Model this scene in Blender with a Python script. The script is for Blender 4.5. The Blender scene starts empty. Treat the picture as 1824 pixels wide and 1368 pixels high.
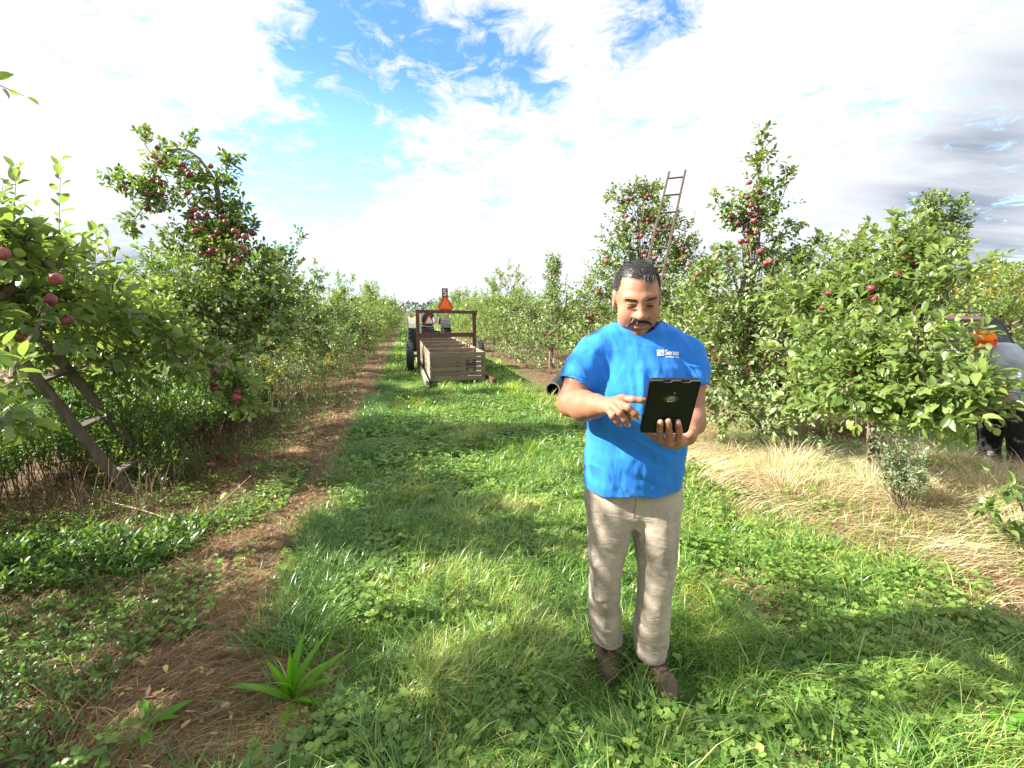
import bpy, bmesh, math, random
import numpy as np
from mathutils import Vector, Matrix
from mathutils.bvhtree import BVHTree

scene = bpy.context.scene
R = math.radians
PITCH = R(9.07)
FPX = 820.0
CAMZ = 1.5

# ---------------------------------------------------------------- camera
cam_data = bpy.data.cameras.new("camera")
cam_data.sensor_width = 36.0
cam_data.lens = FPX / 1824.0 * 36.0
cam_data.clip_start = 0.02
cam_data.clip_end = 3000.0
cam = bpy.data.objects.new("camera", cam_data)
scene.collection.objects.link(cam)
cam.location = (0, 0, CAMZ)
cam.rotation_euler = (math.pi / 2 - PITCH, 0, 0)
scene.camera = cam

# ---------------------------------------------------------------- light
SUN_EL = R(34.0)
SUN_AZ_BACK = R(7.0)          # how far behind the camera's left the sun stands
to_sun = Vector((-math.cos(SUN_EL) * math.cos(SUN_AZ_BACK), -math.cos(SUN_EL) * math.sin(SUN_AZ_BACK), math.sin(SUN_EL)))
sd = bpy.data.lights.new("sun", 'SUN')
sd.energy = 5.0
sd.angle = R(0.53)
sd.color = (1.0, 0.95, 0.86)
sun = bpy.data.objects.new("sun", sd)
scene.collection.objects.link(sun)
sun.rotation_euler = (-to_sun).to_track_quat('-Z', 'Y').to_euler()
scene.view_settings.view_transform = 'Standard'
scene.view_settings.look = 'None'
scene.view_settings.exposure = 1.8
scene.view_settings.gamma = 1.0

def direction(px, py):
    """world direction of a picture point (used once, to read cloud bearings off the photo)"""
    u = (px - 912) / FPX; v = (684 - py) / FPX
    c, s = math.cos(PITCH), math.sin(PITCH)
    return Vector((u, c + v * s, -s + v * c))

world = bpy.data.worlds.new("World")
scene.world = world
world.use_nodes = True
nt = world.node_tree
nt.nodes.clear()
def N(t, kind, **kw):
    n = t.nodes.new(kind)
    for k, v in kw.items():
        setattr(n, k, v)
    return n
def L(t, a, b):
    t.links.new(a, b)
def math_node(t, op, a, b=None, clamp=False):
    n = N(t, 'ShaderNodeMath', operation=op); n.use_clamp = clamp
    for i, v in enumerate((a, b)):
        if v is None: continue
        if isinstance(v, (int, float)): n.inputs[i].default_value = v
        else: L(t, v, n.inputs[i])
    return n.outputs[0]
def mix_rgb(t, fac, a, b, blend='MIX'):
    n = N(t, 'ShaderNodeMix', data_type='RGBA', blend_type=blend)
    for s, v in ((n.inputs['Factor'], fac), (n.inputs[6], a), (n.inputs[7], b)):
        if isinstance(v, (int, float)): s.default_value = v
        elif isinstance(v, tuple): s.default_value = v if len(v) == 4 else (*v, 1)
        else: L(t, v, s)
    return n.outputs[2]
def ramp(t, fac, stops, interp='LINEAR'):
    n = N(t, 'ShaderNodeValToRGB')
    cr = n.color_ramp; cr.interpolation = interp
    while len(cr.elements) > 1: cr.elements.remove(cr.elements[-1])
    for i, (p, c) in enumerate(stops):
        e = cr.elements[0] if i == 0 else cr.elements.new(p)
        e.position = p
        if isinstance(c, (int, float)): c = (c, c, c)
        e.color = (*c, 1)
    L(t, fac, n.inputs[0])
    return n.outputs[0]
def noise(t, vec, scale, detail=4, rough=0.55, dist=0.0):
    n = N(t, 'ShaderNodeTexNoise')
    n.inputs['Scale'].default_value = scale; n.inputs['Detail'].default_value = detail
    n.inputs['Roughness'].default_value = rough; n.inputs['Distortion'].default_value = dist
    if vec is not None: L(t, vec, n.inputs['Vector'])
    return n.outputs[0]

def mapping_w(t, v):
    m = N(t, 'ShaderNodeMapping'); L(t, v, m.inputs[0]); m.inputs['Rotation'].default_value = (0, 0, R(-35)); m.inputs['Scale'].default_value = (0.5, 1.9, 1)
    return m.outputs[0]
sky = N(nt, 'ShaderNodeTexSky', sky_type='NISHITA')
sky.sun_disc = False
sky.sun_elevation = SUN_EL
sky.sun_rotation = math.atan2(to_sun.x, to_sun.y)
tc = N(nt, 'ShaderNodeTexCoord')
dirv = tc.outputs['Generated']
sep = N(nt, 'ShaderNodeSeparateXYZ'); L(nt, dirv, sep.inputs[0])
zc = math_node(nt, 'MAXIMUM', sep.outputs[2], 0.0)
zz = math_node(nt, 'ADD', zc, 0.16)
comb = N(nt, 'ShaderNodeCombineXYZ')
L(nt, math_node(nt, 'DIVIDE', sep.outputs[0], zz), comb.inputs[0])
L(nt, math_node(nt, 'DIVIDE', sep.outputs[1], zz), comb.inputs[1])
plane = comb.outputs[0]
big = noise(nt, plane, 2.1, 8, 0.66, 0.5)
fine = noise(nt, plane, 7.5, 8, 0.68, 0.7)
nz = math_node(nt, 'ADD', math_node(nt, 'MULTIPLY', big, 0.45), math_node(nt, 'MULTIPLY', fine, 0.55))
def patches(lst):
    """smooth bumps round given bearings, summed"""
    tot = None
    for px, py, w, a in lst:
        d = direction(px, py).normalized()
        vm = N(nt, 'ShaderNodeVectorMath', operation='DISTANCE')
        L(nt, dirv, vm.inputs[0]); vm.inputs[1].default_value = d
        mr = N(nt, 'ShaderNodeMapRange', interpolation_type='SMOOTHSTEP')
        L(nt, vm.outputs['Value'], mr.inputs[0])
        mr.inputs[1].default_value = 0; mr.inputs[2].default_value = w
        mr.inputs[3].default_value = a; mr.inputs[4].default_value = 0
        tot = mr.outputs[0] if tot is None else math_node(nt, 'ADD', tot, mr.outputs[0])
    return tot
blue = patches([(640, 40, .2, .6), (870, 120, .16, .42), (700, 120, .18, .4), (1140, 20, .12, .42), (600, 200, .2, .42), (520, 290, .2, .45),
                (680, 290, .17, .2), (600, 350, .16, .3), (430, 330, .15, .3), (960, 150, .1, .3), (820, 330, .14, .2), (230, 490, .14, .16), (560, 500, .16, .22),
                (900, 60, .14, .25), (860, 240, .1, .12)])
cover_in = math_node(nt, 'ADD', math_node(nt, 'SUBTRACT', 0.78, math_node(nt, 'MINIMUM', blue, 0.66)), math_node(nt, 'MULTIPLY', math_node(nt, 'SUBTRACT', nz, 0.49), 3.6))
cover = ramp(nt, cover_in, [(0.22, 0), (0.68, 1)])
greyp = patches([(1830, 90, .18, .6), (1800, 250, .16, .55), (1700, 300, .13, .45), (1590, 335, .11, .4), (1490, 370, .10, .35), (1790, 430, .2, .7), (1220, 235, .08, .35), (240, 470, .14, .8),
                 (1700, 450, .16, .6), (1270, 470, .10, .5), (1400, 480, .12, .5), (215, 505, .1, .5)])
gn = noise(nt, mapping_w(nt, plane), 2.2, 6, 0.6, 0.3)
grey = math_node(nt, 'MULTIPLY', greyp, math_node(nt, 'MULTIPLY', math_node(nt, 'SUBTRACT', gn, 0.12), 1.5), clamp=True)
cloud_col = mix_rgb(nt, grey, (0.82, 0.84, 0.87), (0.30, 0.35, 0.44))
# thin pale air low down
skyc = mix_rgb(nt, ramp(nt, sep.outputs[2], [(0.0, 0.85), (0.22, 0.45), (0.42, 0.0)]), mix_rgb(nt, 1.0, sky.outputs[0], (0.66, 1.02, 1.5), 'MULTIPLY'), (4.3, 7.0, 8.3))
bg1 = N(nt, 'ShaderNodeBackground'); bg1.inputs[1].default_value = 0.078
L(nt, skyc, bg1.inputs[0])
bg2 = N(nt, 'ShaderNodeBackground'); bg2.inputs[1].default_value = 0.40
L(nt, cloud_col, bg2.inputs[0])
mx = N(nt, 'ShaderNodeMixShader')
L(nt, cover, mx.inputs[0]); L(nt, bg1.outputs[0], mx.inputs[1]); L(nt, bg2.outputs[0], mx.inputs[2])
wo = N(nt, 'ShaderNodeOutputWorld'); L(nt, mx.outputs[0], wo.inputs[0])

# ---------------------------------------------------------------- geometry helpers
cT, sT = math.cos(PITCH), math.sin(PITCH)
def pt(px, py, D):
    """world point at depth D along the view axis seen at photo pixel (px, py)"""
    u = (px - 912) / FPX * D; v = (684 - py) / FPX * D
    return np.array((u, D * cT + v * sT, CAMZ - D * sT + v * cT))
def gpt(px, py, z=0.0):
    u = (px - 912) / FPX; v = (684 - py) / FPX
    dy, dz = cT + v * sT, -sT + v * cT
    t = (z - CAMZ) / dz
    return np.array((u * t, dy * t, z))
TX, TY = 0.9763, 0.2164        # across-the-row direction; rows run along (-TY, TX)
def rowpt(t, s):
    """point t metres across and s metres along the orchard rows"""
    return (t * TX - s * TY, t * TY + s * TX)
def across(x, y): return x * TX + y * TY
def along(x, y): return -x * TY + y * TX

def _hash(ix, iy, iz, seed):
    h = (ix.astype(np.int64) * 374761393 + iy.astype(np.int64) * 668265263 + iz.astype(np.int64) * 2147483647 + seed * 1274126177) & 0xffffffff
    h = ((h ^ (h >> 13)) * 1274126177) & 0xffffffff
    h = (h ^ (h >> 16)) & 0xffff
    return h / 65535.0
def vnoise(P, seed=0):
    P = np.asarray(P, dtype=np.float64)
    if P.shape[1] == 2: P = np.concatenate([P, np.zeros((len(P), 1))], 1)
    I = np.floor(P).astype(np.int64); f = P - I; f = f * f * (3 - 2 * f)
    out = 0
    for dx in (0, 1):
        wx = f[:, 0] if dx else 1 - f[:, 0]
        for dy in (0, 1):
            wy = f[:, 1] if dy else 1 - f[:, 1]
            for dz in (0, 1):
                wz = f[:, 2] if dz else 1 - f[:, 2]
                out = out + wx * wy * wz * _hash(I[:, 0] + dx, I[:, 1] + dy, I[:, 2] + dz, seed)
    return out
def fbm(P, seed=0, octaves=3):
    P = np.asarray(P, dtype=np.float64)
    a, s, o = 0.5, 0, 0
    for k in range(octaves):
        o = o + a * vnoise(P * (2 ** k), seed + k * 17); s += a; a *= 0.5
    return o / s

MOUNDS = [(3.05, 3.0, 0.7, 0.4, 0.10), (2.5, 3.5, .35, .3, .10), (3.6, 2.75, .4, .3, .09), (3.05, 3.05, 0.95, 0.55, 0.08), (3.75, 3.9, .7, .5, .13), (4.0, 5.55, 0.65, 0.5, 0.16), (4.2, 3.2, 1.0, .5, .10), (2.3, 3.9, 0.6, 0.35, .05)]
def ground_h(x, y):
    x = np.asarray(x, dtype=np.float64); y = np.asarray(y, dtype=np.float64)
    P = np.stack([x, y], -1).reshape(-1, 2)
    n = (fbm(P * 1.3, 3, 3) - 0.5) * 0.07 + (fbm(P * 0.25, 9, 2) - 0.5) * 0.10
    d = np.hypot(P[:, 0] - 0.5, P[:, 1] - 1.7)
    n = n * np.clip((d - 0.2) / 0.9, 0, 1)
    t = across(P[:, 0], P[:, 1])
    n = n * np.where((t > 0.2) & (t < 1.9) & (P[:, 1] > 8), 0.35, 1.0)
    for (mx_, my_, rx, ry, a) in MOUNDS:
        n = n + a * np.exp(-((P[:, 0] - mx_) / rx) ** 2 - ((P[:, 1] - my_) / ry) ** 2)
    n = n + 0.05 * np.exp(-((t + 1.0) / .35) ** 2)
    return n.reshape(x.shape)

def link(o, parent=None):
    scene.collection.objects.link(o)
    if parent is not None: o.parent = parent
    return o
def tag(o, label=None, cat=None, group=None, kind=None):
    if label: o["label"] = label
    if cat: o["category"] = cat
    if group: o["group"] = group
    if kind: o["kind"] = kind
    return o
def empty(name, loc, rz=0.0):
    o = bpy.data.objects.new(name, None)
    o.empty_display_size = 0.1
    o.location = tuple(float(v) for v in loc); o.rotation_euler = (0, 0, rz)
    scene.collection.objects.link(o)
    bpy.context.view_layer.update()
    return o
def np_mesh(name, V, F, mats, tint=None, smooth=False, matidx=None, color=None):
    """V (n,3); F list of (m,k) int arrays, one per polygon size"""
    me = bpy.data.meshes.new(name)
    V = np.ascontiguousarray(V, dtype=np.float32)
    me.vertices.add(len(V)); me.vertices.foreach_set("co", V.ravel())
    F = [np.asarray(f, dtype=np.int32) for f in F if len(f)]
    nl = sum(f.size for f in F); npoly = sum(len(f) for f in F)
    me.loops.add(nl); me.polygons.add(npoly)
    me.loops.foreach_set("vertex_index", np.concatenate([f.ravel() for f in F]))
    tot = np.concatenate([np.full(len(f), f.shape[1], dtype=np.int32) for f in F])
    start = np.concatenate([[0], np.cumsum(tot)[:-1]]).astype(np.int32)
    me.polygons.foreach_set("loop_start", start)
    me.polygons.foreach_set("loop_total", tot)
    if smooth: me.polygons.foreach_set("use_smooth", np.ones(npoly, dtype=bool))
    if matidx is not None: me.polygons.foreach_set("material_index", np.asarray(matidx, dtype=np.int32))
    if tint is not None:
        a = me.attributes.new("tint", 'FLOAT', 'POINT'); a.data.foreach_set("value", np.asarray(tint, dtype=np.float32))
    if color is not None:
        a = me.attributes.new("col", 'FLOAT_COLOR', 'POINT')
        c = np.ones((len(V), 4), dtype=np.float32); c[:, :3] = color
        a.data.foreach_set("color", c.ravel())
    for m in (mats if isinstance(mats, (list, tuple)) else [mats]): me.materials.append(m)
    me.update(calc_edges=True)
    me.validate()
    return me
def mesh_obj(name, me, parent=None):
    """world-space mesh data; re-origined on its parent if it has one"""
    o = bpy.data.objects.new(name, me)
    scene.collection.objects.link(o)
    if parent is not None:
        o.parent = parent
        o.matrix_parent_inverse = Matrix.Identity(4)
        top = parent
        while top.parent is not None: top = top.parent      # parts carry no transform of their own
        me.transform(top.matrix_world.inverted())
    return o

class MB:
    """collects solid shapes, then links them as ONE mesh object"""
    def __init__(self): self.V = []; self.F = []; self.T = []; self.n = 0
    def add(self, V, F, tint=None):
        V = [tuple(v) for v in V]
        t = random.random() if tint is None else tint
        self.V += V; self.T += [t] * len(V)
        self.F += [tuple(i + self.n for i in f) for f in F]
        self.n += len(V)
    def box(self, c, s, M=None, tint=None, bev=0.0, taper=1.0):
        x, y, z = s[0] / 2, s[1] / 2, s[2] / 2
        c = Vector(c)
        if bev <= 0:
            vs = [(-x, -y, -z), (x, -y, -z), (x, y, -z), (-x, y, -z), (-x * taper, -y * taper, z), (x * taper, -y * taper, z), (x * taper, y * taper, z), (-x * taper, y * taper, z)]
            fs = [(0, 3, 2, 1), (4, 5, 6, 7), (0, 1, 5, 4), (1, 2, 6, 5), (2, 3, 7, 6), (3, 0, 4, 7)]
        else:
            bm = bmesh.new(); bmesh.ops.create_cube(bm, size=1.0)
            for v in bm.verts: v.co = Vector((v.co.x * s[0], v.co.y * s[1], v.co.z * s[2]))
            bmesh.ops.bevel(bm, geom=list(bm.edges), offset=bev, segments=2, affect='EDGES')
            bm.verts.ensure_lookup_table()
            vs = [tuple(v.co) for v in bm.verts]; fs = [tuple(v.index for v in f.verts) for f in bm.faces]
            bm.free()
        M = M or Matrix.Identity(3)
        self.add([c + M @ Vector(v) for v in vs], fs, tint)
    def tube(self, pts, rad, n=8, tint=None, cap=True):
        pts = [Vector(p) for p in pts]
        if isinstance(rad, (int, float)): rad = [rad] * len(pts)
        V = []; F = []
        up = Vector((0, 0, 1))
        prev = None
        for i, p in enumerate(pts):
            d = (pts[min(i + 1, len(pts) - 1)] - pts[max(i - 1, 0)])
            if d.length < 1e-9: d = Vector((0, 0, 1))
            d.normalize()
            if prev is None:
                a = d.cross(up if abs(d.z) < 0.95 else Vector((1, 0, 0))).normalized()
            else:
                a = (prev - d * prev.dot(d)).normalized()
            prev = a; b = d.cross(a)
            for k in range(n):
                w = 2 * math.pi * k / n
                V.append(p + (a * math.cos(w) + b * math.sin(w)) * rad[i])
        for i in range(len(pts) - 1):
            for k in range(n):
                F.append((i * n + k, i * n + (k + 1) % n, (i + 1) * n + (k + 1) % n, (i + 1) * n + k))
        if cap:
            F.append(tuple(range(n - 1, -1, -1))); F.append(tuple((len(pts) - 1) * n + k for k in range(n)))
        self.add(V, F, tint)
    def lathe(self, prof, c, axis, n=24, tint=None):
        """prof: list of (r, h) along axis from c"""
        c = Vector(c); ax = Vector(axis).normalized()
        a = ax.cross(Vector((0, 0, 1)) if abs(ax.z) < 0.95 else Vector((1, 0, 0))).normalized(); b = ax.cross(a)
        V = []; F = []
        for r, h in prof:
            for k in range(n):
                w = 2 * math.pi * k / n
                V.append(c + ax * h + (a * math.cos(w) + b * math.sin(w)) * max(r, 1e-4))
        for i in range(len(prof) - 1):
            for k in range(n):
                F.append((i * n + k, i * n + (k + 1) % n, (i + 1) * n + (k + 1) % n, (i + 1) * n + k))
        self.add(V, F, tint)
    def prism(self, poly, off, tint=None):
        n = len(poly); off = Vector(off)
        V = [Vector(p) for p in poly] + [Vector(p) + off for p in poly]
        F = [tuple(range(n - 1, -1, -1)), tuple(range(n, 2 * n))] + [(i, (i + 1) % n, n + (i + 1) % n, n + i) for i in range(n)]
        self.add(V, F, tint)
    def build(self, name, mat, parent=None, smooth=False):
        me = bpy.data.meshes.new(name)
        me.from_pydata([tuple(v) for v in self.V], [], self.F)
        a = me.attributes.new("tint", 'FLOAT', 'POINT'); a.data.foreach_set("value", self.T)
        me.materials.append(mat)
        bm = bmesh.new(); bm.from_mesh(me); bmesh.ops.recalc_face_normals(bm, faces=list(bm.faces)); bm.to_mesh(me); bm.free()
        if smooth:
            me.polygons.foreach_set("use_smooth", np.ones(len(me.polygons), dtype=bool))
            if hasattr(me, 'set_sharp_from_angle'): me.set_sharp_from_angle(angle=R(40))
        return mesh_obj(name, me, parent)

def copy_tree(o, parent=None):
    c = o.copy(); scene.collection.objects.link(c); c.parent = parent
    for ch in [x for x in scene.objects if x.parent is o]: copy_tree(ch, c)
    return c

# ---------------------------------------------------------------- materials
def new_mat(name):
    m = bpy.data.materials.new(name); m.use_nodes = True
    t = m.node_tree; t.nodes.clear()
    out = N(t, 'ShaderNodeOutputMaterial')
    return m, t, out
def principled(t, base, rough=0.6, metal=0.0, spec=0.5, bump=None, bump_d=0.01, bump_s=0.6):
    p = N(t, 'ShaderNodeBsdfPrincipled')
    if isinstance(base, tuple): p.inputs['Base Color'].default_value = (*base, 1)
    else: L(t, base, p.inputs['Base Color'])
    if isinstance(rough, (int, float)): p.inputs['Roughness'].default_value = rough
    else: L(t, rough, p.inputs['Roughness'])
    p.inputs['Metallic'].default_value = metal
    p.inputs['Specular IOR Level'].default_value = spec
    if bump is not None:
        b = N(t, 'ShaderNodeBump'); b.inputs['Distance'].default_value = bump_d; b.inputs['Strength'].default_value = bump_s
        L(t, bump, b.inputs['Height']); L(t, b.outputs[0], p.inputs['Normal'])
    return p
def attr(t, name, out=2):
    a = N(t, 'ShaderNodeAttribute'); a.attribute_name = name
    return a.outputs[out]
def objco(t): return N(t, 'ShaderNodeTexCoord').outputs['Object']
def mapping(t, v, scale):
    m = N(t, 'ShaderNodeMapping'); L(t, v, m.inputs[0]); m.inputs['Scale'].default_value = scale
    return m.outputs[0]
def mat_simple(name, a, b=None, scale=8, rough=0.6, metal=0.0, spec=0.5, bump=0.0, detail=5):
    m, t, out = new_mat(name)
    n = noise(t, objco(t), scale, detail, 0.6)
    col = ramp(t, n, [(0.3, a), (0.7, b or a)])
    p = principled(t, col, rough, metal, spec, n if bump else None, bump)
    L(t, p.outputs[0], out.inputs[0])
    return m
def mat_leaf(name, stops, under=None, trans=0.35, rough=0.42, trans_gain=1.6, spec=0.5):
    """leaf: colour by per-leaf tint, paler underside, light passing through"""
    m, t, out = new_mat(name)
    tint = attr(t, "tint")
    col = ramp(t, tint, stops)
    if under:
        g = N(t, 'ShaderNodeNewGeometry')
        col = mix_rgb(t, math_node(t, 'MULTIPLY', g.outputs['Backfacing'], 0.75), col, under)
    p = principled(t, col, rough, 0, spec)
    tr = N(t, 'ShaderNodeBsdfTranslucent')
    tcx = mix_rgb(t, 1.0, col, (trans_gain, trans_gain * 1.12, trans_gain * 0.35), 'MULTIPLY')
    L(t, tcx, tr.inputs[0])
    mxs = N(t, 'ShaderNodeMixShader'); mxs.inputs[0].default_value = trans
    L(t, p.outputs[0], mxs.inputs[1]); L(t, tr.outputs[0], mxs.inputs[2])
    L(t, mxs.outputs[0], out.inputs[0])
    return m
def mat_wood(name, a, b, c, grain=(3, 3, 30), rough=0.85, bump=0.002):
    m, t, out = new_mat(name)
    v = mapping(t, objco(t), grain)
    n = noise(t, v, 3.0, 6, 0.65, 0.6)
    n2 = noise(t, objco(t), 2.5, 3, 0.5)
    col = ramp(t, n, [(0.25, a), (0.5, b), (0.75, c)])
    tint = attr(t, "tint")
    col = mix_rgb(t, 1.0, col, ramp(t, tint, [(0, (0.60, 0.58, 0.56)), (1, (1.25, 1.22, 1.17))]), 'MULTIPLY')
    col = mix_rgb(t, math_node(t, 'MULTIPLY', n2, 0.5), col, b)
    p = principled(t, col, rough, 0, 0.2, n, bump)
    L(t, p.outputs[0], out.inputs[0])
    return m

M = {}
M['leaf'] = mat_leaf('apple_leaf', [(0.0, (0.040, 0.082, 0.022)), (0.4, (0.105, 0.165, 0.040)), (0.8, (0.21, 0.27, 0.065)), (0.97, (0.30, 0.33, 0.07)), (1.0, (0.45, 0.32, 0.06))], under=(0.29, 0.36, 0.18), trans=0.30, rough=.36)
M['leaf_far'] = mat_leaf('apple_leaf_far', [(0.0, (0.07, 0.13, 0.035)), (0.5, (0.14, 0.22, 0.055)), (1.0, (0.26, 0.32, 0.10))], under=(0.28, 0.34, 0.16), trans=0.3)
M['weed'] = mat_leaf('weed_leaf', [(0.0, (0.030, 0.085, 0.018)), (0.5, (0.075, 0.155, 0.032)), (1.0, (0.19, 0.27, 0.055))], under=(0.15, 0.23, 0.08), trans=0.35)
M['weed_grey'] = mat_leaf('grey_green_leaf', [(0.0, (0.10, 0.16, 0.09)), (1.0, (0.26, 0.33, 0.18))], under=(0.3, 0.35, 0.25), trans=0.25)
M['rosette'] = mat_leaf('bright_leaf', [(0.0, (0.08, 0.22, 0.015)), (1.0, (0.17, 0.36, 0.02))], trans=0.45, trans_gain=2.0)
M['yellow_leaf'] = mat_leaf('yellow_leaf', [(0.0, (0.55, 0.35, 0.02)), (1.0, (0.75, 0.5, 0.03))], trans=0.3)
M['goldenrod'] = mat_leaf('yellow_flower', [(0.0, (0.45, 0.34, 0.02)), (1.0, (0.75, 0.55, 0.03))], trans=0.3)
M['autumn'] = mat_leaf('autumn_leaf', [(0.0, (0.12, 0.16, 0.02)), (0.5, (0.28, 0.26, 0.03)), (1.0, (0.42, 0.33, 0.04))], trans=0.3)
M['conifer'] = mat_leaf('conifer_leaf', [(0.0, (0.016, 0.035, 0.022)), (1.0, (0.05, 0.08, 0.045))], trans=0.1)
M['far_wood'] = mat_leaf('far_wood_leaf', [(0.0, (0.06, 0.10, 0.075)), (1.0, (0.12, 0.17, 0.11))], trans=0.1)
M['grass'] = mat_leaf('grass_blade', [(0.0, (0.045, 0.115, 0.020)), (0.42, (0.105, 0.225, 0.042)), (0.72, (0.25, 0.37, 0.075)), (0.93, (0.44, 0.45, 0.14)), (1.0, (0.55, 0.47, 0.25))], trans=0.32, rough=0.33, trans_gain=1.7, spec=.65)
M['clover'] = mat_leaf('clover_leaf', [(0.0, (0.075, 0.16, 0.028)), (1.0, (0.25, 0.35, 0.07))], under=(0.18, 0.28, 0.12), trans=0.3)
M['straw'] = mat_leaf('dry_straw', [(0.0, (0.11, 0.062, 0.031)), (0.45, (0.32, 0.185, 0.090)), (0.8, (0.56, 0.39, 0.21)), (1.0, (0.24, 0.27, 0.07))], trans=0.15, rough=0.6, trans_gain=1.2)
M['hay'] = mat_leaf('pale_dry_grass', [(0.0, (0.34, 0.24, 0.13)), (0.5, (0.62, 0.50, 0.31)), (0.85, (0.80, 0.70, 0.48)), (1.0, (0.25, 0.30, 0.09))], trans=0.2, rough=0.55, trans_gain=1.2)
M['stem'] = mat_simple('dry_stem', (0.07, 0.042, 0.026), (0.20, 0.135, 0.08), 30, 0.85)
M['twig'] = mat_simple('green_twig', (0.10, 0.085, 0.035), (0.20, 0.17, 0.09), 20, 0.7)
M['bark'] = mat_simple('bark', (0.07, 0.048, 0.036), (0.24, 0.18, 0.135), 14, 0.9, bump=0.006)
M['cane'] = mat_simple('pale_cane', (0.22, 0.16, 0.10), (0.42, 0.33, 0.22), 30, 0.85)
M['dark_wood'] = mat_wood('dark_ladder_wood', (0.05, 0.038, 0.03), (0.12, 0.095, 0.075), (0.22, 0.18, 0.145), grain=(12, 12, 2.0))
M['old_wood'] = mat_wood('weathered_wood', (0.17, 0.145, 0.12), (0.33, 0.30, 0.26), (0.50, 0.46, 0.40), grain=(2, 2, 22))
M['bin_wood'] = mat_wood('bin_wood', (0.10, 0.078, 0.058), (0.24, 0.195, 0.15), (0.39, 0.33, 0.26), grain=(2.2, 2.2, 30))
M['ladder_wood'] = mat_wood('ladder_wood', (0.06, 0.048, 0.038), (0.13, 0.11, 0.09), (0.23, 0.20, 0.17), grain=(12, 12, 2.0))
M['rust_paint'] = mat_simple('brown_painted_steel', (0.085, 0.032, 0.026), (0.145, 0.060, 0.045), 9, 0.6, bump=0.001)
M['orange'] = mat_simple('fluorescent_orange', (1.0, 0.16, 0.008), (1.0, 0.19, 0.012), 4, 0.45)
M['red_band'] = mat_simple('red_reflective', (0.50, 0.025, 0.02), (0.60, 0.04, 0.03), 8, 0.4)
M['white_faded'] = mat_simple('faded_white', (0.62, 0.62, 0.60), (0.78, 0.78, 0.76), 8, 0.5)
M['rubber'] = mat_simple('tyre_rubber', (0.018, 0.018, 0.02), (0.055, 0.053, 0.05), 18, 0.75, bump=0.002)
M['steel'] = mat_simple('galvanised', (0.34, 0.35, 0.36), (0.5, 0.5, 0.5), 12, 0.4, metal=0.7)
M['dark_metal'] = mat_simple('dark_metal', (0.03, 0.03, 0.032), (0.08, 0.075, 0.07), 12, 0.5)
M['cream'] = mat_simple('cream_paint', (0.50, 0.49, 0.44), (0.64, 0.62, 0.56), 8, 0.45)
M['amber'] = mat_simple('amber_lens', (0.9, 0.32, 0.02), (0.95, 0.38, 0.03), 8, 0.2)
M['maroon'] = mat_simple('maroon_car_paint', (0.085, 0.008, 0.016), (0.10, 0.010, 0.02), 3, 0.18, spec=0.7)
M['silver'] = mat_simple('silver_trim', (0.50, 0.53, 0.57), (0.56, 0.58, 0.62), 3, 0.25, metal=0.6)
M['black_trim'] = mat_simple('black_trim', (0.008, 0.008, 0.009), (0.014, 0.014, 0.014), 6, 0.5, spec=0.25)
M['car_glass'] = mat_simple('car_glass', (0.006, 0.010, 0.012), (0.010, 0.014, 0.016), 2, 0.06, spec=0.35)
M['tail_red'] = mat_simple('tail_lens', (0.45, 0.01, 0.01), (0.6, 0.02, 0.015), 8, 0.15)
M['pipe'] = mat_simple('drain_plastic', (0.015, 0.015, 0.015), (0.05, 0.045, 0.04), 12, 0.6)
M['paint_black'] = mat_simple('stencil_paint', (0.02, 0.02, 0.02), (0.07, 0.06, 0.05), 40, 0.8)
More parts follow.
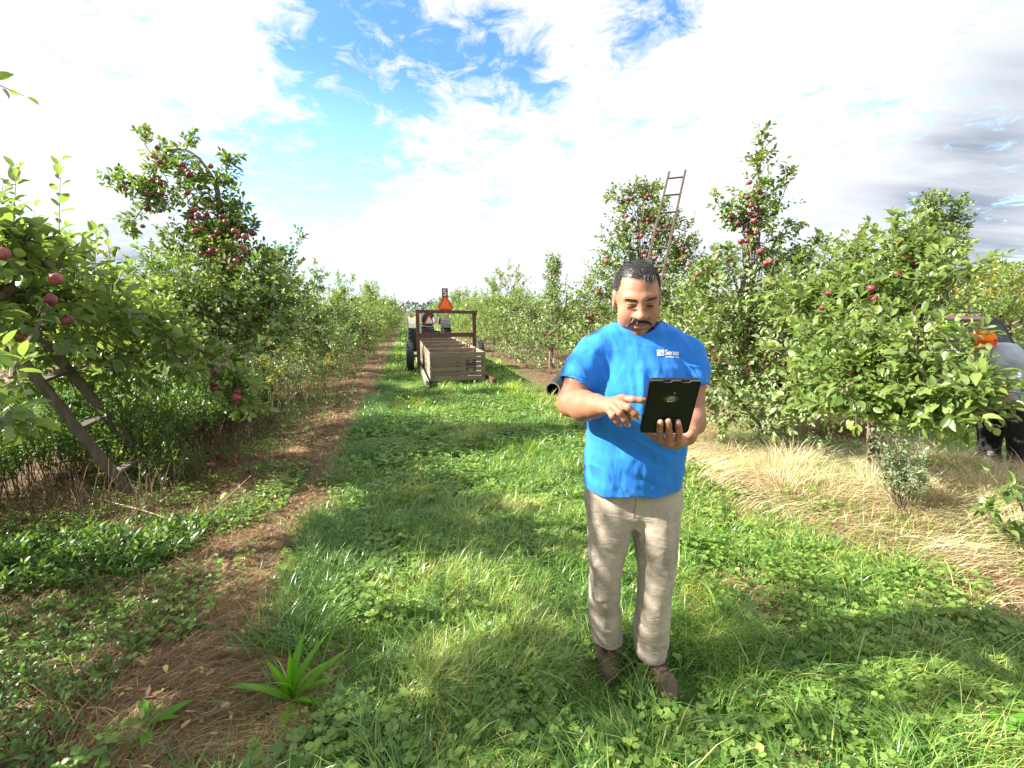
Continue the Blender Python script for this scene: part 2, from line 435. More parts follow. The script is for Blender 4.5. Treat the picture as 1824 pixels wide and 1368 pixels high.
# ---------------------------------------------------------------- ground sheet
def build_ground():
    def axis(lo, hi, fine_lo, fine_hi, step):
        a = list(np.arange(fine_lo, fine_hi + 1e-6, step))
        v, s = fine_hi, step
        while v < hi: s *= 1.25; v += s; a.append(v)
        v, s = fine_lo, step
        while v > lo: s *= 1.25; v -= s; a.insert(0, v)
        return np.array(a)
    xs = axis(-900, 900, -6, 7, 0.07); ys = axis(-400, 1500, -1, 12, 0.07)
    X, Y = np.meshgrid(xs, ys)
    Z = ground_h(X, Y) * np.clip((60 - np.hypot(X, Y)) / 40, 0, 1)
    V = np.stack([X, Y, Z], -1).reshape(-1, 3)
    nx, ny = len(xs), len(ys)
    i = np.arange(nx - 1)[None, :] + np.arange(ny - 1)[:, None] * nx
    F = np.stack([i, i + 1, i + nx + 1, i + nx], -1).reshape(-1, 4)
    m, t, out = new_mat('orchard_floor')
    co = objco(t)
    sp = N(t, 'ShaderNodeSeparateXYZ'); L(t, co, sp.inputs[0])
    tt = math_node(t, 'ADD', math_node(t, 'MULTIPLY', sp.outputs[0], TX), math_node(t, 'MULTIPLY', sp.outputs[1], TY))
    n1 = noise(t, co, 1.6, 6, 0.65); n2 = noise(t, co, 14, 6, 0.7); n3 = noise(t, co, 60, 4, 0.7)
    tw = math_node(t, 'ADD', tt, math_node(t, 'MULTIPLY', math_node(t, 'SUBTRACT', n1, 0.5), 0.7))
    # rows repeat every 6.6 m: lane of grass, strip of dead mulch under the trees
    u = math_node(t, 'DIVIDE', math_node(t, 'ADD', tw, 2.7), 6.6)
    fr = math_node(t, 'FRACT', u)
    lane = ramp(t, fr, [(0.0, 0), (0.27, 0.0), (0.325, 1), (0.76, 1), (0.83, 0.0), (1.0, 0)])
    soil = ramp(t, n2, [(0.3, (0.045, 0.028, 0.016)), (0.5, (0.11, 0.066, 0.036)), (0.7, (0.21, 0.135, 0.075))])
    soil = mix_rgb(t, ramp(t, n3, [(0.4, 0), (0.75, 0.5)]), soil, (0.36, 0.26, 0.15))
    green = ramp(t, n2, [(0.3, (0.035, 0.07, 0.015)), (0.55, (0.075, 0.14, 0.03)), (0.75, (0.14, 0.19, 0.05))])
    col = mix_rgb(t, lane, soil, green)
    p = principled(t, col, 0.95, 0, 0.15, n2, 0.03, 0.8)
    L(t, p.outputs[0], out.inputs[0])
    o = mesh_obj('ground', np_mesh('ground', V, [F], m, smooth=True))
    tag(o, 'orchard floor of green lane and brown mulch strips', 'ground', kind='structure')
build_ground()

# ---------------------------------------------------------------- blades, clover, straw
rng = np.random.default_rng(11)
def blades(XY, Lg, W, ang, lean, tint, segs=3, z0=None, flat=0.0, twist=0.6):
    """one curved tapering blade per row of XY"""
    n = len(XY)
    if z0 is None: z0 = ground_h(XY[:, 0], XY[:, 1])
    dx, dy = np.cos(ang), np.sin(ang)
    face = ang + np.pi / 2 + rng.normal(0, twist, n)
    sx, sy = np.cos(face), np.sin(face)
    rows = []
    for k in range(segs + 1):
        s = k / segs
        h = Lg * lean * (s ** 1.5)
        v = Lg * (s - lean * 0.62 * s ** 2.2) * (1 - flat)
        w = W * (1 - s ** 1.8) * 0.5
        cx, cy, cz = XY[:, 0] + dx * h, XY[:, 1] + dy * h, z0 - 0.004 + np.maximum(v, 0.0) + flat * 0.012
        if k < segs:
            rows.append(np.stack([cx - sx * w, cy - sy * w, cz], -1)); rows.append(np.stack([cx + sx * w, cy + sy * w, cz], -1))
        else:
            rows.append(np.stack([cx, cy, cz], -1))
    k = 2 * segs + 1
    V = np.stack(rows, 1).reshape(-1, 3)
    b = (np.arange(n) * k)[:, None]
    Q = np.concatenate([b + np.array([[2 * j, 2 * j + 1, 2 * j + 3, 2 * j + 2]]) for j in range(segs - 1)]) if segs > 1 else np.zeros((0, 4), int)
    T = b + np.array([[2 * segs - 2, 2 * segs - 1, 2 * segs]])
    return V, Q, T, np.repeat(tint, k)
def merge(parts):
    V = []; Q = []; T = []; C = []; off = 0
    for v, q, t, c in parts:
        V.append(v); C.append(c)
        if len(q): Q.append(q + off)
        if len(t): T.append(t + off)
        off += len(v)
    fs = []
    if Q: fs.append(np.concatenate(Q))
    if T: fs.append(np.concatenate(T))
    return np.concatenate(V), fs, np.concatenate(C)
def scatter(n, x0, x1, y0, y1): return np.stack([rng.uniform(x0, x1, n), rng.uniform(y0, y1, n)], -1)
def in_view(P, m=0.35):
    return np.abs(P[:, 0]) < (P[:, 1] * 1.16 + 0.35 + m)
def lane_edges(XY):
    t = across(XY[:, 0], XY[:, 1])
    w = (fbm(XY * 1.7, 31, 3) - 0.5)
    t = np.where(t < 0, t - .17 * np.clip((2.8 - XY[:, 1]) / 1.3, 0, 1), t)
    return t + w * 0.55
def green_prob(XY):
    t = lane_edges(XY)
    p = np.clip((t + 0.78) / 0.22, 0, 1) * np.clip((2.55 + .35 * np.clip(3.2 - XY[:, 1], 0, 1) - t) / 0.35, 0, 1)
    bare = fbm(XY * 2.3, 77, 2)
    p = p * np.where((bare > 0.74) & (t > 0.9), 0.35, 1.0)
    far_lane = ((t > 6.0) & (t < 9.4)).astype(float)
    return np.maximum(p, far_lane)
def field_angle(XY, seed, base):
    return base + (fbm(XY * 1.1, seed, 2) - 0.5) * 5.0

def grass_mesh():
    parts = []
    rings = [(0.75, 2.0, 17000, 0.085, 0.0036, 3), (2.0, 3.4, 9500, 0.085, 0.0042, 3), (3.4, 6.0, 4200, 0.09, 0.006, 3), (6.0, 11.0, 1700, 0.10, 0.010, 2), (11.0, 22.0, 420, 0.12, 0.02, 2), (22.0, 48.0, 90, 0.14, 0.05, 2)]
    for y0, y1, dens, Lg, W, segs in rings:
        x1 = y1 * 1.16 + 0.6
        xl = max(-x1, -y1 * 0.24 - 1.6)
        n = int(dens * .82 * (x1 - xl) * (y1 - y0))
        P = scatter(n, xl, x1, y0, y1)
        P = P[in_view(P)]
        P = P[rng.random(len(P)) < green_prob(P)]
        clump = fbm(P * 3.1, 5, 3)
        P = P[rng.random(len(P)) < np.clip((clump - 0.28) * 3.2, 0.25, 1)]
        clump = fbm(P * 3.1, 5, 3)
        t = across(P[:, 0], P[:, 1])
        n = len(P)
        ln = Lg * rng.uniform(0.45, 1.35, n) * (0.6 + 1.1 * np.clip(clump - .2, 0, .7) * 1.6)
        tall = fbm(P * 0.9, 41, 2)
        ln *= np.where(tall > 0.56, 1.2, 0.72)
        ln *= np.where(np.hypot(P[:, 0] - 0.50, P[:, 1] - 1.62) < 0.27, 0.42, 1)
        long_ = rng.random(n) < 0.035 * (np.hypot(P[:, 0] - 0.50, P[:, 1] - 1.62) > 0.3)
        ln = np.where(long_, ln * 1.8, ln)
        lean = np.clip(rng.normal(0.75, 0.28, n), 0.1, 1.25)
        ang = field_angle(P, 8, 0.2) + rng.normal(0, 1.25, n)
        dry = fbm(P * 1.9, 55, 3)
        tint = np.clip(.06 + rng.random(n) * 0.66 + (clump - 0.5) * 0.7 + np.clip(dry - 0.50, 0, 1) * 1.9, 0, 0.94)
        tint = np.where(rng.random(n) < 0.05, rng.uniform(.93, 1, n), tint)
        tint = np.where((t > 1.75) & (rng.random(n) < 0.22), rng.uniform(.85, 1, n), tint)
        parts.append(blades(P, ln, W * rng.uniform(.6, 1.4, n), ang, lean, tint, segs))
    # fallen over, wide bright blades in tufts
    c = np.concatenate([scatter(420, -1.6, 3.2, 0.9, 7), scatter(420, -1.4, 3.0, 0.9, 3.2)]); c = c[in_view(c) & (rng.random(len(c)) < green_prob(c))]
    P = np.repeat(c, 26, 0) + rng.normal(0, 0.035, (len(c) * 26, 2))
    a = np.repeat(rng.uniform(-3.1, 3.1, len(c)), 26) + rng.normal(0, .45, len(P))
    parts.append(blades(P, rng.uniform(.10, .24, len(P)), rng.uniform(.003, .0065, len(P)), a, rng.uniform(.6, 1.1, len(P)), np.clip(rng.normal(.45, .25, len(P)), 0, .95), 4))
    # green wisps invading the brown strip
    P = scatter(60000, -4.2, 0.2, .8, 6); P = P[in_view(P)]; t = across(P[:, 0], P[:, 1])
    P = P[(t < -.9) & (t > -3.0) & (fbm(P * 1.6, 44, 3) > np.where(t < -1.3, .47, .58))]
    parts.append(blades(P, rng.uniform(.03, .11, len(P)), rng.uniform(.002, .005, len(P)), rng.uniform(-3.1, 3.1, len(P)), rng.uniform(.4, 1.1, len(P)), rng.uniform(0, .8, len(P)), 3))
    # ragged long grass at the left lip of the lane
    n = 15000
    s = rng.uniform(-0.5, 10, n); P = np.stack(rowpt(-0.55 + rng.normal(0, .10, n) , s), -1)
    P = P[(P[:, 1] > .7) & in_view(P)]; P = P[fbm(P * 2.1, 91, 2) > 0.45]
    parts.append(blades(P, rng.uniform(.10, .26, len(P)), rng.uniform(.003, .007, len(P)), rng.uniform(-.6, 3.8, len(P)), rng.uniform(.4, 1.0, len(P)), rng.uniform(0, .6, len(P)), 4))
    V, F, C = merge(parts)
    o = mesh_obj('lane_grass', np_mesh('lane_grass', V, F, M['grass'], tint=C))
    tag(o, 'lush green grass growing along the orchard lane', 'grass', kind='stuff')

def discs(Cn, r, nrm, tint, ax=None, k=6, stretch=1.0, heart=False):
    """small round leaves"""
    n = len(Cn)
    nrm = nrm / np.linalg.norm(nrm, axis=1)[:, None]
    if ax is None:
        ax = np.stack([np.cos(rng.uniform(0, 6.28, n)), np.sin(rng.uniform(0, 6.28, n)), np.zeros(n)], -1)
    a = ax - nrm * (ax * nrm).sum(1)[:, None]; a /= np.linalg.norm(a, axis=1)[:, None] + 1e-9
    b = np.cross(nrm, a)
    rows = []
    for j in range(k):
        w = 2 * np.pi * j / k
        rr = r * (1.0 if not heart or j != 0 else 0.78)
        rows.append(Cn + (a * np.cos(w) * stretch + b * np.sin(w)) * rr[:, None])
    V = np.stack(rows, 1).reshape(-1, 3)
    F = (np.arange(n) * k)[:, None] + np.arange(k)[None, :]
    return V, F, np.repeat(tint, k)
def clover_mesh():
    Vs = []; Fs = []; Cs = []; off = 0
    def region(n, x0, x1, y0, y1, keep, rad):
        P = scatter(n, x0, x1, y0, y1); P = P[in_view(P)]; return P[keep(P)], rad
    sets = []
    lane = lambda P: (rng.random(len(P)) < green_prob(P)) & (fbm(P * 1.7, 63, 3) + rng.normal(0, .06, len(P)) > 0.47)
    left = lambda P: (across(P[:, 0], P[:, 1]) < -0.95) & (across(P[:, 0], P[:, 1]) > -3.2) & (fbm(P * 2.6, 64, 4) + rng.normal(0, .09, len(P)) > 0.525)
    edge = lambda P: (across(P[:, 0], P[:, 1]) > 1.9) & (across(P[:, 0], P[:, 1]) < 3.0) & (fbm(P * 2.2, 65, 3) > 0.56)
    sets.append(region(24000, -2.2, 3.6, 0.8, 3.2, lane, 0.0115))
    sets.append(region(20000, -2, 4, 3.2, 8, lane, 0.014))
    sets.append(region(30000, -4.5, -.5, 0.8, 4.2, left, 0.0085))
    sets.append(region(8000, 1, 4.5, 0.9, 5, edge, 0.011))
    for P, rad in sets:
        n = len(P)
        z = ground_h(P[:, 0], P[:, 1]) + rng.uniform(.015, .085, n)
        rot = rng.uniform(0, 6.28, n); r = rad * rng.uniform(.6, 1.4, n)
        tint = np.clip(rng.normal(.45, .28, n), 0, 1)
        for j in range(3):
            w = rot + j * 2.094
            ax = np.stack([np.cos(w), np.sin(w), np.zeros(n)], -1)
            nrm = np.stack([rng.normal(0, .3, n) - np.cos(w) * .25, rng.normal(0, .3, n) - np.sin(w) * .25, np.ones(n)], -1)
            c = np.stack([P[:, 0], P[:, 1], z], -1) + ax * r[:, None]
            V, F, C = discs(c, r * 0.95, nrm, tint, ax, 6, 1.05, True)
            Vs.append(V); Fs.append(F + off); Cs.append(C); off += len(V)
    o = mesh_obj('clover', np_mesh('clover', np.concatenate(Vs), [np.concatenate(Fs)], M['clover'], tint=np.concatenate(Cs)))
    tag(o, 'patches of three leaved clover through the grass', 'clover', kind='stuff')

def straw_mesh():
    parts = []
    # mulch under the left row
    for y0, y1, dens, W, Lg in ((0.7, 2.4, 11000, .0026, .09), (2.4, 5, 4200, .0036, .10), (5, 12, 900, .008, .13), (12, 30, 120, .02, .2)):
        x0, x1 = -y1 * 1.16 - .8, y1 * 0.0 + .2
        x0 = max(x0, -y1 * .24 - 3.6)
        P = scatter(int(dens * (x1 - x0) * (y1 - y0)), x0, x1, y0, y1); P = P[in_view(P)]
        t = lane_edges(P)
        P = P[(t < -0.55) & (t > -3.4) & (rng.random(len(P)) < np.where(t < -1.25, 0.5, 1.0))]
        n = len(P)
        ang = field_angle(P, 18, 1.2) + rng.normal(0, .8, n)
        tint = np.clip(rng.normal(0.34, 0.26, n) + (fbm(P * 2.6, 23, 3) - .5) * 1.1, 0, .82)
        tint = np.where(rng.random(n) < .06, 1.0, tint)
        parts.append(blades(P, Lg * rng.uniform(.4, 1.5, n), W * rng.uniform(.6, 1.5, n), ang, rng.uniform(.85, 1.15, n), tint, 3, flat=.82))
    # tangled dead stems piled left of the strip
    P = scatter(46000, -4.4, -.3, .8, 4.6); P = P[in_view(P)]; t = across(P[:, 0], P[:, 1])
    P = P[(t < -1.15) & (t > -3.2) & (fbm(P * 1.9, 83, 3) > .42)]; n = len(P)
    parts.append(blades(P, rng.uniform(.08, .26, n), rng.uniform(.0018, .0040, n), rng.uniform(-3.1, 3.1, n), rng.uniform(.6, 1.1, n), np.clip(rng.normal(.25, .3, n), 0, .85), 3, flat=.45))
    # brown thatch showing in the right verge and in bare spots of the lane
    P = scatter(90000, 0.4, 6.5, 1.0, 8.5); P = P[in_view(P)]
    t = lane_edges(P); bare = fbm(P * 2.3, 77, 2)
    P = P[((t > 2.1) & (t < 5.8)) | ((bare > .70) & (t > 0.9))]
    n = len(P)
    parts.append(blades(P, rng.uniform(.04, .15, n), rng.uniform(.002, .0045, n), field_angle(P, 28, .4) + rng.normal(0, .9, n), rng.uniform(.8, 1.1, n), np.clip(rng.normal(.5, .22, n), 0, .85), 3, flat=.75))
    V, F, C = merge(parts)
    o = mesh_obj('mulch_straw', np_mesh('mulch_straw', V, F, M['straw'], tint=C))
    tag(o, 'brown dead grass lying as mulch beside the lane', 'dead grass', kind='stuff')

def litter():
    P = np.concatenate([scatter(5200, -4.2, 0, .9, 6), scatter(2600, 1.8, 6, 1.2, 7), scatter(420, -1, 2.2, .9, 5)]); P = P[in_view(P)]; t = across(P[:, 0], P[:, 1])
    P = P[((t < -.6) & (t > -3.6)) | (t > 2.3) | (rng.random(len(P)) < .25)]; n = len(P)
    c = np.stack([P[:, 0], P[:, 1], ground_h(P[:, 0], P[:, 1]) + rng.uniform(.012, .035, n)], -1)
    nr = rng.normal(0, .45, (n, 3)); nr[:, 2] = 1
    V, F, C = discs(c, rng.uniform(.004, .010, n), nr, rng.random(n) * .8, None, 6, 2.0)
    V = V + rng.normal(0, .0022, V.shape)
    m = mat_leaf('litter_leaf', [(0.0, (0.07, 0.035, 0.02)), (0.4, (0.20, 0.12, 0.06)), (0.7, (0.36, 0.27, 0.13)), (0.85, (0.45, 0.36, 0.06)), (1.0, (0.14, 0.20, 0.05))], trans=.15, rough=.7)
    tag(mesh_obj('leaf_litter', np_mesh('leaf_litter', V, [F], m, tint=C)), 'fallen brown and yellow leaves scattered on the mulch', 'leaf litter', kind='stuff')

def hay_mesh():
    """long pale dry grass swept over the right verge"""
    parts = []
    P = scatter(120000, 1.0, 8.0, 1.5, 8.5); P = P[in_view(P, .6)]
    t = lane_edges(P)
    dens = fbm(P * 1.4, 13, 3)
    keep = (t > 2.35 + .4 * np.clip(3.2 - P[:, 1], 0, 1)) & (t < 5.2) & (rng.random(len(P)) < np.clip((dens - .36) * 4.5, 0.12, 1)) & (P[:, 1] > .9)
    P = P[keep]; n = len(P)
    t = across(P[:, 0], P[:, 1])
    ang = -0.35 + (fbm(P * .9, 29, 2) - .5) * 3.4 + rng.normal(0, .35, n)
    parts.append(blades(P, rng.uniform(.14, .42, n), rng.uniform(.0018, .004, n), ang, rng.uniform(.75, 1.15, n), np.clip(rng.normal(.48, .25, n) + (fbm(P * 1.9, 57, 3) - .5) * 1.1, 0, .99), 4, flat=.35))
    # green blades mixed into the verge
    # standing tufts
    for cx, cy, k, h in ((2.35, 3.95, 260, .34), (2.6, 4.1, 300, .42), (3.35, 3.05, 420, .34), (3.7, 3.15, 300, .30), (2.75, 3.4, 300, .26), (3.25, 2.35, 240, .22), (4.3, 3.6, 260, .3), (2.2, 4.6, 160, .28), (3.1, 2.6, 260, .24), (2.4, 3.3, 220, .2), (3.0, 3.3, 500, .26), (3.5, 2.7, 500, .24), (2.2, 3.5, 300, .24), (3.9, 3.9, 400, .28), (3.1, 3.75, 420, .3), (2.75, 2.9, 360, .2)):
        P = rng.normal(0, .10, (k, 2)) + np.array([[cx, cy]])
        a = np.arctan2(P[:, 1] - cy, P[:, 0] - cx) + rng.normal(0, .5, k)
        parts.append(blades(P, h * rng.uniform(.6, 1.3, k), rng.uniform(.0018, .004, k), a, rng.uniform(.4, 1.1, k), np.clip(rng.normal(.5, .28, k), 0, 1), 4))
    V, F, C = merge(parts)
    o = mesh_obj('dry_grass', np_mesh('dry_grass', V, F, M['hay'], tint=C))
    tag(o, 'long pale dry grass swept flat along the right verge', 'dry grass', kind='stuff')

def verge_green():
    P = scatter(52000, 1.2, 7.0, 1.3, 7.5); P = P[in_view(P, .5)]; t = lane_edges(P)
    P = P[(t > 2.3) & (t < 5.5) & (fbm(P * 1.5, 101, 3) > .51)]; n = len(P)
    V, F, C = merge([blades(P, rng.uniform(.06, .22, n), rng.uniform(.002, .0055, n), rng.uniform(-3.1, 3.1, n), rng.uniform(.4, 1.1, n), np.clip(rng.normal(.6, .25, n), 0, 1), 3)])
    tag(mesh_obj('verge_grass', np_mesh('verge_grass', V, F, M['grass'], tint=C)), 'green grass pushing up through the dry right verge', 'grass', kind='stuff')
verge_green()
grass_mesh(); clover_mesh(); straw_mesh(); hay_mesh(); litter()

def mound_grass():
    """dark dead hay heap and short vivid grass under the right row"""
    P = scatter(30000, 3.2, 4.9, 4.9, 6.3)
    P = P[(((P[:, 0] - 4.0) / .62) ** 2 + ((P[:, 1] - 5.55) / .5) ** 2) < 1]; n = len(P)
    v = [blades(P, rng.uniform(.05, .16, n), rng.uniform(.003, .005, n), rng.uniform(-3, 3, n), rng.uniform(.8, 1.1, n), np.clip(rng.normal(.15, .15, n), 0, .5), 3, flat=.6)]
    V, F, C = merge(v)
    tag(mesh_obj('hay_heap', np_mesh('hay_heap', V, F, M['straw'], tint=C)), 'dark brown heap of dead hay under the right trees', 'hay', kind='stuff')
    P = scatter(60000, 2.6, 6.5, 3.6, 8.5)
    P = P[(fbm(P * 1.1, 71, 2) > .42) & (np.hypot((P[:, 0] - 4.0) / .7, (P[:, 1] - 5.5) / .6) > 1)]
    P = P[across(P[:, 0], P[:, 1]) > 3.55]; n = len(P)
    v = [blades(P, rng.uniform(.06, .16, n), rng.uniform(.004, .007, n), rng.normal(0.4, .8, n), rng.uniform(.5, 1.1, n), np.clip(rng.normal(.5, .2, n), 0, .85), 3)]
    V, F, C = merge(v)
    tag(mesh_obj('under_tree_grass', np_mesh('under_tree_grass', V, F, M['grass'], tint=C)), 'vivid short grass in the shade below the right trees', 'grass', kind='stuff')
mound_grass()
# ---------------------------------------------------------------- leaf and tree builder
LEAF_HI = (np.array([[0, 0, 0], [-.5, .34, .06], [0, .34, -.05], [.5, .34, .06], [-.42, .68, .02], [0, .68, -.08], [.42, .68, .02], [0, 1, -.16]], float),
           np.array([[2, 1, 4, 5], [3, 2, 5, 6]]), np.array([[0, 1, 2], [0, 2, 3], [5, 4, 7], [6, 5, 7]]))
LEAF_XH = (np.array([[0, 0, 0]] + [[s * w, y, z + (0.06 if s else -.02)] for y, w, z in ((.14, .30, 0), (.36, .49, 0), (.60, .49, -.03), (.82, .30, -.09)) for s in (-1, 0, 1)] + [[0, 1, -.17]], float),
           np.array([[1 + 3 * r + j, 4 + 3 * r + j, 5 + 3 * r + j, 2 + 3 * r + j] for r in range(3) for j in (0, 1)])[:, ::-1], np.array([[0, 2, 1], [0, 3, 2], [10, 11, 13], [11, 12, 13]]))
LEAF_LO = (np.array([[0, 0, 0], [-.5, .45, .04], [0, 1, -.1], [.5, .45, .04]], float), np.array([[0, 3, 2, 1]]), np.zeros((0, 3), int))
LEAF_LANCE = (np.array([[0, 0, 0], [-.5, .3, .02], [.5, .3, .02], [-.38, .65, -.06], [.38, .65, -.06], [0, 1, -.22]], float), np.array([[1, 2, 4, 3]]), np.array([[0, 2, 1], [3, 4, 5]]))

def norm(a): return a / (np.linalg.norm(a, axis=-1, keepdims=True) + 1e-9)
def bake_leaves(P, D, Nn, S, W, tint, tpl, g, curl=True):
    T, Q, Tr = tpl
    D = norm(D); side = norm(np.cross(D, Nn)); Nn = np.cross(side, D)
    n = len(P)
    cz = g.uniform(0.2, 2.4, n) if curl else np.ones(n)
    V = P[:, None, :] + (side[:, None, :] * T[None, :, 0:1] * (W * S)[:, None, None] + D[:, None, :] * T[None, :, 1:2] * S[:, None, None] + Nn[:, None, :] * T[None, :, 2:3] * (S * cz)[:, None, None])
    k = len(T); b = (np.arange(n) * k)[:, None]
    Qs = (b[:, None, :] + Q[None]).reshape(-1, 4)
    Ts = (b[:, None, :] + Tr[None]).reshape(-1, 3) if len(Tr) else np.zeros((0, 3), int)
    return V.reshape(-1, 3), Qs, Ts, np.repeat(tint, k)

def catmull(pts, k=5):
    pts = np.asarray(pts, float)
    if len(pts) < 3: return np.array([pts[0] + (pts[-1] - pts[0]) * s for s in np.linspace(0, 1, k)])
    P = np.vstack([2 * pts[0] - pts[1], pts, 2 * pts[-1] - pts[-2]])
    out = []
    for i in range(1, len(P) - 2):
        for s in np.linspace(0, 1, k, endpoint=False):
            a, b, c, d = P[i - 1], P[i], P[i + 1], P[i + 2]
            out.append(.5 * ((2 * b) + (c - a) * s + (2 * a - 5 * b + 4 * c - d) * s * s + (3 * b - a - 3 * c + d) * s ** 3))
    out.append(P[-2])
    return np.array(out)

class Crown:
    def __init__(self, seed, leaf=0.068, tpl=LEAF_HI, wid=0.52, spacing=0.026):
        self.g = np.random.default_rng(seed); self.leaf = leaf; self.tpl = tpl; self.wid = wid; self.sp = spacing
        self.parts = []; self.stems = []; self.wood = MB(); self.fruit = []
    def shoots(self, P, D, Lg, nleaf, droop=-0.15, bare=0.08, spread=1.0, leaf=None):
        """leafy twigs: start points P, directions D, lengths Lg"""
        g = self.g; n = len(P)
        if n == 0: return
        D = norm(D); leaf = leaf or self.leaf
        def at(s):
            q = P + D * (Lg * s)[:, None]; q[:, 2] += droop * (Lg * s) ** 2; return q
        # stem: three sided taper
        pts = [at(np.full(n, s)) for s in (0, .5, 1)]
        a = norm(np.cross(D, np.array([[.3, .2, 1.0]]))); b = np.cross(D, a)
        V = []
        for q, r in zip(pts, (.0034, .0024, .0012)):
            for w in (0, 2.1, 4.2): V.append(q + (a * math.cos(w) + b * math.sin(w)) * r)
        V = np.stack(V, 1).reshape(-1, 3); base = (np.arange(n) * 9)[:, None]
        Q = np.concatenate([base + np.array([[i * 3 + j, i * 3 + (j + 1) % 3, i * 3 + 3 + (j + 1) % 3, i * 3 + 3 + j]]) for i in (0, 1) for j in range(3)])
        self.stems.append((V, Q))
        ph0 = g.uniform(0, 6.28, n); tb = np.clip(g.normal(.45, .2, n), 0, 1)
        for i in range(nleaf):
            s = bare + (1 - bare) * (i + g.uniform(0, 1, n)) / nleaf
            q = at(s); ph = ph0 + i * 2.4
            rad = a * np.cos(ph)[:, None] + b * np.sin(ph)[:, None]
            op = (0.95 - 0.55 * s)[:, None] * spread
            d = norm(D * (1 - op * .55) + rad * op + g.normal(0, .18, (n, 3)))
            up = np.zeros((n, 3)); up[:, 2] = 1
            nn = norm(up + D * .3 + g.normal(0, .42, (n, 3)))
            sz = leaf * np.clip(g.normal(.95, .24, n), .4, 1.5) * (1 - .4 * s ** 3)
            tint = np.clip(tb * .6 + g.uniform(0, .42, n) + .18 * (s - .5), 0, .97)
            tint = np.where(g.random(n) < .004, 1.0, tint)
            self.parts.append(bake_leaves(q + d * .012, d, nn, sz, self.wid * g.uniform(.85, 1.15, n), tint, self.tpl, g))
    def limb(self, pts, r0, r1, n=0, Ls=(.15, .35), nleaf=12, up=0.5, droop=-0.15, s0=0.15, jitter=0.02):
        g = self.g
        C = catmull(pts, 6); m = len(C)
        wob = g.normal(0, .008, C.shape) * np.linspace(0.3, 1, m)[:, None]; C = C + wob
        self.wood.tube([tuple(p) for p in C], [r0 + (r1 - r0) * i / (m - 1) for i in range(m)], 7 if r0 > .012 else 5)
        if n:
            s = g.uniform(s0, 1, n) * (m - 1); i = np.minimum(s.astype(int), m - 2); f = (s - i)[:, None]
            P = C[i] * (1 - f) + C[i + 1] * f
            tg = norm(C[i + 1] - C[i])
            D = g.normal(0, 1, (n, 3)); D -= tg * (D * tg).sum(1)[:, None]; D = norm(D) + tg * .5; D[:, 2] += up
            self.shoots(P + g.normal(0, jitter, P.shape), D, g.uniform(*Ls, n), nleaf, droop)
            k = g.random(n) < .5
            self.fruit += [tuple(p) for p in P[k]]
        return C
    def blob(self, c, r, n, Ls=(.18, .38), nleaf=12, up=.45, droop=-.2, out=0.8, anchor=None):
        """leafy mass: twigs spread through an ellipsoid, most of them near its shell"""
        g = self.g; c = np.asarray(c, float); r = np.asarray(r if hasattr(r, '__len__') else (r, r, r), float)
        u = norm(g.normal(0, 1, (n, 3))); k = g.random(n) ** (1 / 2.2)
        lump = 0.78 + 0.44 * vnoise(u * 2.3 + c[None, :], 5)
        P = c + u * (k * lump)[:, None] * r
        D = u * out + g.normal(0, .55, (n, 3)); D[:, 2] += up
        self.shoots(P, D, g.uniform(*Ls, n), nleaf, droop)
        # branchlets feeding the mass
        an = np.asarray(anchor if anchor is not None else c - np.array([0, 0, r[2] * .8]), float)
        for j in range(max(3, n // 16)):
            e = P[g.integers(n)]; mid = (an + e) / 2 + g.normal(0, .05, 3)
            self.wood.tube([tuple(p) for p in catmull([an, mid, e], 4)], [.011 - .008 * q / 8 for q in range(9)], 4)
        self.fruit += [tuple(p) for p in P[g.random(n) < .45]]
    def build(self, root, leafmat, crown_name='crown', woodmat=None):
        V, F, C = merge(self.parts)
        quads = [f for f in F if f.shape[1] == 4]; tris = [f for f in F if f.shape[1] == 3]
        off = len(V); Vs = [V]; Qs = []
        for v, q in self.stems: Vs.append(v); Qs.append(q + off); off += len(v)
        nq = sum(len(q) for q in quads); ns = sum(len(q) for q in Qs); nt_ = sum(len(q) for q in tris)
        mi = np.concatenate([np.zeros(nq), np.ones(ns), np.zeros(nt_)])
        o = mesh_obj(crown_name, np_mesh(crown_name, np.concatenate(Vs), [np.concatenate(quads + Qs)] + tris, [leafmat, M['twig']], tint=np.concatenate([C, np.full(off - len(V), .5)]), matidx=mi), root)
        if self.wood.n: self.wood.build('trunk', woodmat or M['bark'], root, smooth=True)
        return o

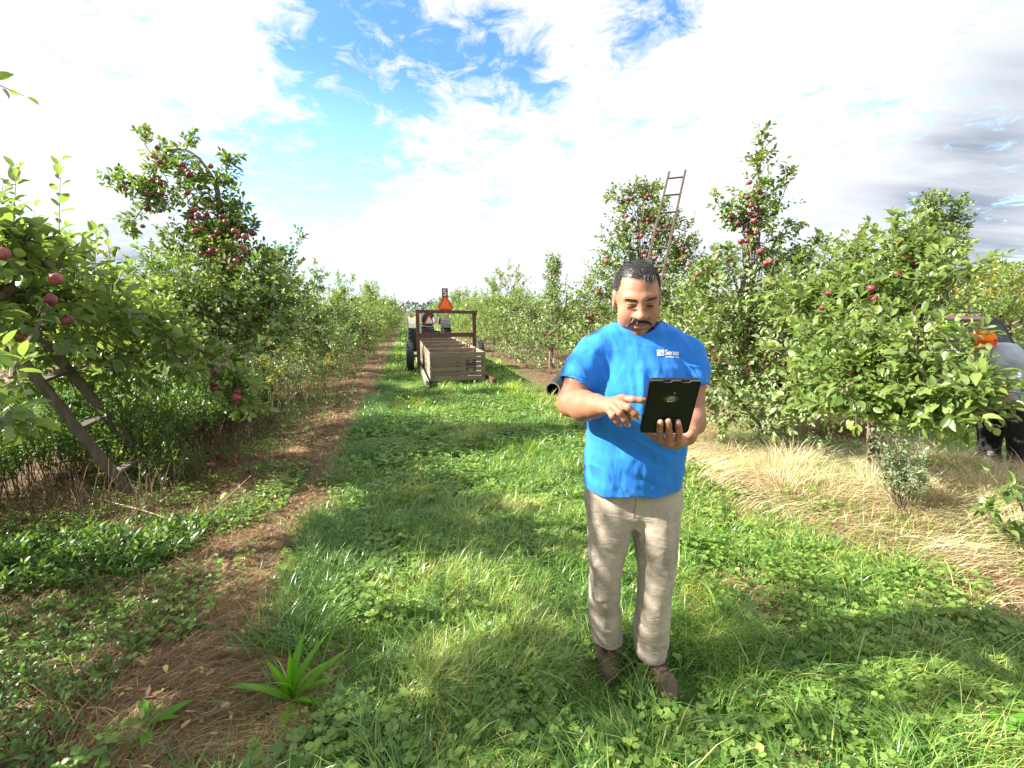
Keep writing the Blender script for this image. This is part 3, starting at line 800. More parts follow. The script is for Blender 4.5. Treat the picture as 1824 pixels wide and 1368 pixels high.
# apples: one mesh per tone, shared by every fruit
def apple_mesh(name, stops, seed):
    m, t, out = new_mat(name + '_skin')
    co = objco(t)
    oi = N(t, 'ShaderNodeObjectInfo')
    va = N(t, 'ShaderNodeVectorMath', operation='ADD'); L(t, co, va.inputs[0])
    cb = N(t, 'ShaderNodeCombineXYZ'); 
    for k in range(3): L(t, math_node(t, 'MULTIPLY', oi.outputs['Random'], 9.7 * (k + 1)), cb.inputs[k])
    L(t, cb.outputs[0], va.inputs[1])
    n = noise(t, va.outputs[0], 22, 3, 0.5)
    streak = noise(t, mapping(t, va.outputs[0], (60, 60, 8)), 1.0, 3, 0.6)
    f = math_node(t, 'ADD', math_node(t, 'MULTIPLY', n, .7), math_node(t, 'MULTIPLY', streak, .3))
    col = ramp(t, f, stops)
    p = principled(t, col, 0.42, 0, 0.4)
    L(t, p.outputs[0], out.inputs[0])
    mb = MB(); prof = []
    for k in range(13):
        a = math.pi * k / 12
        r = math.sin(a) ** .85 * .038 * (1.04 + .09 * math.cos(a))
        h = math.cos(a) * .034
        if k < 3: h -= (.0085, .003, 0)[k] * 1.3
        if k > 10: h += (.0, .0, .003)[k - 10] if k - 10 < 3 else 0
        prof.append((r, h))
    mb.lathe(prof, (0, 0, 0), (0, 0, 1), 16)
    mb.tube([(0, 0, .024), (.002, 0, .038), (.006, 0, .050)], .0014, 5)
    me = mb.build(name, m, smooth=True)
    d = me.data; bpy.data.objects.remove(me)
    return d
APPLE = [apple_mesh('red_apple', [(.34, (.085, .014, .022)), (.5, (.17, .030, .045)), (.66, (.27, .085, .085)), (.8, (.32, .22, .12))], 1),
         apple_mesh('pink_apple', [(.30, (.19, .028, .045)), (.5, (.31, .070, .090)), (.64, (.40, .16, .14)), (.78, (.36, .33, .14))], 2)]
GREEN_APPLE = apple_mesh('green_apple', [(.3, (.30, .42, .08)), (.6, (.45, .55, .16)), (.8, (.55, .60, .25))], 3)
def hang_apples(root, crown, n, g, extra=(), size=1.0, cluster=.5, front=True):
    pts = [np.array(e, float) for e in extra]
    F = np.array(crown.fruit) if crown.fruit else np.zeros((0, 3))
    g.shuffle(F)
    need = max(0, n - len(pts))
    i = 0
    while len(pts) < n and i < len(F):
        p = F[i]; i += 1
        pts.append(p + g.normal(0, .02, 3) - np.array([0, 0, .05]))
        while g.random() < cluster and len(pts) < n: pts.append(pts[-1] + norm(g.normal(0, 1, 3)) * .068 * size)
    inv = root.matrix_world.inverted()
    for p in pts[:100]:
        o = bpy.data.objects.new('apple', APPLE[int(g.random() < .45)])
        scene.collection.objects.link(o); o.parent = root
        o.location = inv @ Vector(p)
        o.rotation_euler = (g.normal(0, .35), g.normal(0, .35), g.uniform(0, 6.28))
        s = size * .84 * g.uniform(.78, 1.14); o.scale = (s, s, s * g.uniform(.92, 1.02))
# ---------------------------------------------------------------- the orchard's trees
def ground3(x, y): return np.array([x, y, float(ground_h(np.array([x]), np.array([y]))[0])])

def generic_tree(seed, x, y, H, label, group, leaves=1.0, r=1.25, apples=24, leafmat='leaf', tpl=LEAF_HI, leaf=.066, skirt=.35, nl=11, lean=0.0, cat='apple tree', asize=1.0):
    g = np.random.default_rng(seed); base = ground3(x, y)
    root = empty('apple_tree', base); tag(root, label, cat, group)
    c = Crown(seed, leaf, tpl)
    top = base + np.array([lean, g.normal(0, .1), H * .62])
    c.limb([base - np.array([0, 0, .05]), base + np.array([g.normal(0, .05), g.normal(0, .05), H * .3]), top], .065, .03)
    nlimb = 9
    for i in range(nlimb):
        a = i * 2.4 + g.uniform(-.4, .4); h0 = H * g.uniform(.18, .5); rr = r * g.uniform(.7, 1.08)
        p0 = base + (top - base) * (h0 / (H * .62))
        d = np.array([math.cos(a), math.sin(a), 0])
        e = base + d * rr + np.array([0, 0, H * g.uniform(skirt * .8, .62)])
        mid = (p0 + e) / 2 + np.array([0, 0, H * .12])
        c.limb([p0, mid, e], .026, .006, int(34 * leaves), (.16, .36), nl, up=.35)
        c.blob(e - np.array([0, 0, .05]), (.38, .38, .30), int(20 * leaves), nleaf=nl)
    for i in range(5):
        a = g.uniform(0, 6.28); q = g.uniform(.05, .6) * r
        p0 = base + (top - base) * g.uniform(.6, .95)
        e = base + np.array([math.cos(a) * q, math.sin(a) * q, H * g.uniform(.8, 1.0)])
        c.limb([p0, (p0 + e) / 2 + g.normal(0, .05, 3), e], .018, .004, int(26 * leaves), (.10, .26), nl, up=.5)
    for i in range(6):
        a = g.uniform(0, 6.28); q = g.uniform(.2, .8) * r
        p0 = base + np.array([math.cos(a) * q, math.sin(a) * q, H * g.uniform(.5, .72)])
        c.shoots(p0[None], np.array([[g.normal(0, .12), g.normal(0, .12), 1]]), np.array([g.uniform(.35, .7)]), nl + 6, 0)
    for i in range(9):
        a = i * .7 + g.uniform(-.2, .2); q = g.uniform(.45, .85)
        c.blob(base + np.array([math.cos(a) * r * q, math.sin(a) * r * q, H * g.uniform(.16, .34)]), (.46, .46, .32), int(24 * leaves), nleaf=nl, up=.2)
    c.build(root, M[leafmat])
    if apples: hang_apples(root, c, apples, g, size=asize)
    return root

G_LEFT = 'apple trees of the row left of the lane'
G_RIGHT = 'apple trees of the row right of the lane'

def tree_near_left():
    base = ground3(-3.35, 2.35)
    root = empty('apple_tree', base); tag(root, 'nearest apple tree at the left edge with tall upright shoots above the heavy ladder', 'apple tree', G_LEFT)
    c = Crown(101, .088, LEAF_XH)
    c.limb([base, base + [.05, 0, .7], base + [.2, .1, 1.3]], .07, .045)
    fork = base + np.array([.2, .1, 1.2])
    c.limb([fork, pt(60, 560, 2.9), pt(140, 535, 3.3), pt(235, 548, 3.5), pt(320, 590, 3.6)], .035, .02, 46, (.14, .30), 11)
    c.limb([pt(320, 590, 3.6), pt(375, 640, 3.65), pt(415, 680, 3.7), pt(432, 712, 3.7)], .018, .005, 34, (.10, .22), 10, up=-.1)
    c.limb([pt(235, 548, 3.5), pt(300, 600, 3.3), pt(345, 668, 3.3)], .014, .004, 22, (.10, .22), 10, up=0)
    c.limb([fork, pt(40, 500, 2.5), pt(90, 470, 2.3)], .03, .012, 26, (.15, .3), 11)
    c.limb([fork, pt(-40, 500, 2.3), pt(10, 440, 2.2)], .03, .012, 18, (.15, .3), 11)
    c.limb([pt(90, 545, 2.6), pt(30, 640, 2.0), pt(5, 690, 1.7)], .010, .005, 4, (.12, .24), 9, up=.1)
    for p, q, n in (((104, 478, 2.3), (108, 284, 2.3), 20), ((22, 440, 2.2), (30, 290, 2.2), 18), ((168, 500, 2.7), (172, 404, 2.7), 14), ((60, 470, 2.5), (62, 372, 2.5), 12), ((-10, 400, 1.9), (6, 330, 1.9), 12),
                    ((135, 500, 2.6), (142, 430, 2.6), 11), ((200, 520, 3.0), (205, 455, 3.0), 11)):
        a, b = pt(*p), pt(*q); d = b - a
        c.shoots(a[None], d[None], np.array([np.linalg.norm(d)]), n, 0, .05, leaf=.072)
    for px, py, D, r, n in ((60, 520, 2.8, .26, 36), (150, 548, 3.0, .28, 40), (10, 540, 2.5, .26, 34), (90, 590, 4.0, .36, 54), (200, 580, 3.9, .36, 60), (20, 650, 3.9, .34, 40), (-70, 500, 2.6, .34, 40),
                            (170, 640, 4.1, .3, 40), (250, 620, 3.9, .34, 46), (110, 690, 4.2, .3, 30), (-90, 560, 2.6, .25, 20)):
        c.blob(pt(px, py, D), (r, r, r * .8), n, (.16, .32), 10, anchor=pt(140, 535, 3.3))
    # pale big leaves hanging close to the camera
    for p in ((0, 740, 1.45), (18, 735, 1.5), (35, 748, 1.5), (5, 715, 1.45)):
        c.shoots(pt(*p)[None], np.array([[.5, -.2, -.2]]), np.array([.07]), 6, 0, .1, leaf=.075)
    # overhanging shoot at the picture's left edge
    a = pt(-75, 120, 1.6)
    c.shoots(a[None], (pt(18, 160, 1.7) - a)[None], np.array([.16]), 6, 0, .1, leaf=.05)
    c.limb([pt(-60, 430, 2.2), pt(-140, 260, 1.9), pt(-75, 120, 1.6)], .012, .004, 0)
    c.build(root, M['leaf'])
    g = np.random.default_rng(5)
    ex = [pt(100, 497, 2.15), pt(90, 535, 2.25), pt(120, 570, 2.5), pt(4, 452, 2.1), pt(361, 656, 3.6), pt(375, 681, 3.6), pt(383, 692, 3.62), pt(424, 697, 3.7), pt(426, 716, 3.7), pt(421, 708, 3.65), pt(30, 600, 2.4)]
    hang_apples(root, c, 18, g, ex)
tree_near_left()

def tree_hanging_left():
    base = ground3(-4.0, 5.45)
    root = empty('apple_tree', base); tag(root, 'tall left apple tree with an arching top bent over and loaded with red apples', 'apple tree', G_LEFT)
    c = Crown(102, .07)
    D = 5.0
    P = lambda x, y, d=D: pt(x, y, d)
    c.limb([base, base + [-.02, -.05, .8], P(432, 525, 5.3), P(400, 480)], .07, .045)
    c.limb([P(400, 480), P(396, 440), P(396, 390), P(385, 335), P(370, 302)], .045, .02, 34, (.07, .17), 9, jitter=.03)
    c.limb([P(370, 302), P(345, 275), P(312, 266), P(285, 288, 4.9), P(272, 330, 4.85), P(262, 375, 4.8)], .018, .006, 26, (.07, .15), 8, up=-.15)
    c.limb([P(312, 266), P(280, 284, 5.0), P(255, 250, 5.0), P(244, 224, 5.0)], .008, .003, 12, (.08, .16), 9, up=.3)
    c.limb([P(330, 268), P(338, 250), P(342, 236)], .006, .002, 6, (.06, .12), 9, up=.4)
    c.limb([P(278, 320, 4.9), P(240, 330, 4.8), P(205, 318, 4.8), P(190, 300, 4.8)], .007, .003, 16, (.08, .16), 9, up=.1)
    c.limb([P(262, 360, 4.85), P(240, 390, 4.8), P(228, 405, 4.8)], .006, .003, 12, (.07, .15), 8, up=-.2)
    c.limb([P(345, 275), P(322, 300, 4.9), P(312, 340, 4.9), P(290, 372, 4.9)], .006, .003, 10, (.08, .16), 8)
    c.limb([P(385, 335), P(405, 300), P(410, 276)], .008, .003, 16, (.08, .16), 9, up=.4)
    c.limb([P(392, 380), P(425, 370), P(438, 345)], .008, .003, 10, (.08, .18), 9, up=.2)
    c.limb([P(390, 400), P(435, 410), P(455, 404)], .008, .003, 12, (.08, .16), 9, up=.1)
    for px, py, d, r, n in ((340, 302, 4.95, .10, 14), (345, 350, 4.9, .12, 18), (335, 392, 4.9, .12, 14), (388, 400, 5, .20, 40), (402, 445, 5, .25, 60), (372, 440, 4.9, .17, 34), (428, 392, 5, .12, 16), (270, 350, 4.8, .09, 13), (285, 310, 4.85, .07, 8), (400, 350, 5, .11, 14),
                            (330, 415, 4.9, .10, 9), (300, 432, 4.7, .10, 7), (250, 330, 4.8, .07, 7)):
        c.blob(P(px, py, d), (r, r, r * 1.05), n, (.07, .15), 9)
    # the broad lower crown
    for px, py, d, r, n in ((330, 520, 4.6, .36, 80), (390, 540, 4.7, .42, 95), (460, 520, 4.9, .34, 80), (300, 580, 4.6, .4, 80), (370, 610, 4.8, .45, 90), (450, 590, 5.0, .42, 90), (240, 540, 4.8, .38, 70), (200, 560, 5.1, .4, 60), (490, 560, 5.3, .34, 60), (330, 470, 5.0, .22, 34), (440, 480, 5.0, .26, 50), (480, 490, 5.3, .28, 46), (290, 520, 5.4, .5, 70), (400, 580, 5.6, .5, 70)):
        c.blob(P(px, py, d), (r, r, r * .8), n, (.14, .30), 10, anchor=P(420, 520, 5.2))
    for x, y0, y1 in ((345, 520, 455), (500, 520, 460), (470, 500, 450), (280, 540, 490)):
        c.shoots(P(x, y0)[None], np.array([[0, 0, 1.0]]), np.array([(y0 - y1) / 164]), 12, 0)
    c.build(root, M['leaf'])
    g = np.random.default_rng(6)
    xy = [(280, 262), (272, 276), (278, 281), (285, 288), (273, 278), (279, 315), (270, 320), (283, 343), (275, 346), (262, 345), (288, 344), (285, 325), (222, 335), (212, 331), (260, 365), (263, 371), (284, 374), (254, 402), (320, 302), (328, 297), (335, 305), (338, 310), (325, 292), (375, 295),
          (333, 343), (345, 372), (352, 382), (358, 388), (340, 385), (343, 395), (360, 405), (347, 410), (388, 413), (378, 423), (372, 430), (418, 411), (424, 420), (436, 420), (402, 430), (377, 446), (389, 447), (372, 455), (383, 440), (356, 467), (362, 475), (430, 462), (421, 464), (436, 450), (433, 440), (376, 492), (384, 490), (390, 496), (372, 500), (368, 380), (395, 385), (402, 395), (410, 440), (400, 462), (390, 470), (352, 430), (345, 445), (360, 450), (425, 480), (412, 475), (380, 510), (455, 560), (350, 560)]
    g2 = np.random.default_rng(7)
    ex = [pt(x, y + 1, 4.78 + g2.uniform(-.12, .12)) for x, y in xy]
    hang_apples(root, c, 76, g, ex, size=.9)
tree_hanging_left()

def tree_right_spire():
    base = ground3(3.0, 5.35)
    root = empty('apple_tree', base); tag(root, 'right apple tree with a tall leafy spire standing above its crown beside the man', 'apple tree', G_RIGHT)
    c = Crown(103, .07)
    D = 5.2
    P = lambda x, y, d=D: pt(x, y, d)
    c.limb([base, P(1350, 700, 5.5), P(1335, 600), P(1325, 500)], .06, .035)
    c.limb([P(1325, 500), P(1336, 440), P(1344, 380), P(1352, 310), P(1358, 228)], .028, .004, 46, (.08, .2), 9, up=.35, jitter=.02)
    c.limb([P(1340, 400), P(1375, 380), P(1396, 345), P(1414, 295)], .009, .002, 20, (.08, .18), 9, up=.3)
    c.limb([P(1336, 420), P(1310, 385), P(1285, 370), P(1278, 352)], .008, .003, 18, (.08, .16), 9, up=.1)
    c.limb([P(1338, 430), P(1375, 440), P(1400, 405), P(1408, 402)], .008, .003, 16, (.08, .16), 9, up=0)
    c.limb([P(1330, 590), P(1338, 582), P(1362, 560), P(1400, 553), P(1440, 542)], .02, .009, 14, (.1, .2), 9)
    c.limb([P(1325, 500), P(1290, 470), P(1262, 480), P(1235, 492)], .014, .004, 30, (.1, .2), 9, up=.1)
    c.limb([P(1325, 500), P(1370, 470), P(1420, 460), P(1465, 432)], .014, .004, 36, (.1, .22), 9, up=.25)
    c.limb([P(1262, 480), P(1280, 455), P(1292, 440)], .006, .002, 8, (.06, .14), 8, up=.3)
    for px, py, d, r, n in ((1345, 340, D, .13, 18), (1345, 385, D, .20, 34), (1365, 420, D, .16, 22), (1320, 390, D, .14, 16), (1350, 290, D, .09, 10), (1270, 500, 5.0, .22, 34), (1345, 470, D, .22, 30), (1400, 500, 5.1, .28, 44),
                            (1290, 560, 5.0, .38, 90), (1380, 560, 5.0, .36, 74), (1280, 640, 4.9, .38, 90), (1350, 640, 4.9, .40, 92), (1440, 560, 4.9, .36, 70), (1420, 640, 4.8, .42, 90), (1300, 700, 4.9, .28, 40), (1400, 710, 4.6, .30, 60), (1450, 470, 5.0, .2, 30), (1240, 600, 5.1, .34, 70), (1340, 580, 5.8, .6, 90), (1480, 600, 4.8, .3, 50), (1450, 720, 4.5, .26, 50), (1260, 540, 5.5, .4, 60), (1250, 680, 5.0, .3, 34), (1300, 742, 4.9, .2, 30), (1370, 735, 4.9, .22, 34), (1245, 735, 5.1, .2, 26), (1440, 745, 4.5, .18, 26)):
        c.blob(P(px, py, d), (r, r, r * .8), int(n * .72), (.12, .28), 9, anchor=P(1335, 560))
    c.limb([base, P(1400, 690, 5.0), P(1440, 660, 4.8)], .03, .012)
    c.limb([base + [0, 0, .1], P(1300, 690, 5.0), P(1270, 650, 4.9)], .022, .01)
    c.build(root, M['leaf'])
    xy = [(1353, 341), (1331, 351), (1339, 364), (1300, 385), (1350, 373), (1337, 380), (1348, 382), (1343, 392), (1314, 397), (1331, 410), (1346, 415), (1320, 429), (1330, 428), (1276, 457), (1299, 461), (1261, 475), (1272, 488), (1281, 486), (1282, 496), (1243, 488), (1226, 471), (1236, 497), (1355, 446), (1365, 467), (1372, 466), (1342, 487), (1371, 500), (1390, 501), (1298, 500), (1335, 324), (1380, 548), (1276, 560), (1290, 780)]
    g2 = np.random.default_rng(9)
    hang_apples(root, c, 44, np.random.default_rng(8), [pt(x, y + 1, 5.0 + g2.uniform(-.1, .1)) for x, y in xy[:-1]], size=.95)
tree_right_spire()

def tree_right_near():
    base = ground3(3.25, 3.95)
    root = empty('apple_tree', base); tag(root, 'nearest right apple tree with broad low leafy boughs hiding the parked car', 'apple tree', G_RIGHT)
    c = Crown(104, .077, LEAF_XH, wid=.56)
    P = pt
    c.limb([base, base + [0, .05, .6], P(1640, 590, 3.8)], .06, .035)
    hub = P(1640, 590, 3.7)
    c.limb([hub, P(1560, 520, 3.9), P(1470, 520, 4.1), P(1400, 545, 4.2)], .022, .006, 46, (.12, .26), 10, up=.25)
    c.limb([hub, P(1640, 500, 3.8), P(1600, 430, 3.9)], .02, .006, 44, (.12, .26), 10, up=.3)
    c.limb([hub, P(1700, 670, 3.0), P(1775, 700, 2.7)], .018, .005, 16, (.1, .22), 9, up=.1)
    c.limb([hub, P(1560, 640, 3.3), P(1500, 700, 3.2)], .02, .006, 40, (.12, .24), 10, up=.1)
    c.limb([hub, P(1640, 690, 3.0), P(1700, 740, 2.8)], .016, .005, 30, (.1, .22), 9, up=0)
    for px, py, d, r, n in ((1520, 470, 4.0, .20, 34), (1590, 445, 4.0, .22, 40), (1640, 450, 4.0, .20, 32), (1560, 520, 3.8, .30, 66), (1640, 520, 3.7, .30, 66), (1680, 515, 3.6, .14, 18), (1490, 560, 4.0, .30, 60),
                            (1560, 600, 3.4, .30, 70), (1480, 640, 3.7, .32, 70), (1620, 640, 3.1, .24, 60), (1680, 690, 2.9, .10, 16), (1540, 680, 3.3, .26, 66), (1620, 710, 3.1, .22, 54), (1470, 700, 3.8, .24, 44), (1735, 700, 2.75, .09, 14), (1700, 725, 2.9, .12, 18),
                            (1640, 575, 3.5, .17, 26), (1600, 560, 4.4, .4, 60), (1430, 520, 4.2, .22, 34), (1690, 480, 3.9, .16, 22), (1530, 740, 3.3, .14, 20), (1650, 745, 3.0, .10, 12), (1735, 655, 2.95, .12, 16), (1778, 690, 2.75, .09, 12), (1730, 735, 2.9, .11, 14), (1700, 605, 3.2, .08, 8), ):
        c.blob(P(px, py, d), (r, r, r * .8), int(n * (.72 if px < 1600 else .58)), (.12, .26), 9, anchor=hub)
    for x, y0, y1, d in ((1530, 470, 405, 4.0), (1520, 480, 425, 4.0), (1465, 520, 425, 4.2), (1590, 440, 395, 4.0), (1660, 470, 415, 4)):
        c.shoots(P(x, y0, d)[None], np.array([[.05, 0, 1.0]]), np.array([(y0 - y1) / FPX * d]), 11, 0)
    c.build(root, M['leaf'])
    xy = [(1599, 431, 3.8), (1548, 471, 3.8), (1612, 461, 3.7), (1545, 487, 3.7), (1556, 486, 3.7), (1597, 489, 3.6), (1552, 514, 3.5), (1556, 531, 3.5), (1476, 522, 3.8), (1466, 548, 3.8), (1628, 468, 3.7)]
    hang_apples(root, c, 18, np.random.default_rng(12), [P(*q) for q in xy], size=.95)
tree_right_near()

def tree_ladder():
    base = ground3(2.1, 7.9)
    root = empty('apple_tree', base); tag(root, 'apple tree behind the man that carries the tall thin ladder', 'apple tree', G_RIGHT)
    c = Crown(105, .07)
    D = 7.4
    P = lambda x, y, d=D: pt(x, y, d)
    c.limb([base, P(1150, 600, 7.7), P(1135, 500), P(1125, 455)], .08, .05)
    c.limb([P(1125, 470), P(1122, 440), P(1111, 415), P(1112, 385), P(1110, 368)], .035, .018, 14, (.1, .22), 9)
    c.limb([P(1113, 412), P(1125, 392), P(1145, 394), P(1160, 396), P(1190, 392)], .022, .008, 24, (.1, .22), 9)
    c.limb([P(1145, 394), P(1160, 384), P(1175, 365)], .012, .004, 14, (.1, .2), 9)
    c.limb([P(1110, 368), P(1098, 356), P(1088, 348)], .012, .003, 12, (.1, .2), 9)
    c.limb([P(1112, 372), P(1125, 350), P(1133, 334)], .01, .003, 14, (.1, .2), 9)
    c.limb([P(1140, 370), P(1155, 345), P(1165, 332)], .01, .003, 16, (.1, .22), 9)
    for px, py, r, n in ((1130, 350, .12, 12), (1160, 345, .15, 20), (1120, 395, .2, 22), (1165, 380, .18, 26), (1150, 430, .3, 50), (1195, 430, .3, 64), (1205, 470, .32, 76), (1160, 490, .4, 70), (1105, 470, .32, 56), (1075, 500, .34, 60), (1100, 540, .4, 70), (1210, 520, .4, 80), (1190, 400, .16, 22),
                         (1050, 540, .34, 60), (1060, 600, .4, 60), (1180, 580, .5, 80), (1235, 560, .4, 70), (1090, 430, .18, 20)):
        c.blob(P(px, py, D + .0), (r, r, r * .9), n, (.14, .28), 9, anchor=P(1140, 520))
    c.build(root, M['leaf'])
    xy = [(1083, 456), (1118, 354), (1126, 353), (1154, 347), (1151, 351), (1116, 384), (1161, 386), (1155, 390), (1188, 404), (1184, 402), (1143, 419), (1135, 422), (1198, 422), (1206, 427), (1193, 424), (1218, 436), (1217, 444), (1157, 452), (1168, 458), (1132, 410), (1186, 470), (1080, 465), (1088, 470), (1100, 460), (1065, 520), (1214, 462), (1170, 400), (1146, 448), (1150, 455)]
    g2 = np.random.default_rng(9)
    hang_apples(root, c, 60, np.random.default_rng(13), [pt(x, y + 1, 7.05 + g2.uniform(-.1, .1)) for x, y in xy], size=1.1)
tree_ladder()

# --- mid distance trees, each grown on its own
mids = [(201, -2.5, 8.6, 2.9, 1.35, 'apple tree on the left behind the tall arching one, with ragged upright shoots', G_LEFT, 40),
        (202, -2.35, 11.6, 2.75, 1.35, 'apple tree fourth along the left row, above the yellow goldenrod', G_LEFT, 40),
        (203, -2.2, 14.6, 2.6, 1.3, 'low rounded apple tree fifth along the left row, left of the big tractor wheel', G_LEFT, 24),
        (204, 3.5, 11.2, 2.8, 1.3, 'apple tree just left of the man with thin shoots against the sky', G_RIGHT, 60),
        (205, 3.35, 14.6, 3.1, 1.5, 'pointed dense apple tree right of the wooden bins with dark gaps low in its crown', G_RIGHT, 50),
        (206, 3.3, 18.2, 3.0, 1.4, 'apple tree seen over the right end of the brown trailer frame', G_RIGHT, 24)]
PROTO = []
for sd_, t_, s_, H, r, lab, grp, na in mids:
    x, y = rowpt(t_, s_)
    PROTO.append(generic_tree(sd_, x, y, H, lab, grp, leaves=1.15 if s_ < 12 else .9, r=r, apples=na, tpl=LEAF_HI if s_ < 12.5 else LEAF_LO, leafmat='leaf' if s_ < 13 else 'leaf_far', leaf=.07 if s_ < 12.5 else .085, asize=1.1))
# tree behind the near right crown
x, y = (7.0, 8.0)
def tree_back_right():
    base = ground3(6.6, 7.6); root = empty('apple_tree', base); tag(root, 'bare bellied apple tree rising behind the near right boughs with a hooked top limb', 'apple tree')
    c = Crown(107, .072); P = lambda x, y, d=7.6: pt(x, y, d)
    c.limb([base, P(1640, 520), P(1650, 440), P(1655, 405), P(1680, 398), P(1700, 425), P(1690, 460)], .05, .008, 46, (.1, .24), 9)
    c.limb([P(1655, 420), P(1650, 380), P(1668, 345)], .015, .003, 22, (.1, .2), 9)
    c.limb([P(1680, 398), P(1705, 380), P(1708, 358)], .012, .003, 18, (.1, .2), 9)
    for px, py, r, n in ((1645, 380, .2, 30), (1670, 365, .14, 14), (1700, 395, .16, 24), (1710, 425, .16, 24), (1695, 450, .14, 20), (1650, 420, .2, 26), (1620, 450, .3, 40), (1660, 470, .3, 40), (1600, 500, .5, 60), (1700, 510, .5, 60)):
        c.blob(P(px, py), (r, r, r), n, (.1, .22), 9, anchor=P(1665, 430))
    c.build(root, M['leaf'])
tree_back_right()

# --- far copies down the rows
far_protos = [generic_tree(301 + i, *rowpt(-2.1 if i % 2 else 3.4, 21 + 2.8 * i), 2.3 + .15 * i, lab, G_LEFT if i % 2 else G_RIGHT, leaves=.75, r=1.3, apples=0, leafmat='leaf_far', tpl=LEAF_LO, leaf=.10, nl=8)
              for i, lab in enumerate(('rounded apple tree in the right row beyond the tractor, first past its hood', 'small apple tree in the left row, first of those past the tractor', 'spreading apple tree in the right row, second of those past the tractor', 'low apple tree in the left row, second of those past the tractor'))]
g = np.random.default_rng(77)
def far_tree(t_, s_, lab, grp):
    src = far_protos[int(g.integers(4))]
    o = copy_tree(src); x, y = rowpt(t_ + g.normal(0, .15), s_ + g.normal(0, .3))
    o.location = tuple(ground3(x, y)); o.rotation_euler = (0, 0, g.uniform(0, 6.28))
    k = g.uniform(.95, 1.25); o.scale = (k, k, k * g.uniform(.9, 1.05))
    tag(o, lab, 'apple tree', grp)
ORD = ['first', 'second', 'third', 'fourth', 'fifth', 'sixth', 'seventh', 'eighth', 'ninth', 'tenth', 'eleventh', 'twelfth']
for k_, s_ in enumerate((17.6, 26.8, 29.8, 33, 36, 39, 43, 47, 52, 57, 63)): far_tree(-2.1, s_, ORD[k_] + ' of the distant apple trees closing the left row, counted from the tractor', G_LEFT)
for k_, s_ in enumerate((24.2, 29.5, 33, 36, 40, 44, 49, 54, 60)): far_tree(3.4, s_, ORD[k_] + ' of the distant apple trees closing the right row, counted from the tractor', G_RIGHT)
for k_, s_ in enumerate((3.0, 6.2, 9.3, 12.5, 15.6, 18.8, 22, 26, 30, 35, 41)): far_tree(-9.2, s_, ORD[k_] + ' apple tree from the near end of the row behind the left row', 'apple trees beyond the left row')
for k_, s_ in enumerate((6.4, 9.6, 12.8, 16, 19.2, 22.5, 26, 30, 35, 41, 48)): far_tree(11.0, s_, ORD[k_] + ' apple tree from the near end of the row beyond the parked car', 'apple trees beyond the parked car')
# trees standing just behind the camera, whose shade falls over the foreground
for sd_, x, y, H in ((401, -3.95, .95, 4.0), (402, -3.4, -1.9, 3.6)):
    generic_tree(sd_, x, y, H, 'apple tree beside the viewer out of the left of the view, %s' % ('the nearer' if y > -1 else 'the farther'), G_LEFT, leaves=1.0, r=1.25, apples=0, tpl=LEAF_LO, leaf=.08)

# --- colour at the far right, conifers and the horizon wood
def mass_tree(name, lab, cat, px, py_top, D, w, matk, seed, n, leaf, spire=False, group=None):
    top = pt(px, py_top, D); x, y = float(top[0]), float(top[1])
    H = float(top[2]); base = np.array([x, y, 0.0])
    root = empty(name, base); tag(root, lab, cat, group)
    c = Crown(seed, leaf, LEAF_LO, wid=.6)
    c.limb([base, base + [0, 0, H * .5], base + [0, 0, H * (.97 if spire else .7)]], .02 * H + .03, .02)
    if spire:
        for k in range(11):
            z = H * (.12 + .85 * k / 11); rr = w * (1 - k / 11.5)
            c.blob(base + [0, 0, z], (rr, rr, H * .06), int(n / 11) + 4, (.15 * w, .35 * w), 7, up=-.1)
    else:
        for k in range(7):
            a = k * 2.4
            c.blob(base + np.array([math.cos(a) * w * .45, math.sin(a) * w * .45, H * (.45 + .07 * k)]), (w * .55, w * .55, H * .26), n // 7, (.15 * w, .3 * w), 8)
        c.blob(base + [0, 0, H * .78], (w * .4, w * .4, H * .2), n // 6, (.1 * w, .25 * w), 8)
    c.build(root, M[matk])
mass_tree('shrub', 'rounded ochre and yellow shrub beyond the parked car at the right edge', 'shrub', 1762, 497, 17, 1.5, 'autumn', 501, 380, .14)
mass_tree('shrub', 'taller yellow green shrub touching the right edge of the view', 'shrub', 1812, 474, 15, 1.3, 'autumn', 502, 380, .13)
mass_tree('shrub', 'broad yellowing shrub low behind the car roof', 'shrub', 1700, 515, 20, 1.9, 'autumn', 503, 380, .15)
mass_tree('spruce_tree', 'dark spruce tip poking above the right apple crowns', 'spruce', 1430, 452, 34, 2.0, 'conifer', 504, 330, .34, True)
for i, (px, py, w) in enumerate(((1752, 470, 1.8), (1768, 462, 2.0), (1788, 468, 1.8))):
    mass_tree('spruce_tree', ('leftmost', 'tallest, middle', 'rightmost')[i] + ' of three bluish spruces above the yellow shrubs at the right', 'spruce', px, py, 40, w, 'conifer', 505 + i, 260, .42, True, 'spruces above the yellow shrubs')
def horizon_wood():
    g = np.random.default_rng(3); n = 16000
    a = g.uniform(-1.05, 1.05, n); Rr = g.uniform(150, 210, n)
    x = np.sin(a) * Rr; y = np.cos(a) * Rr
    H = 1.2 + 2.6 * vnoise(np.stack([a * 30, a * 0], -1), 4) + 1.8 * vnoise(np.stack([a * 130, a * 0], -1), 5)
    z = H * g.random(n) ** .6
    V, Q, T, C = bake_leaves(np.stack([x, y, z], -1), g.normal(0, 1, (n, 3)), g.normal(0, 1, (n, 3)), g.uniform(.5, 1.2, n), np.full(n, .8), g.random(n), LEAF_LO, g)
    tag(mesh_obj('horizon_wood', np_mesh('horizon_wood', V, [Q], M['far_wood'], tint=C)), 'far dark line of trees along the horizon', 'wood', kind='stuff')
horizon_wood()

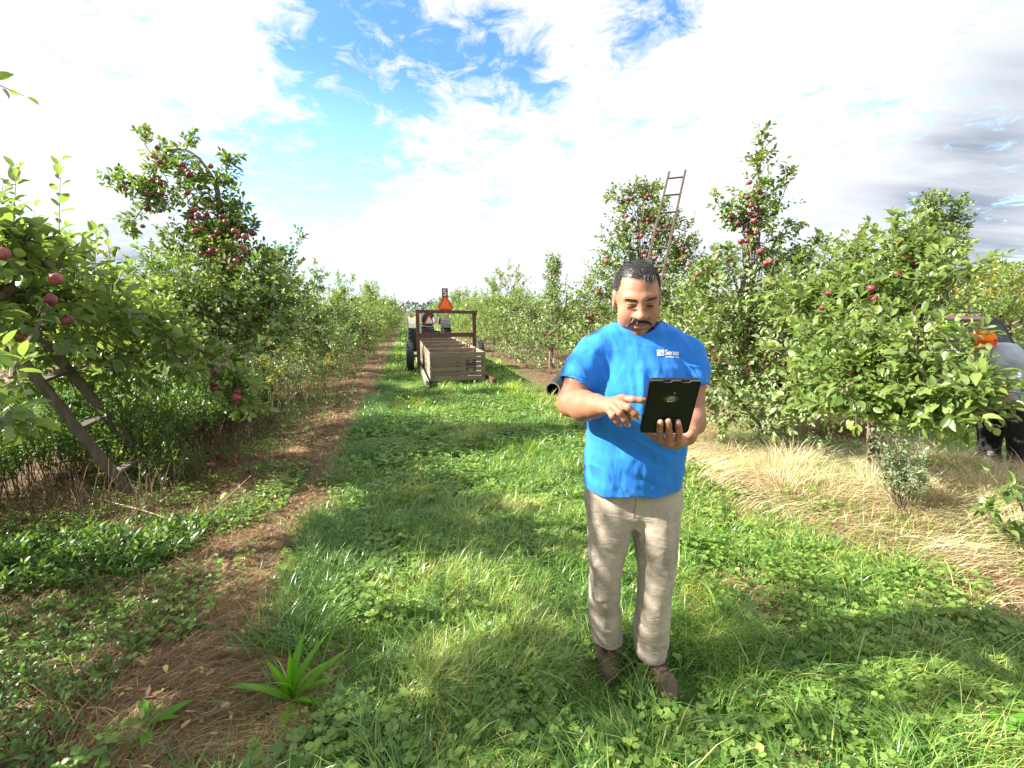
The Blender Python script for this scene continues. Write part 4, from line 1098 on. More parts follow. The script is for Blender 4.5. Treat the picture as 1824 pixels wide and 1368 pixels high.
# ---------------------------------------------------------------- undergrowth
def thicket(name, lab, cat, pts_, hmin, hmax, mat, leaf=.055, nleaf=16, bare=.35, seed=1, kind='stuff', wid=.2, droop=.0, spread=.9, lean=.16, tilt=(0, 0)):
    c = Crown(seed, leaf, LEAF_LANCE, wid=wid); g = c.g
    P = np.asarray(pts_, float); n = len(P)
    B = np.stack([P[:, 0], P[:, 1], ground_h(P[:, 0], P[:, 1])], -1)
    D = g.normal(0, lean, (n, 3)); D[:, 2] = 1; D[:, 0] += tilt[0]; D[:, 1] += tilt[1]
    c.shoots(B, D, g.uniform(hmin, hmax, n), nleaf, droop, bare, spread)
    V, F, C = merge(c.parts)
    k = len(F)
    o = np_mesh(name, V, F, M[mat], tint=C)
    off = len(V)
    sv = np.concatenate([v for v, q in c.stems]); offs = np.cumsum([0] + [len(v) for v, q in c.stems[:-1]])
    sq = np.concatenate([q + o_ for (v, q), o_ in zip(c.stems, offs)])
    V2 = np.concatenate([V, sv]); F2 = []; mi = []
    quads = [f for f in F if f.shape[1] == 4]; tris = [f for f in F if f.shape[1] == 3]
    q = np.concatenate(quads) if quads else np.zeros((0, 4), int)
    F2 = [np.concatenate([q, sq + off])] + tris
    mi = np.concatenate([np.zeros(len(q)), np.ones(len(sq))] + [np.zeros(len(t)) for t in tris])
    bpy.data.meshes.remove(o)
    ob = mesh_obj(name, np_mesh(name, V2, F2, [M[mat], M['stem']], tint=np.concatenate([C, np.full(len(sv), .5)]), matidx=mi))
    tag(ob, lab, cat, kind=kind)
    return ob
g = np.random.default_rng(21)
def rowscatter(n, t0, t1, s0, s1):
    return np.stack(rowpt(g.uniform(t0, t1, n), g.uniform(s0, s1, n)), -1)
P = rowscatter(2100, -3.7, -2.2, 3.0, 8.5); P = P[(P[:, 1] > 3.75) | (P[:, 0] < -3.9)]
thicket('undergrowth', 'dense tall leafy weeds on bare brown stems under the left trees', 'undergrowth', P, .42, .88, 'weed', leaf=.075, nleaf=24, bare=.34, seed=31, wid=.24)
P = rowscatter(1000, -3.9, -1.9, 1.7, 3.6); P = P[(P[:, 1] > 2.3) & (P[:, 0] < -2.5) & ((P[:, 0] < -3.55 - (P[:, 1] - 3.0) * .1) | (P[:, 1] > 3.75))]
thicket('undergrowth', 'dark weeds crowding below the ladder at the far left', 'undergrowth', P, .35, .72, 'weed', leaf=.085, nleaf=20, bare=.12, seed=32, wid=.24)
P = np.stack([g.uniform(-3.45, -2.75, 70), g.uniform(3.62, 4.0, 70)], -1)
thicket('undergrowth', 'few leafy stems growing up between the rails of the heavy ladder', 'undergrowth', P, .25, .6, 'weed', leaf=.06, nleaf=16, bare=.15, seed=40, wid=.24)
P = rowscatter(1100, -3.2, -1.05, 8.0, 34)
thicket('undergrowth', 'weedy fringe running on under the left row toward the tractor', 'undergrowth', P, .3, .8, 'weed', leaf=.075, nleaf=16, bare=.3, seed=33)
P = np.stack([g.uniform(-3.4, -1.6, 1000), g.uniform(2.05, 3.05, 1000)], -1); P = P[(np.abs(P[:, 1] - (2.95 + (P[:, 0] + 1.7) * .42)) < .34) & (P[:, 0] < -2.0) & (fbm(P * 2.4, 12, 3) > .40)]
thicket('low_weeds', 'bright low leafy weeds sprawling in front of the left ladder foot', 'weeds', P, .08, .18, 'weed', leaf=.065, nleaf=12, bare=0, seed=34, wid=.3, lean=.6)
P = rowscatter(150, -2.1, -1.0, 3.5, 9)
thicket('low_weeds', 'scattered seedlings on the brown strip left of the lane', 'weeds', P, .08, .24, 'weed', leaf=.05, nleaf=9, bare=0, seed=35, wid=.28, lean=.4)
P = rowscatter(2600, -3.1, -1.15, .9, 3.6); P = P[(fbm(P * 2.2, 52, 3) > .46)]
thicket('low_weeds', 'small shaded weeds carpeting the lower left corner', 'weeds', P, .03, .11, 'weed', leaf=.034, nleaf=9, bare=0, seed=39, wid=.42, lean=.5)
P = rowscatter(170, 2.7, 4.3, 9.3, 16)
thicket('undergrowth', 'pale weeds at the foot of the right row beyond the pipe', 'undergrowth', P, .2, .6, 'weed_grey', leaf=.06, nleaf=14, bare=.1, seed=36)
# brown dead stalks standing along the left edge
def stalks():
    V = MB()
    for i in range(1000):
        t_ = g.uniform(-2.75, -1.75); s_ = 3.6 + 9 * g.random() ** 1.5; x, y = rowpt(t_, s_)
        h = g.uniform(.10, .42); z = float(ground_h(np.array([x]), np.array([y]))[0])
        V.tube([(x, y, z - .02), (x + g.normal(0, .02), y + g.normal(0, .02), z + h * .5), (x + g.normal(0, .05), y + g.normal(0, .05), z + h)], [.0035, .003, .0018], 3)
    for i in range(260):
        x, y = g.uniform(-2.6, -1.0), g.uniform(1.0, 3.2)
        z = float(ground_h(np.array([x]), np.array([y]))[0]); a = g.uniform(-.3, 1.6); l = g.uniform(.08, .4)
        V.tube([(x, y, z + .01), (x + math.cos(a) * l * .5, y + math.sin(a) * l * .5, z + g.uniform(.01, .07)), (x + math.cos(a) * l, y + math.sin(a) * l, z + g.uniform(.01, .08))], [.0026, .0024, .0014], 3)
    tag(V.build('dead_stalks', M['stem']), 'dry brown dead stalks and fallen canes left of the lane', 'dead stalks', kind='stuff')
stalks()

# ---------------------------------------------------------------- single plants
def leafy_rosette(x, y, L0, n, label, mat='rosette', seed=1, wid=.17, group=None, up=.7):
    g = np.random.default_rng(seed); base = ground3(x, y)
    root = empty('leafy_weed', base); tag(root, label, 'weed', group)
    tpl_v = []; ks = 7
    for k in range(ks + 1):
        s = k / ks; w = .5 * math.sin(math.pi * min(1, s * .92 + .06)) ** .8 if k < ks else 0.0
        for q in (-1, 0, 1): tpl_v.append((q * w * (1 + .12 * (k % 2)), s, (abs(q) * .06 * w) - .0 - .35 * s * s))
    T = np.array(tpl_v); Q = np.array([[3 * k + j, 3 * k + j + 1, 3 * k + 4 + j, 3 * k + 3 + j] for k in range(ks) for j in (0, 1)])
    az = np.arange(n) * 2.4 + g.normal(0, .2, n); el = g.uniform(up * .35, up * 1.9, n)
    D = np.stack([np.cos(az) * np.cos(el), np.sin(az) * np.cos(el), np.sin(el)], -1)
    Nn = np.stack([-np.cos(az) * np.sin(el), -np.sin(az) * np.sin(el), np.cos(el)], -1)
    for i in range(n):
        V, q, t, c = bake_leaves(base[None] + D[i:i + 1] * .01, D[i:i + 1], Nn[i:i + 1], np.array([L0 * g.uniform(.6, 1.1)]), np.array([wid]), np.array([g.random()]), (T, Q, np.zeros((0, 3), int)), g)
        mesh_obj('leaf', np_mesh('leaf', V, [q], M[mat], tint=c, smooth=True), root)
    return root
x, y, _ = gpt(522, 1258)
leafy_rosette(x, y, .21, 18, 'tall bright green long leaved weed at the edge of the brown strip in front', seed=3, wid=.15, up=.9)
for i, (px, py, L0, n, lab, m) in enumerate(((345, 1140, .13, 8, 'ragged pale leafed weed growing alone in the brown strip', 'weed'), (610, 1290, .13, 14, 'dark green flattened broad leaves right of the tall bright weed', 'weed'), (1440, 1255, .12, 9, 'small leafy rosette in the shaded grass right of the boots', 'weed'),
        (1400, 1010, .16, 12, 'broad pale leafy weed between the grass and the dry verge', 'rosette'), (1290, 960, .13, 10, 'leafy rosette in sunlit grass just right of the trousers', 'rosette'), (1730, 1240, .15, 10, 'toothed leaf rosette near the lower right edge', 'weed'), (265, 1330, .13, 9, 'weed with lobed leaves at the bottom left of the brown strip', 'rosette'),
        (600, 1010, .18, 10, 'grassy leaved weed on the left lip of the lane', 'weed'), (905, 790, .12, 8, 'pale leaf tuft standing in the sunlit middle of the lane', 'rosette'), (1760, 1330, .16, 9, 'large smooth leaves in the lower right corner', 'rosette'), (640, 720, .14, 8, 'small dock plant on the brown strip level with the bins', 'weed'),
        (1560, 1110, .15, 10, 'leafy weed in the sun below the swept dry grass', 'rosette'), (840, 1010, .12, 9, 'dandelion rosette in the middle of the lane', 'weed'), (760, 1250, .14, 9, 'dandelion rosette in the grass at the front of the lane', 'weed'), (990, 1300, .12, 9, 'low leafy rosette left of the nearer boot', 'weed'))):
    x, y, _ = gpt(px, py); leafy_rosette(x, y, L0, n, lab, m, seed=60 + i, wid=.26, group='leafy weeds on the orchard floor', up=.5)

def grey_shrub():
    x, y, _ = gpt(1600, 955); base = ground3(x, y)
    root = empty('shrub', base); tag(root, 'small grey green bushy shrub standing in the pale dry grass', 'shrub')
    c = Crown(601, .034, LEAF_LO, wid=.5); g = c.g
    for i in range(15):
        a = g.uniform(0, 6.28); q = g.uniform(.03, .2)
        e = base + np.array([math.cos(a) * q, math.sin(a) * q, g.uniform(.28, .56)])
        c.limb([base, (base + e) / 2 + g.normal(0, .03, 3), e], .004, .002, 11, (.04, .12), 7, up=.7, s0=.4)
    c.limb([base, base + [-.12, .02, .3], base + [-.20, .05, .56]], .004, .002, 14, (.04, .08), 6, up=.6, s0=.4)
    c.limb([base, base + [.04, .02, .35], base + [.10, .05, .62]], .004, .002, 4, (.04, .08), 5, up=.6, s0=.6)
    c.build(root, M['weed_grey'], woodmat=M['stem'])
grey_shrub()
def sapling():
    x, y, _ = gpt(1850, 1010); base = ground3(x, y)
    root = empty('sapling', base); tag(root, 'low arching sapling with big pale leaves at the right edge above the verge', 'sapling')
    c = Crown(602, .07, LEAF_XH)
    c.limb([base, pt(1800, 950, 2.75), pt(1745, 905, 2.75)], .008, .003, 12, (.05, .12), 6)
    c.limb([base, pt(1820, 900, 2.8), pt(1790, 860, 2.8)], .007, .003, 8, (.05, .1), 5)
    c.build(root, M['leaf'])
sapling()
def goldenrod(px, py, h, n, lab, seed):
    x, y, _ = gpt(px, py); base = ground3(x, y)
    root = empty('goldenrod', base); tag(root, lab, 'goldenrod', 'yellow flowering weeds under the left row')
    c = Crown(seed, .05, LEAF_LANCE, wid=.2); g = c.g
    P = base[None] + np.stack([g.normal(0, .22, n), g.normal(0, .2, n), np.zeros(n)], -1)
    D = g.normal(0, .14, (n, 3)); D[:, 2] = 1
    hh = g.uniform(.7, 1.1, n) * h
    c.shoots(P, D, hh, 26, 0, .12)
    c.build(root, M['weed'])
    f = Crown(seed + 1, .018, LEAF_LO, wid=.8)
    tips = P + norm(D) * hh[:, None]
    k = max(2, int(n * .12))
    f.shoots(np.repeat(tips[:k], 6, 0) - [0, 0, .03] + g.normal(0, .03, (k * 6, 3)), g.normal(0, .5, (k * 6, 3)) + [0, 0, .5], np.full(k * 6, .08), 10, 0)
    V, F, C = merge(f.parts); mesh_obj('flower_head', np_mesh('flower_head', V, F, M['goldenrod'], tint=C), root)
for i, a in enumerate(((655, 640, 1.2, 14, 'goldenrod clump flowering brightest high beside the fourth left tree'), (610, 680, 1.0, 20, 'goldenrod clump with a few heads below the brightest one'), (690, 620, 1.1, 16, 'small goldenrod clump nearest the tractor'), (510, 760, .85, 40, 'broad yellow green goldenrod clump at the near end of the left weeds'), (560, 730, .8, 30, 'yellow green clump just right of the broad goldenrod'))):
    goldenrod(*a, seed=700 + i * 3)
# ---------------------------------------------------------------- bin trailer, bins, tractor
random.seed(4)
TRD = Vector((-0.2417, 0.9703, 0)).normalized()       # direction the trailer points
TRR = Vector((TRD.y, -TRD.x, 0))                       # its right side
TR_RZ = math.atan2(-TRD.x, TRD.y)
TRM = Matrix.Rotation(TR_RZ, 3, 'Z')
TR0 = Vector((-1.115, 9.46, 0))                        # middle of the rear face of the last bin
def tr(a, b, z): return TR0 + TRR * a + TRD * b + Vector((0, 0, z))

def make_bin(b0, label, mark=False, W=1.15, Dp=1.12, H=.60, z0=.055, seed=0, worn=.5):
    rd = random.Random(seed)
    root = empty('apple_bin', tr(0, b0 + Dp / 2, z0), TR_RZ)
    tag(root, label, 'bin', 'slatted wooden apple bins lined up on the trailer')
    nP = 6; ph = H / nP
    def side(axis, sgn):
        mb = MB()
        for k in range(nP):
            gap = rd.uniform(.008, .024) if not mark else rd.uniform(.010, .020); h = ph - gap
            zc = z0 + ph * k + ph / 2 + rd.uniform(-.002, .002); til = rd.uniform(-.006, .006)
            if axis == 'y':   # end walls across the trailer
                c = tr(rd.uniform(-.003, .003), b0 + (0.011 if sgn < 0 else Dp - 0.011), zc)
                mb.box(c, (W, .020, h), TRM @ Matrix.Rotation(til, 3, 'Y'), tint=rd.uniform(.1, .9))
            else:
                c = tr(sgn * (W / 2 - .011), b0 + Dp / 2, zc)
                mb.box(c, (.020, Dp - .048, h), TRM @ Matrix.Rotation(til, 3, 'X'), tint=rd.uniform(.3, 1))
        mb.build('side_panel', M['bin_wood'], root)
    side('y', -1); side('y', 1); side('x', -1); side('x', 1)
    for a in (-1, 1):
        for b in (0, 1):
            mb = MB(); mb.box(tr(a * (W / 2 - .055), b0 + (.052 if b == 0 else Dp - .052), z0 + H / 2 - .004), (.06, .055, H - .02), TRM)
            mb.build('corner_post', M['bin_wood'], root)
    for b in (0, 1):
        mb = MB(); mb.box(tr(0, b0 + (.034 if b == 0 else Dp - .034), z0 + H / 2 - .01), (.085, .022, H - .03), TRM)
        mb.build('centre_batten', M['bin_wood'], root)
    mb = MB()
    for k in range(7): mb.box(tr(-W / 2 + .1 + k * (W - .2) / 6, b0 + Dp / 2, z0 + .02), (.13, Dp - .06, .018), TRM)
    mb.build('floor_boards', M['bin_wood'], root)
    for a in (-.5, 0, .5):
        mb = MB(); mb.box(tr(a * .98, b0 + Dp / 2, z0 - .028), (.07, Dp - .02, .05), TRM); mb.build('skid', M['bin_wood'], root)
    if mark:
        # stencilled M and a half worn-off upright, broken where the boards gap
        segs = [((.19, .205), (.19, .44), .042), ((.345, .205), (.345, .44), .042), ((.20, .44), (.268, .27), .048), ((.335, .44), (.268, .27), .048)]
        mb = MB()
        for (x0, z_0), (x1, z_1), w in segs:
            for k in range(nP):
                lo, hi = ph * k + .010, ph * (k + 1) - .010
                a, b = max(min(z_0, z_1), lo), min(max(z_0, z_1), hi)
                if b - a < .012: continue
                fx = lambda z: x0 + (x1 - x0) * (z - z_0) / (z_1 - z_0)
                poly = [tr(fx(a) - w / 2, b0 - .0025, z0 + a), tr(fx(a) + w / 2, b0 - .0025, z0 + a), tr(fx(b) + w / 2, b0 - .0025, z0 + b), tr(fx(b) - w / 2, b0 - .0025, z0 + b)]
                mb.prism(poly, TRD * .0015)
        mb.build('stencilled_letter', M['paint_black'], root)
        mb = MB()
        for (z_0, z_1) in ((.208, .292), (.308, .392)):
            mb.prism([tr(.43, b0 - .0022, z0 + z_0), tr(.465, b0 - .0022, z0 + z_0), tr(.465, b0 - .0022, z0 + z_1), tr(.43, b0 - .0022, z0 + z_1)], TRD * .0012)
        mb.build('faded_stroke', mat_simple('faded_stencil', (.15, .13, .105), (.28, .245, .20), 60, .8), root)
    return root
labels = ['rearmost grey wooden bin with a black stencilled M on its end', 'second slatted bin, just inside the brown frame uprights', 'third slatted bin, directly under the lower brown crossbar', 'fourth slatted bin, behind the lower brown crossbar', 'foremost slatted bin nearest the tractor']
for i, lab in enumerate(labels):
    make_bin(i * 1.2, lab, mark=(i == 0), seed=i + 1)

def bin_trailer():
    root = empty('bin_trailer', tr(0, 3.0, 0), TR_RZ)
    tag(root, 'brown steel bin trailer with an upright frame, warning triangle and cables', 'trailer')
    fb = 2.15
    for a, nm in ((-.70, 'upright'), (.70, 'upright')):
        mb = MB(); mb.box(tr(a, fb, .76), (.085, .10, 1.34), TRM, bev=.006); mb.build(nm, M['rust_paint'], root)
    mb = MB(); mb.box(tr(0, fb - .003, 1.468), (1.50, .115, .078), TRM @ Matrix.Rotation(R(1.2), 3, 'Y'), bev=.006); mb.build('top_beam', M['rust_paint'], root)
    mb = MB(); mb.box(tr(0, fb, .90), (1.31, .08, .105), TRM, bev=.006); mb.build('lower_beam', M['rust_paint'], root)
    mb = MB(); mb.box(tr(-.02, fb - .01, 1.76), (.145, .04, .56), TRM); bd = mb.build('number_board', M['rust_paint'], root)
    # the digit 5
    fc = bpy.data.curves.new('digit', 'FONT'); fc.body = '5'; fc.size = .21; fc.extrude = .001; fc.offset = .004; fc.align_x = 'CENTER'
    fo = bpy.data.objects.new('digit_tmp', fc); scene.collection.objects.link(fo)
    dg = bpy.context.evaluated_depsgraph_get(); me = bpy.data.meshes.new_from_object(fo.evaluated_get(dg)); bpy.data.objects.remove(fo)
    me.transform(Matrix.Translation(tr(-.02, fb - .033, 1.865)) @ (TRM @ Matrix.Rotation(math.pi / 2, 3, 'X')).to_4x4())
    me.materials.clear(); me.materials.append(M['white_faded'])
    o = mesh_obj('number', me, root)
    def tri(cx, cz, b, w, h, cut, mat, y, nm, parent, th=.004):
        poly = [tr(cx - w / 2 + cut, b, cz), tr(cx + w / 2 - cut, b, cz), tr(cx + w / 2, b, cz + cut * 1.5), tr(cx + cut * .45, b, cz + h), tr(cx - cut * .45, b, cz + h), tr(cx - w / 2, b, cz + cut * 1.5)]
        mb = MB(); mb.prism(poly, TRD * th); return mb.build(nm, mat, parent)
    tp = tri(-.02, 1.505, fb - .072, .385, .345, .05, M['red_band'], 0, 'warning_triangle', root)
    poly = [tr(-.02 - .155, fb - .0755, 1.555), tr(-.02 + .155, fb - .0755, 1.548), tr(-.02, fb - .0755, 1.83)]
    mb = MB(); mb.prism(poly, TRD * .0025); mb.build('triangle_face', M['orange'], root)
    for a, e in ((-.09, -.60), (.05, .64)):
        mb = MB(); mb.tube([tr(a, fb, 1.86), tr((a + e) / 2, fb, 1.675), tr(e, fb, 1.50)], .0055, 6); mb.build('cable', M['dark_metal'], root)
    for a in (-.66, .66):
        mb = MB(); mb.box(tr(a, 2.6, .09), (.06, 6.1, .10), TRM); mb.box(tr(a, -.32, .045), (.045, .42, .05), TRM @ Matrix.Rotation(R(7 if a < 0 else 4), 3, 'X')); mb.build('side_rail', M['rust_paint'] if a > 0 else M['old_wood'], root)
    for b in (2.9, 6.2):
        mb = MB(); mb.box(tr(0, b, .035), (1.38, .09, .03), TRM); mb.build('cross_member', M['rust_paint'], root)
    mb = MB(); mb.box(tr(0, 6.55, .33), (.10, 1.0, .10), TRM); mb.build('drawbar', M['rust_paint'], root)
    for a in (-.90, .90):
        ax = TRR; c = tr(a, 2.55, .355)
        prof = [(.19, -.085), (.27, -.092), (.335, -.085), (.352, -.055), (.356, 0), (.352, .055), (.335, .085), (.27, .092), (.19, .085)]
        mb = MB(); mb.lathe(prof, c, ax, 36)
        for k in range(30):
            w = 2 * math.pi * k / 30
            mb.box(c + TRD * math.cos(w) * .357 + Vector((0, 0, math.sin(w) * .357)), (.15, .02, .012), TRM @ Matrix.Rotation(w + math.pi / 2, 3, 'X'))
        wh = mb.build('wheel', M['rubber'], root, smooth=True)
        mb = MB(); mb.lathe([(.001, -.02), (.06, -.035), (.10, 0), (.17, .01), (.192, .07), (.192, -.07), (.17, -.01), (.10, -.02), (.001, -.03)], c, ax, 24); mb.build('rim', M['cream'], wh, smooth=True)
        mb = MB(); mb.tube([c, tr(a * .76, 2.55, .355)], .03, 8); mb.build('axle_stub', M['dark_metal'], root)
bin_trailer()

M['old_cream'] = mat_simple('dull_cream_paint', (.24, .235, .20), (.34, .33, .29), 8, .5)
def tractor():
    B = 7.9
    root = empty('tractor', tr(-.05, B, 0), TR_RZ)
    tag(root, 'small orchard tractor seen from behind with lugged rear tyres and a faded triangle', 'tractor')
    q = lambda a, b, z: tr(a - .05, B + b, z)
    def lug_wheel(a, b, rad, w, nm='rear_wheel', n=22):
        c = q(a, b, rad + .0)
        mb = MB(); mb.lathe([(rad * .55, -w * .45), (rad * .8, -w / 2), (rad * .93, -w * .47), (rad * .955, 0), (rad * .93, w * .47), (rad * .8, w / 2), (rad * .55, w * .45)], c, TRR, 40)
        for k in range(n):
            for s in (-1, 1):
                ang = 2 * math.pi * (k + (.5 if s > 0 else 0)) / n
                Mx = TRM @ Matrix.Rotation(ang + math.pi / 2, 3, 'X') @ Matrix.Rotation(s * R(42), 3, 'Z')
                cc = c + TRR * s * w * .24 + TRD * math.cos(ang) * rad * .975 + Vector((0, 0, math.sin(ang) * rad * .975))
                mb.box(cc, (w * .60, .045, .06), Mx)
        wh = mb.build(nm, M['rubber'], root, smooth=True)
        mb = MB(); mb.lathe([(.001, -.05), (.12, -.06), (rad * .35, 0), (rad * .56, w * .3), (rad * .56, -w * .3), (rad * .35, -.03), (.001, -.07)], c, TRR, 28); mb.build('rim', M['cream'] if nm == 'rear_wheel' else M['dark_metal'], wh, smooth=True)
    for a in (-.62, .62): lug_wheel(a, 0, .60, .30)
    for a in (-.5, .5): lug_wheel(a, 1.75, .33, .19, 'front_wheel', 18)
    for s in (-1, 1):
        mb = MB(); pts = []
        for k in range(9):
            w = R(35 + k * 15); pts.append((math.cos(w) * .68, math.sin(w) * .66 + .60))
        for (b0, z0), (b1, z1) in zip(pts[:-1], pts[1:]):
            mb.prism([q(s * .42, b0, z0), q(s * .74, b0, z0), q(s * .74, b1, z1), q(s * .42, b1, z1)], (0, 0, .02))
        mb.build('fender', M['old_cream'] if s < 0 else M['dark_metal'], root)
        mb = MB(); mb.box(q(s * .62, -.5, 1.30), (.12, .10, .10), TRM, bev=.015); lp = mb.build('rear_lamp', M['dark_metal'], root)
        mb = MB(); mb.box(q(s * .62 , -.556, 1.30), (.085, .012, .06), TRM); mb.build('amber_lens', M['amber'], lp)
    mb = MB(); mb.box(q(0, .1, .62), (.46, .9, .42), TRM, bev=.05); mb.box(q(0, -.42, .52), (.22, .3, .25), TRM, bev=.03); mb.build('gearbox', M['dark_metal'], root)
    mb = MB(); mb.box(q(0, 1.3, .82), (.46, 1.5, .52), TRM, bev=.07); mb.build('engine_hood', M['dark_metal'], root)
    mb = MB(); mb.lathe([(.001, -.03), (.2, -.03), (.25, 0), (.25, .05), (.20, .08), (.001, .08)], q(-.02, -.12, 1.20), TRD + Vector((0, 0, .15)), 24); mb.build('seat_back', M['rubber'], root, smooth=True)
    mb = MB(); mb.box(q(-.02, .06, .98), (.44, .40, .09), TRM, bev=.03); mb.build('seat', M['rubber'], root)
    zt = 1.02
    for nm, m_, w_, h_, b_, up_ in (('slow_triangle', 'red_band', .40, .36, -.62, 0), ('triangle_face', 'white_faded', .27, .24, -.626, .035)):
        mb = MB(); mb.prism([q(-w_ / 2 - .02, b_, zt + up_), q(w_ / 2 - .02, b_, zt + up_), q(-.02, b_, zt + up_ + h_)], TRD * .004); mb.build(nm, M[m_], root)
    for a in (-.28, .28):
        mb = MB(); mb.tube([q(a, -.1, .62), q(a * 1.1, -.8, .42)], .024, 6); mb.build('lift_arm', M['dark_metal'], root)
    mb = MB(); mb.tube([q(.30, .2, 1.0), q(.30, .2, 1.52)], .024, 8); mb.build('post', M['steel'], root)
    mb = MB(); mb.tube([q(.16, .3, 1.0), q(.16, .3, 1.5)], .014, 6); mb.build('lever', M['dark_metal'], root)
    mb = MB(); mb.tube(catmull([q(-.3, -.5, .97), q(0, -.62, .93), q(.14, -.58, .98), q(.18, -.35, 1.2)], 4), .016, 6); mb.build('hose', M['steel'], root)
    mb = MB(); mb.box(q(.22, -.2, 1.17), (.16, .2, .2), TRM, bev=.02); mb.build('control_box', M['cream'], root)
    mb = MB(); mb.lathe([(.17, -.012), (.185, 0), (.17, .012)], q(0, .72, 1.25), TRD * -.6 + Vector((0, 0, 1)), 24); mb.tube([q(0, .72, 1.25), q(0, .9, 1.0)], .02, 6); mb.tube([q(-.17, .72, 1.25), q(.17, .72, 1.25)], .012, 5); mb.build('steering_wheel', M['dark_metal'], root)
tractor()

def ladder(name, A0, A1, B0, B1, n, rail_w, rail_d, rung_r, label, mat, z_lo=0.0, flat_step=False, skip=()):
    """two rails A0-A1, B0-B1 (bottom to top) with n rungs"""
    A0, A1, B0, B1 = map(Vector, (A0, A1, B0, B1))
    root = empty('ladder', (A0 + B0) / 2); tag(root, label, 'ladder')
    across_ = ((B0 - A0) + (B1 - A1)).normalized()
    for P0, P1 in ((A0, A1), (B0, B1)):
        d = (P1 - P0).normalized(); x = (across_ - d * across_.dot(d)).normalized(); y = d.cross(x)
        Mx = Matrix((x, y, d)).transposed()
        mb = MB(); mb.box((P0 + P1) / 2, (rail_d, rail_w, (P1 - P0).length), Mx, bev=.004, tint=.6); mb.build('rail', mat, root)
    for k in range(n):
        s = (k + .6) / n
        a, b = A0.lerp(A1, s), B0.lerp(B1, s)
        mb = MB()
        if flat_step:
            d = (A1 - A0).normalized(); x = (b - a).normalized(); up = Vector((0, 0, 1)); y = up.cross(x).normalized()
            mb.box((a + b) / 2, ((b - a).length, .085, .024), Matrix((x, y, x.cross(y))).transposed(), bev=.003)
            bn = 'step'
        else:
            mb.tube([a, (a + b) / 2, b], rung_r, 8); bn = 'rung'
        mb.build(bn, mat, root)
    return root
# thin ladder in the tree behind the man
T1, T2 = Vector(pt(1192, 306, 7.1)), Vector(pt(1221, 303, 7.1))
b1, b2 = Vector(pt(1084, 760, 6.15)), Vector(pt(1122, 760, 6.15))
for b, t_ in ((b1, T1), (b2, T2)):
    b.z = 0.0
ladder('ladder', b1, T1, b2, T2, 13, .036, .030, .014, 'tall thin grey ladder leaning up behind the man into the apple tree', M['dark_wood'])
# heavy step ladder at the left edge
f1 = Vector(gpt(238, 888)); f2 = Vector(gpt(268, 868)); f2 = Vector((f2.x + .02, f2.y + .12, 0))
u1 = Vector(pt(-112, 455, 3.2)); u2 = Vector(pt(-52, 455, 3.65))
ladder('ladder', f1, u1, f2, u2, 5, .072, .028, .014, 'heavy weathered grey step ladder sloping up into the near left tree', M['ladder_wood'], flat_step=True)

def drain_pipe():
    p = Vector(gpt(984, 706)); p.z = 0.09
    root = empty('drain_pipe', p); tag(root, 'short black pipe lying open ended in the grass left of the man', 'pipe')
    ax = Vector((.22, .97, 0)).normalized()
    mb = MB(); prof = []
    for k in range(41): prof.append((.122 + (.008 if k % 2 else 0), k * .04))
    prof += [(.001, 1.6), (.001, 1.5), (.110, 1.5), (.110, 0), (.122, 0)]
    mb.lathe(prof, p + Vector((0, 0, .03)), ax, 32); mb.build('pipe_wall', M['pipe'], root, smooth=True)
    mb = MB(); mb.lathe([(.108, -.004), (.134, -.004), (.136, .012), (.124, .016)], p + Vector((0, 0, .03)), ax, 32); mb.build('rim', mat_simple('pipe_rim', (.10, .09, .075), (.2, .18, .15), 20, .7), root, smooth=True)
drain_pipe()

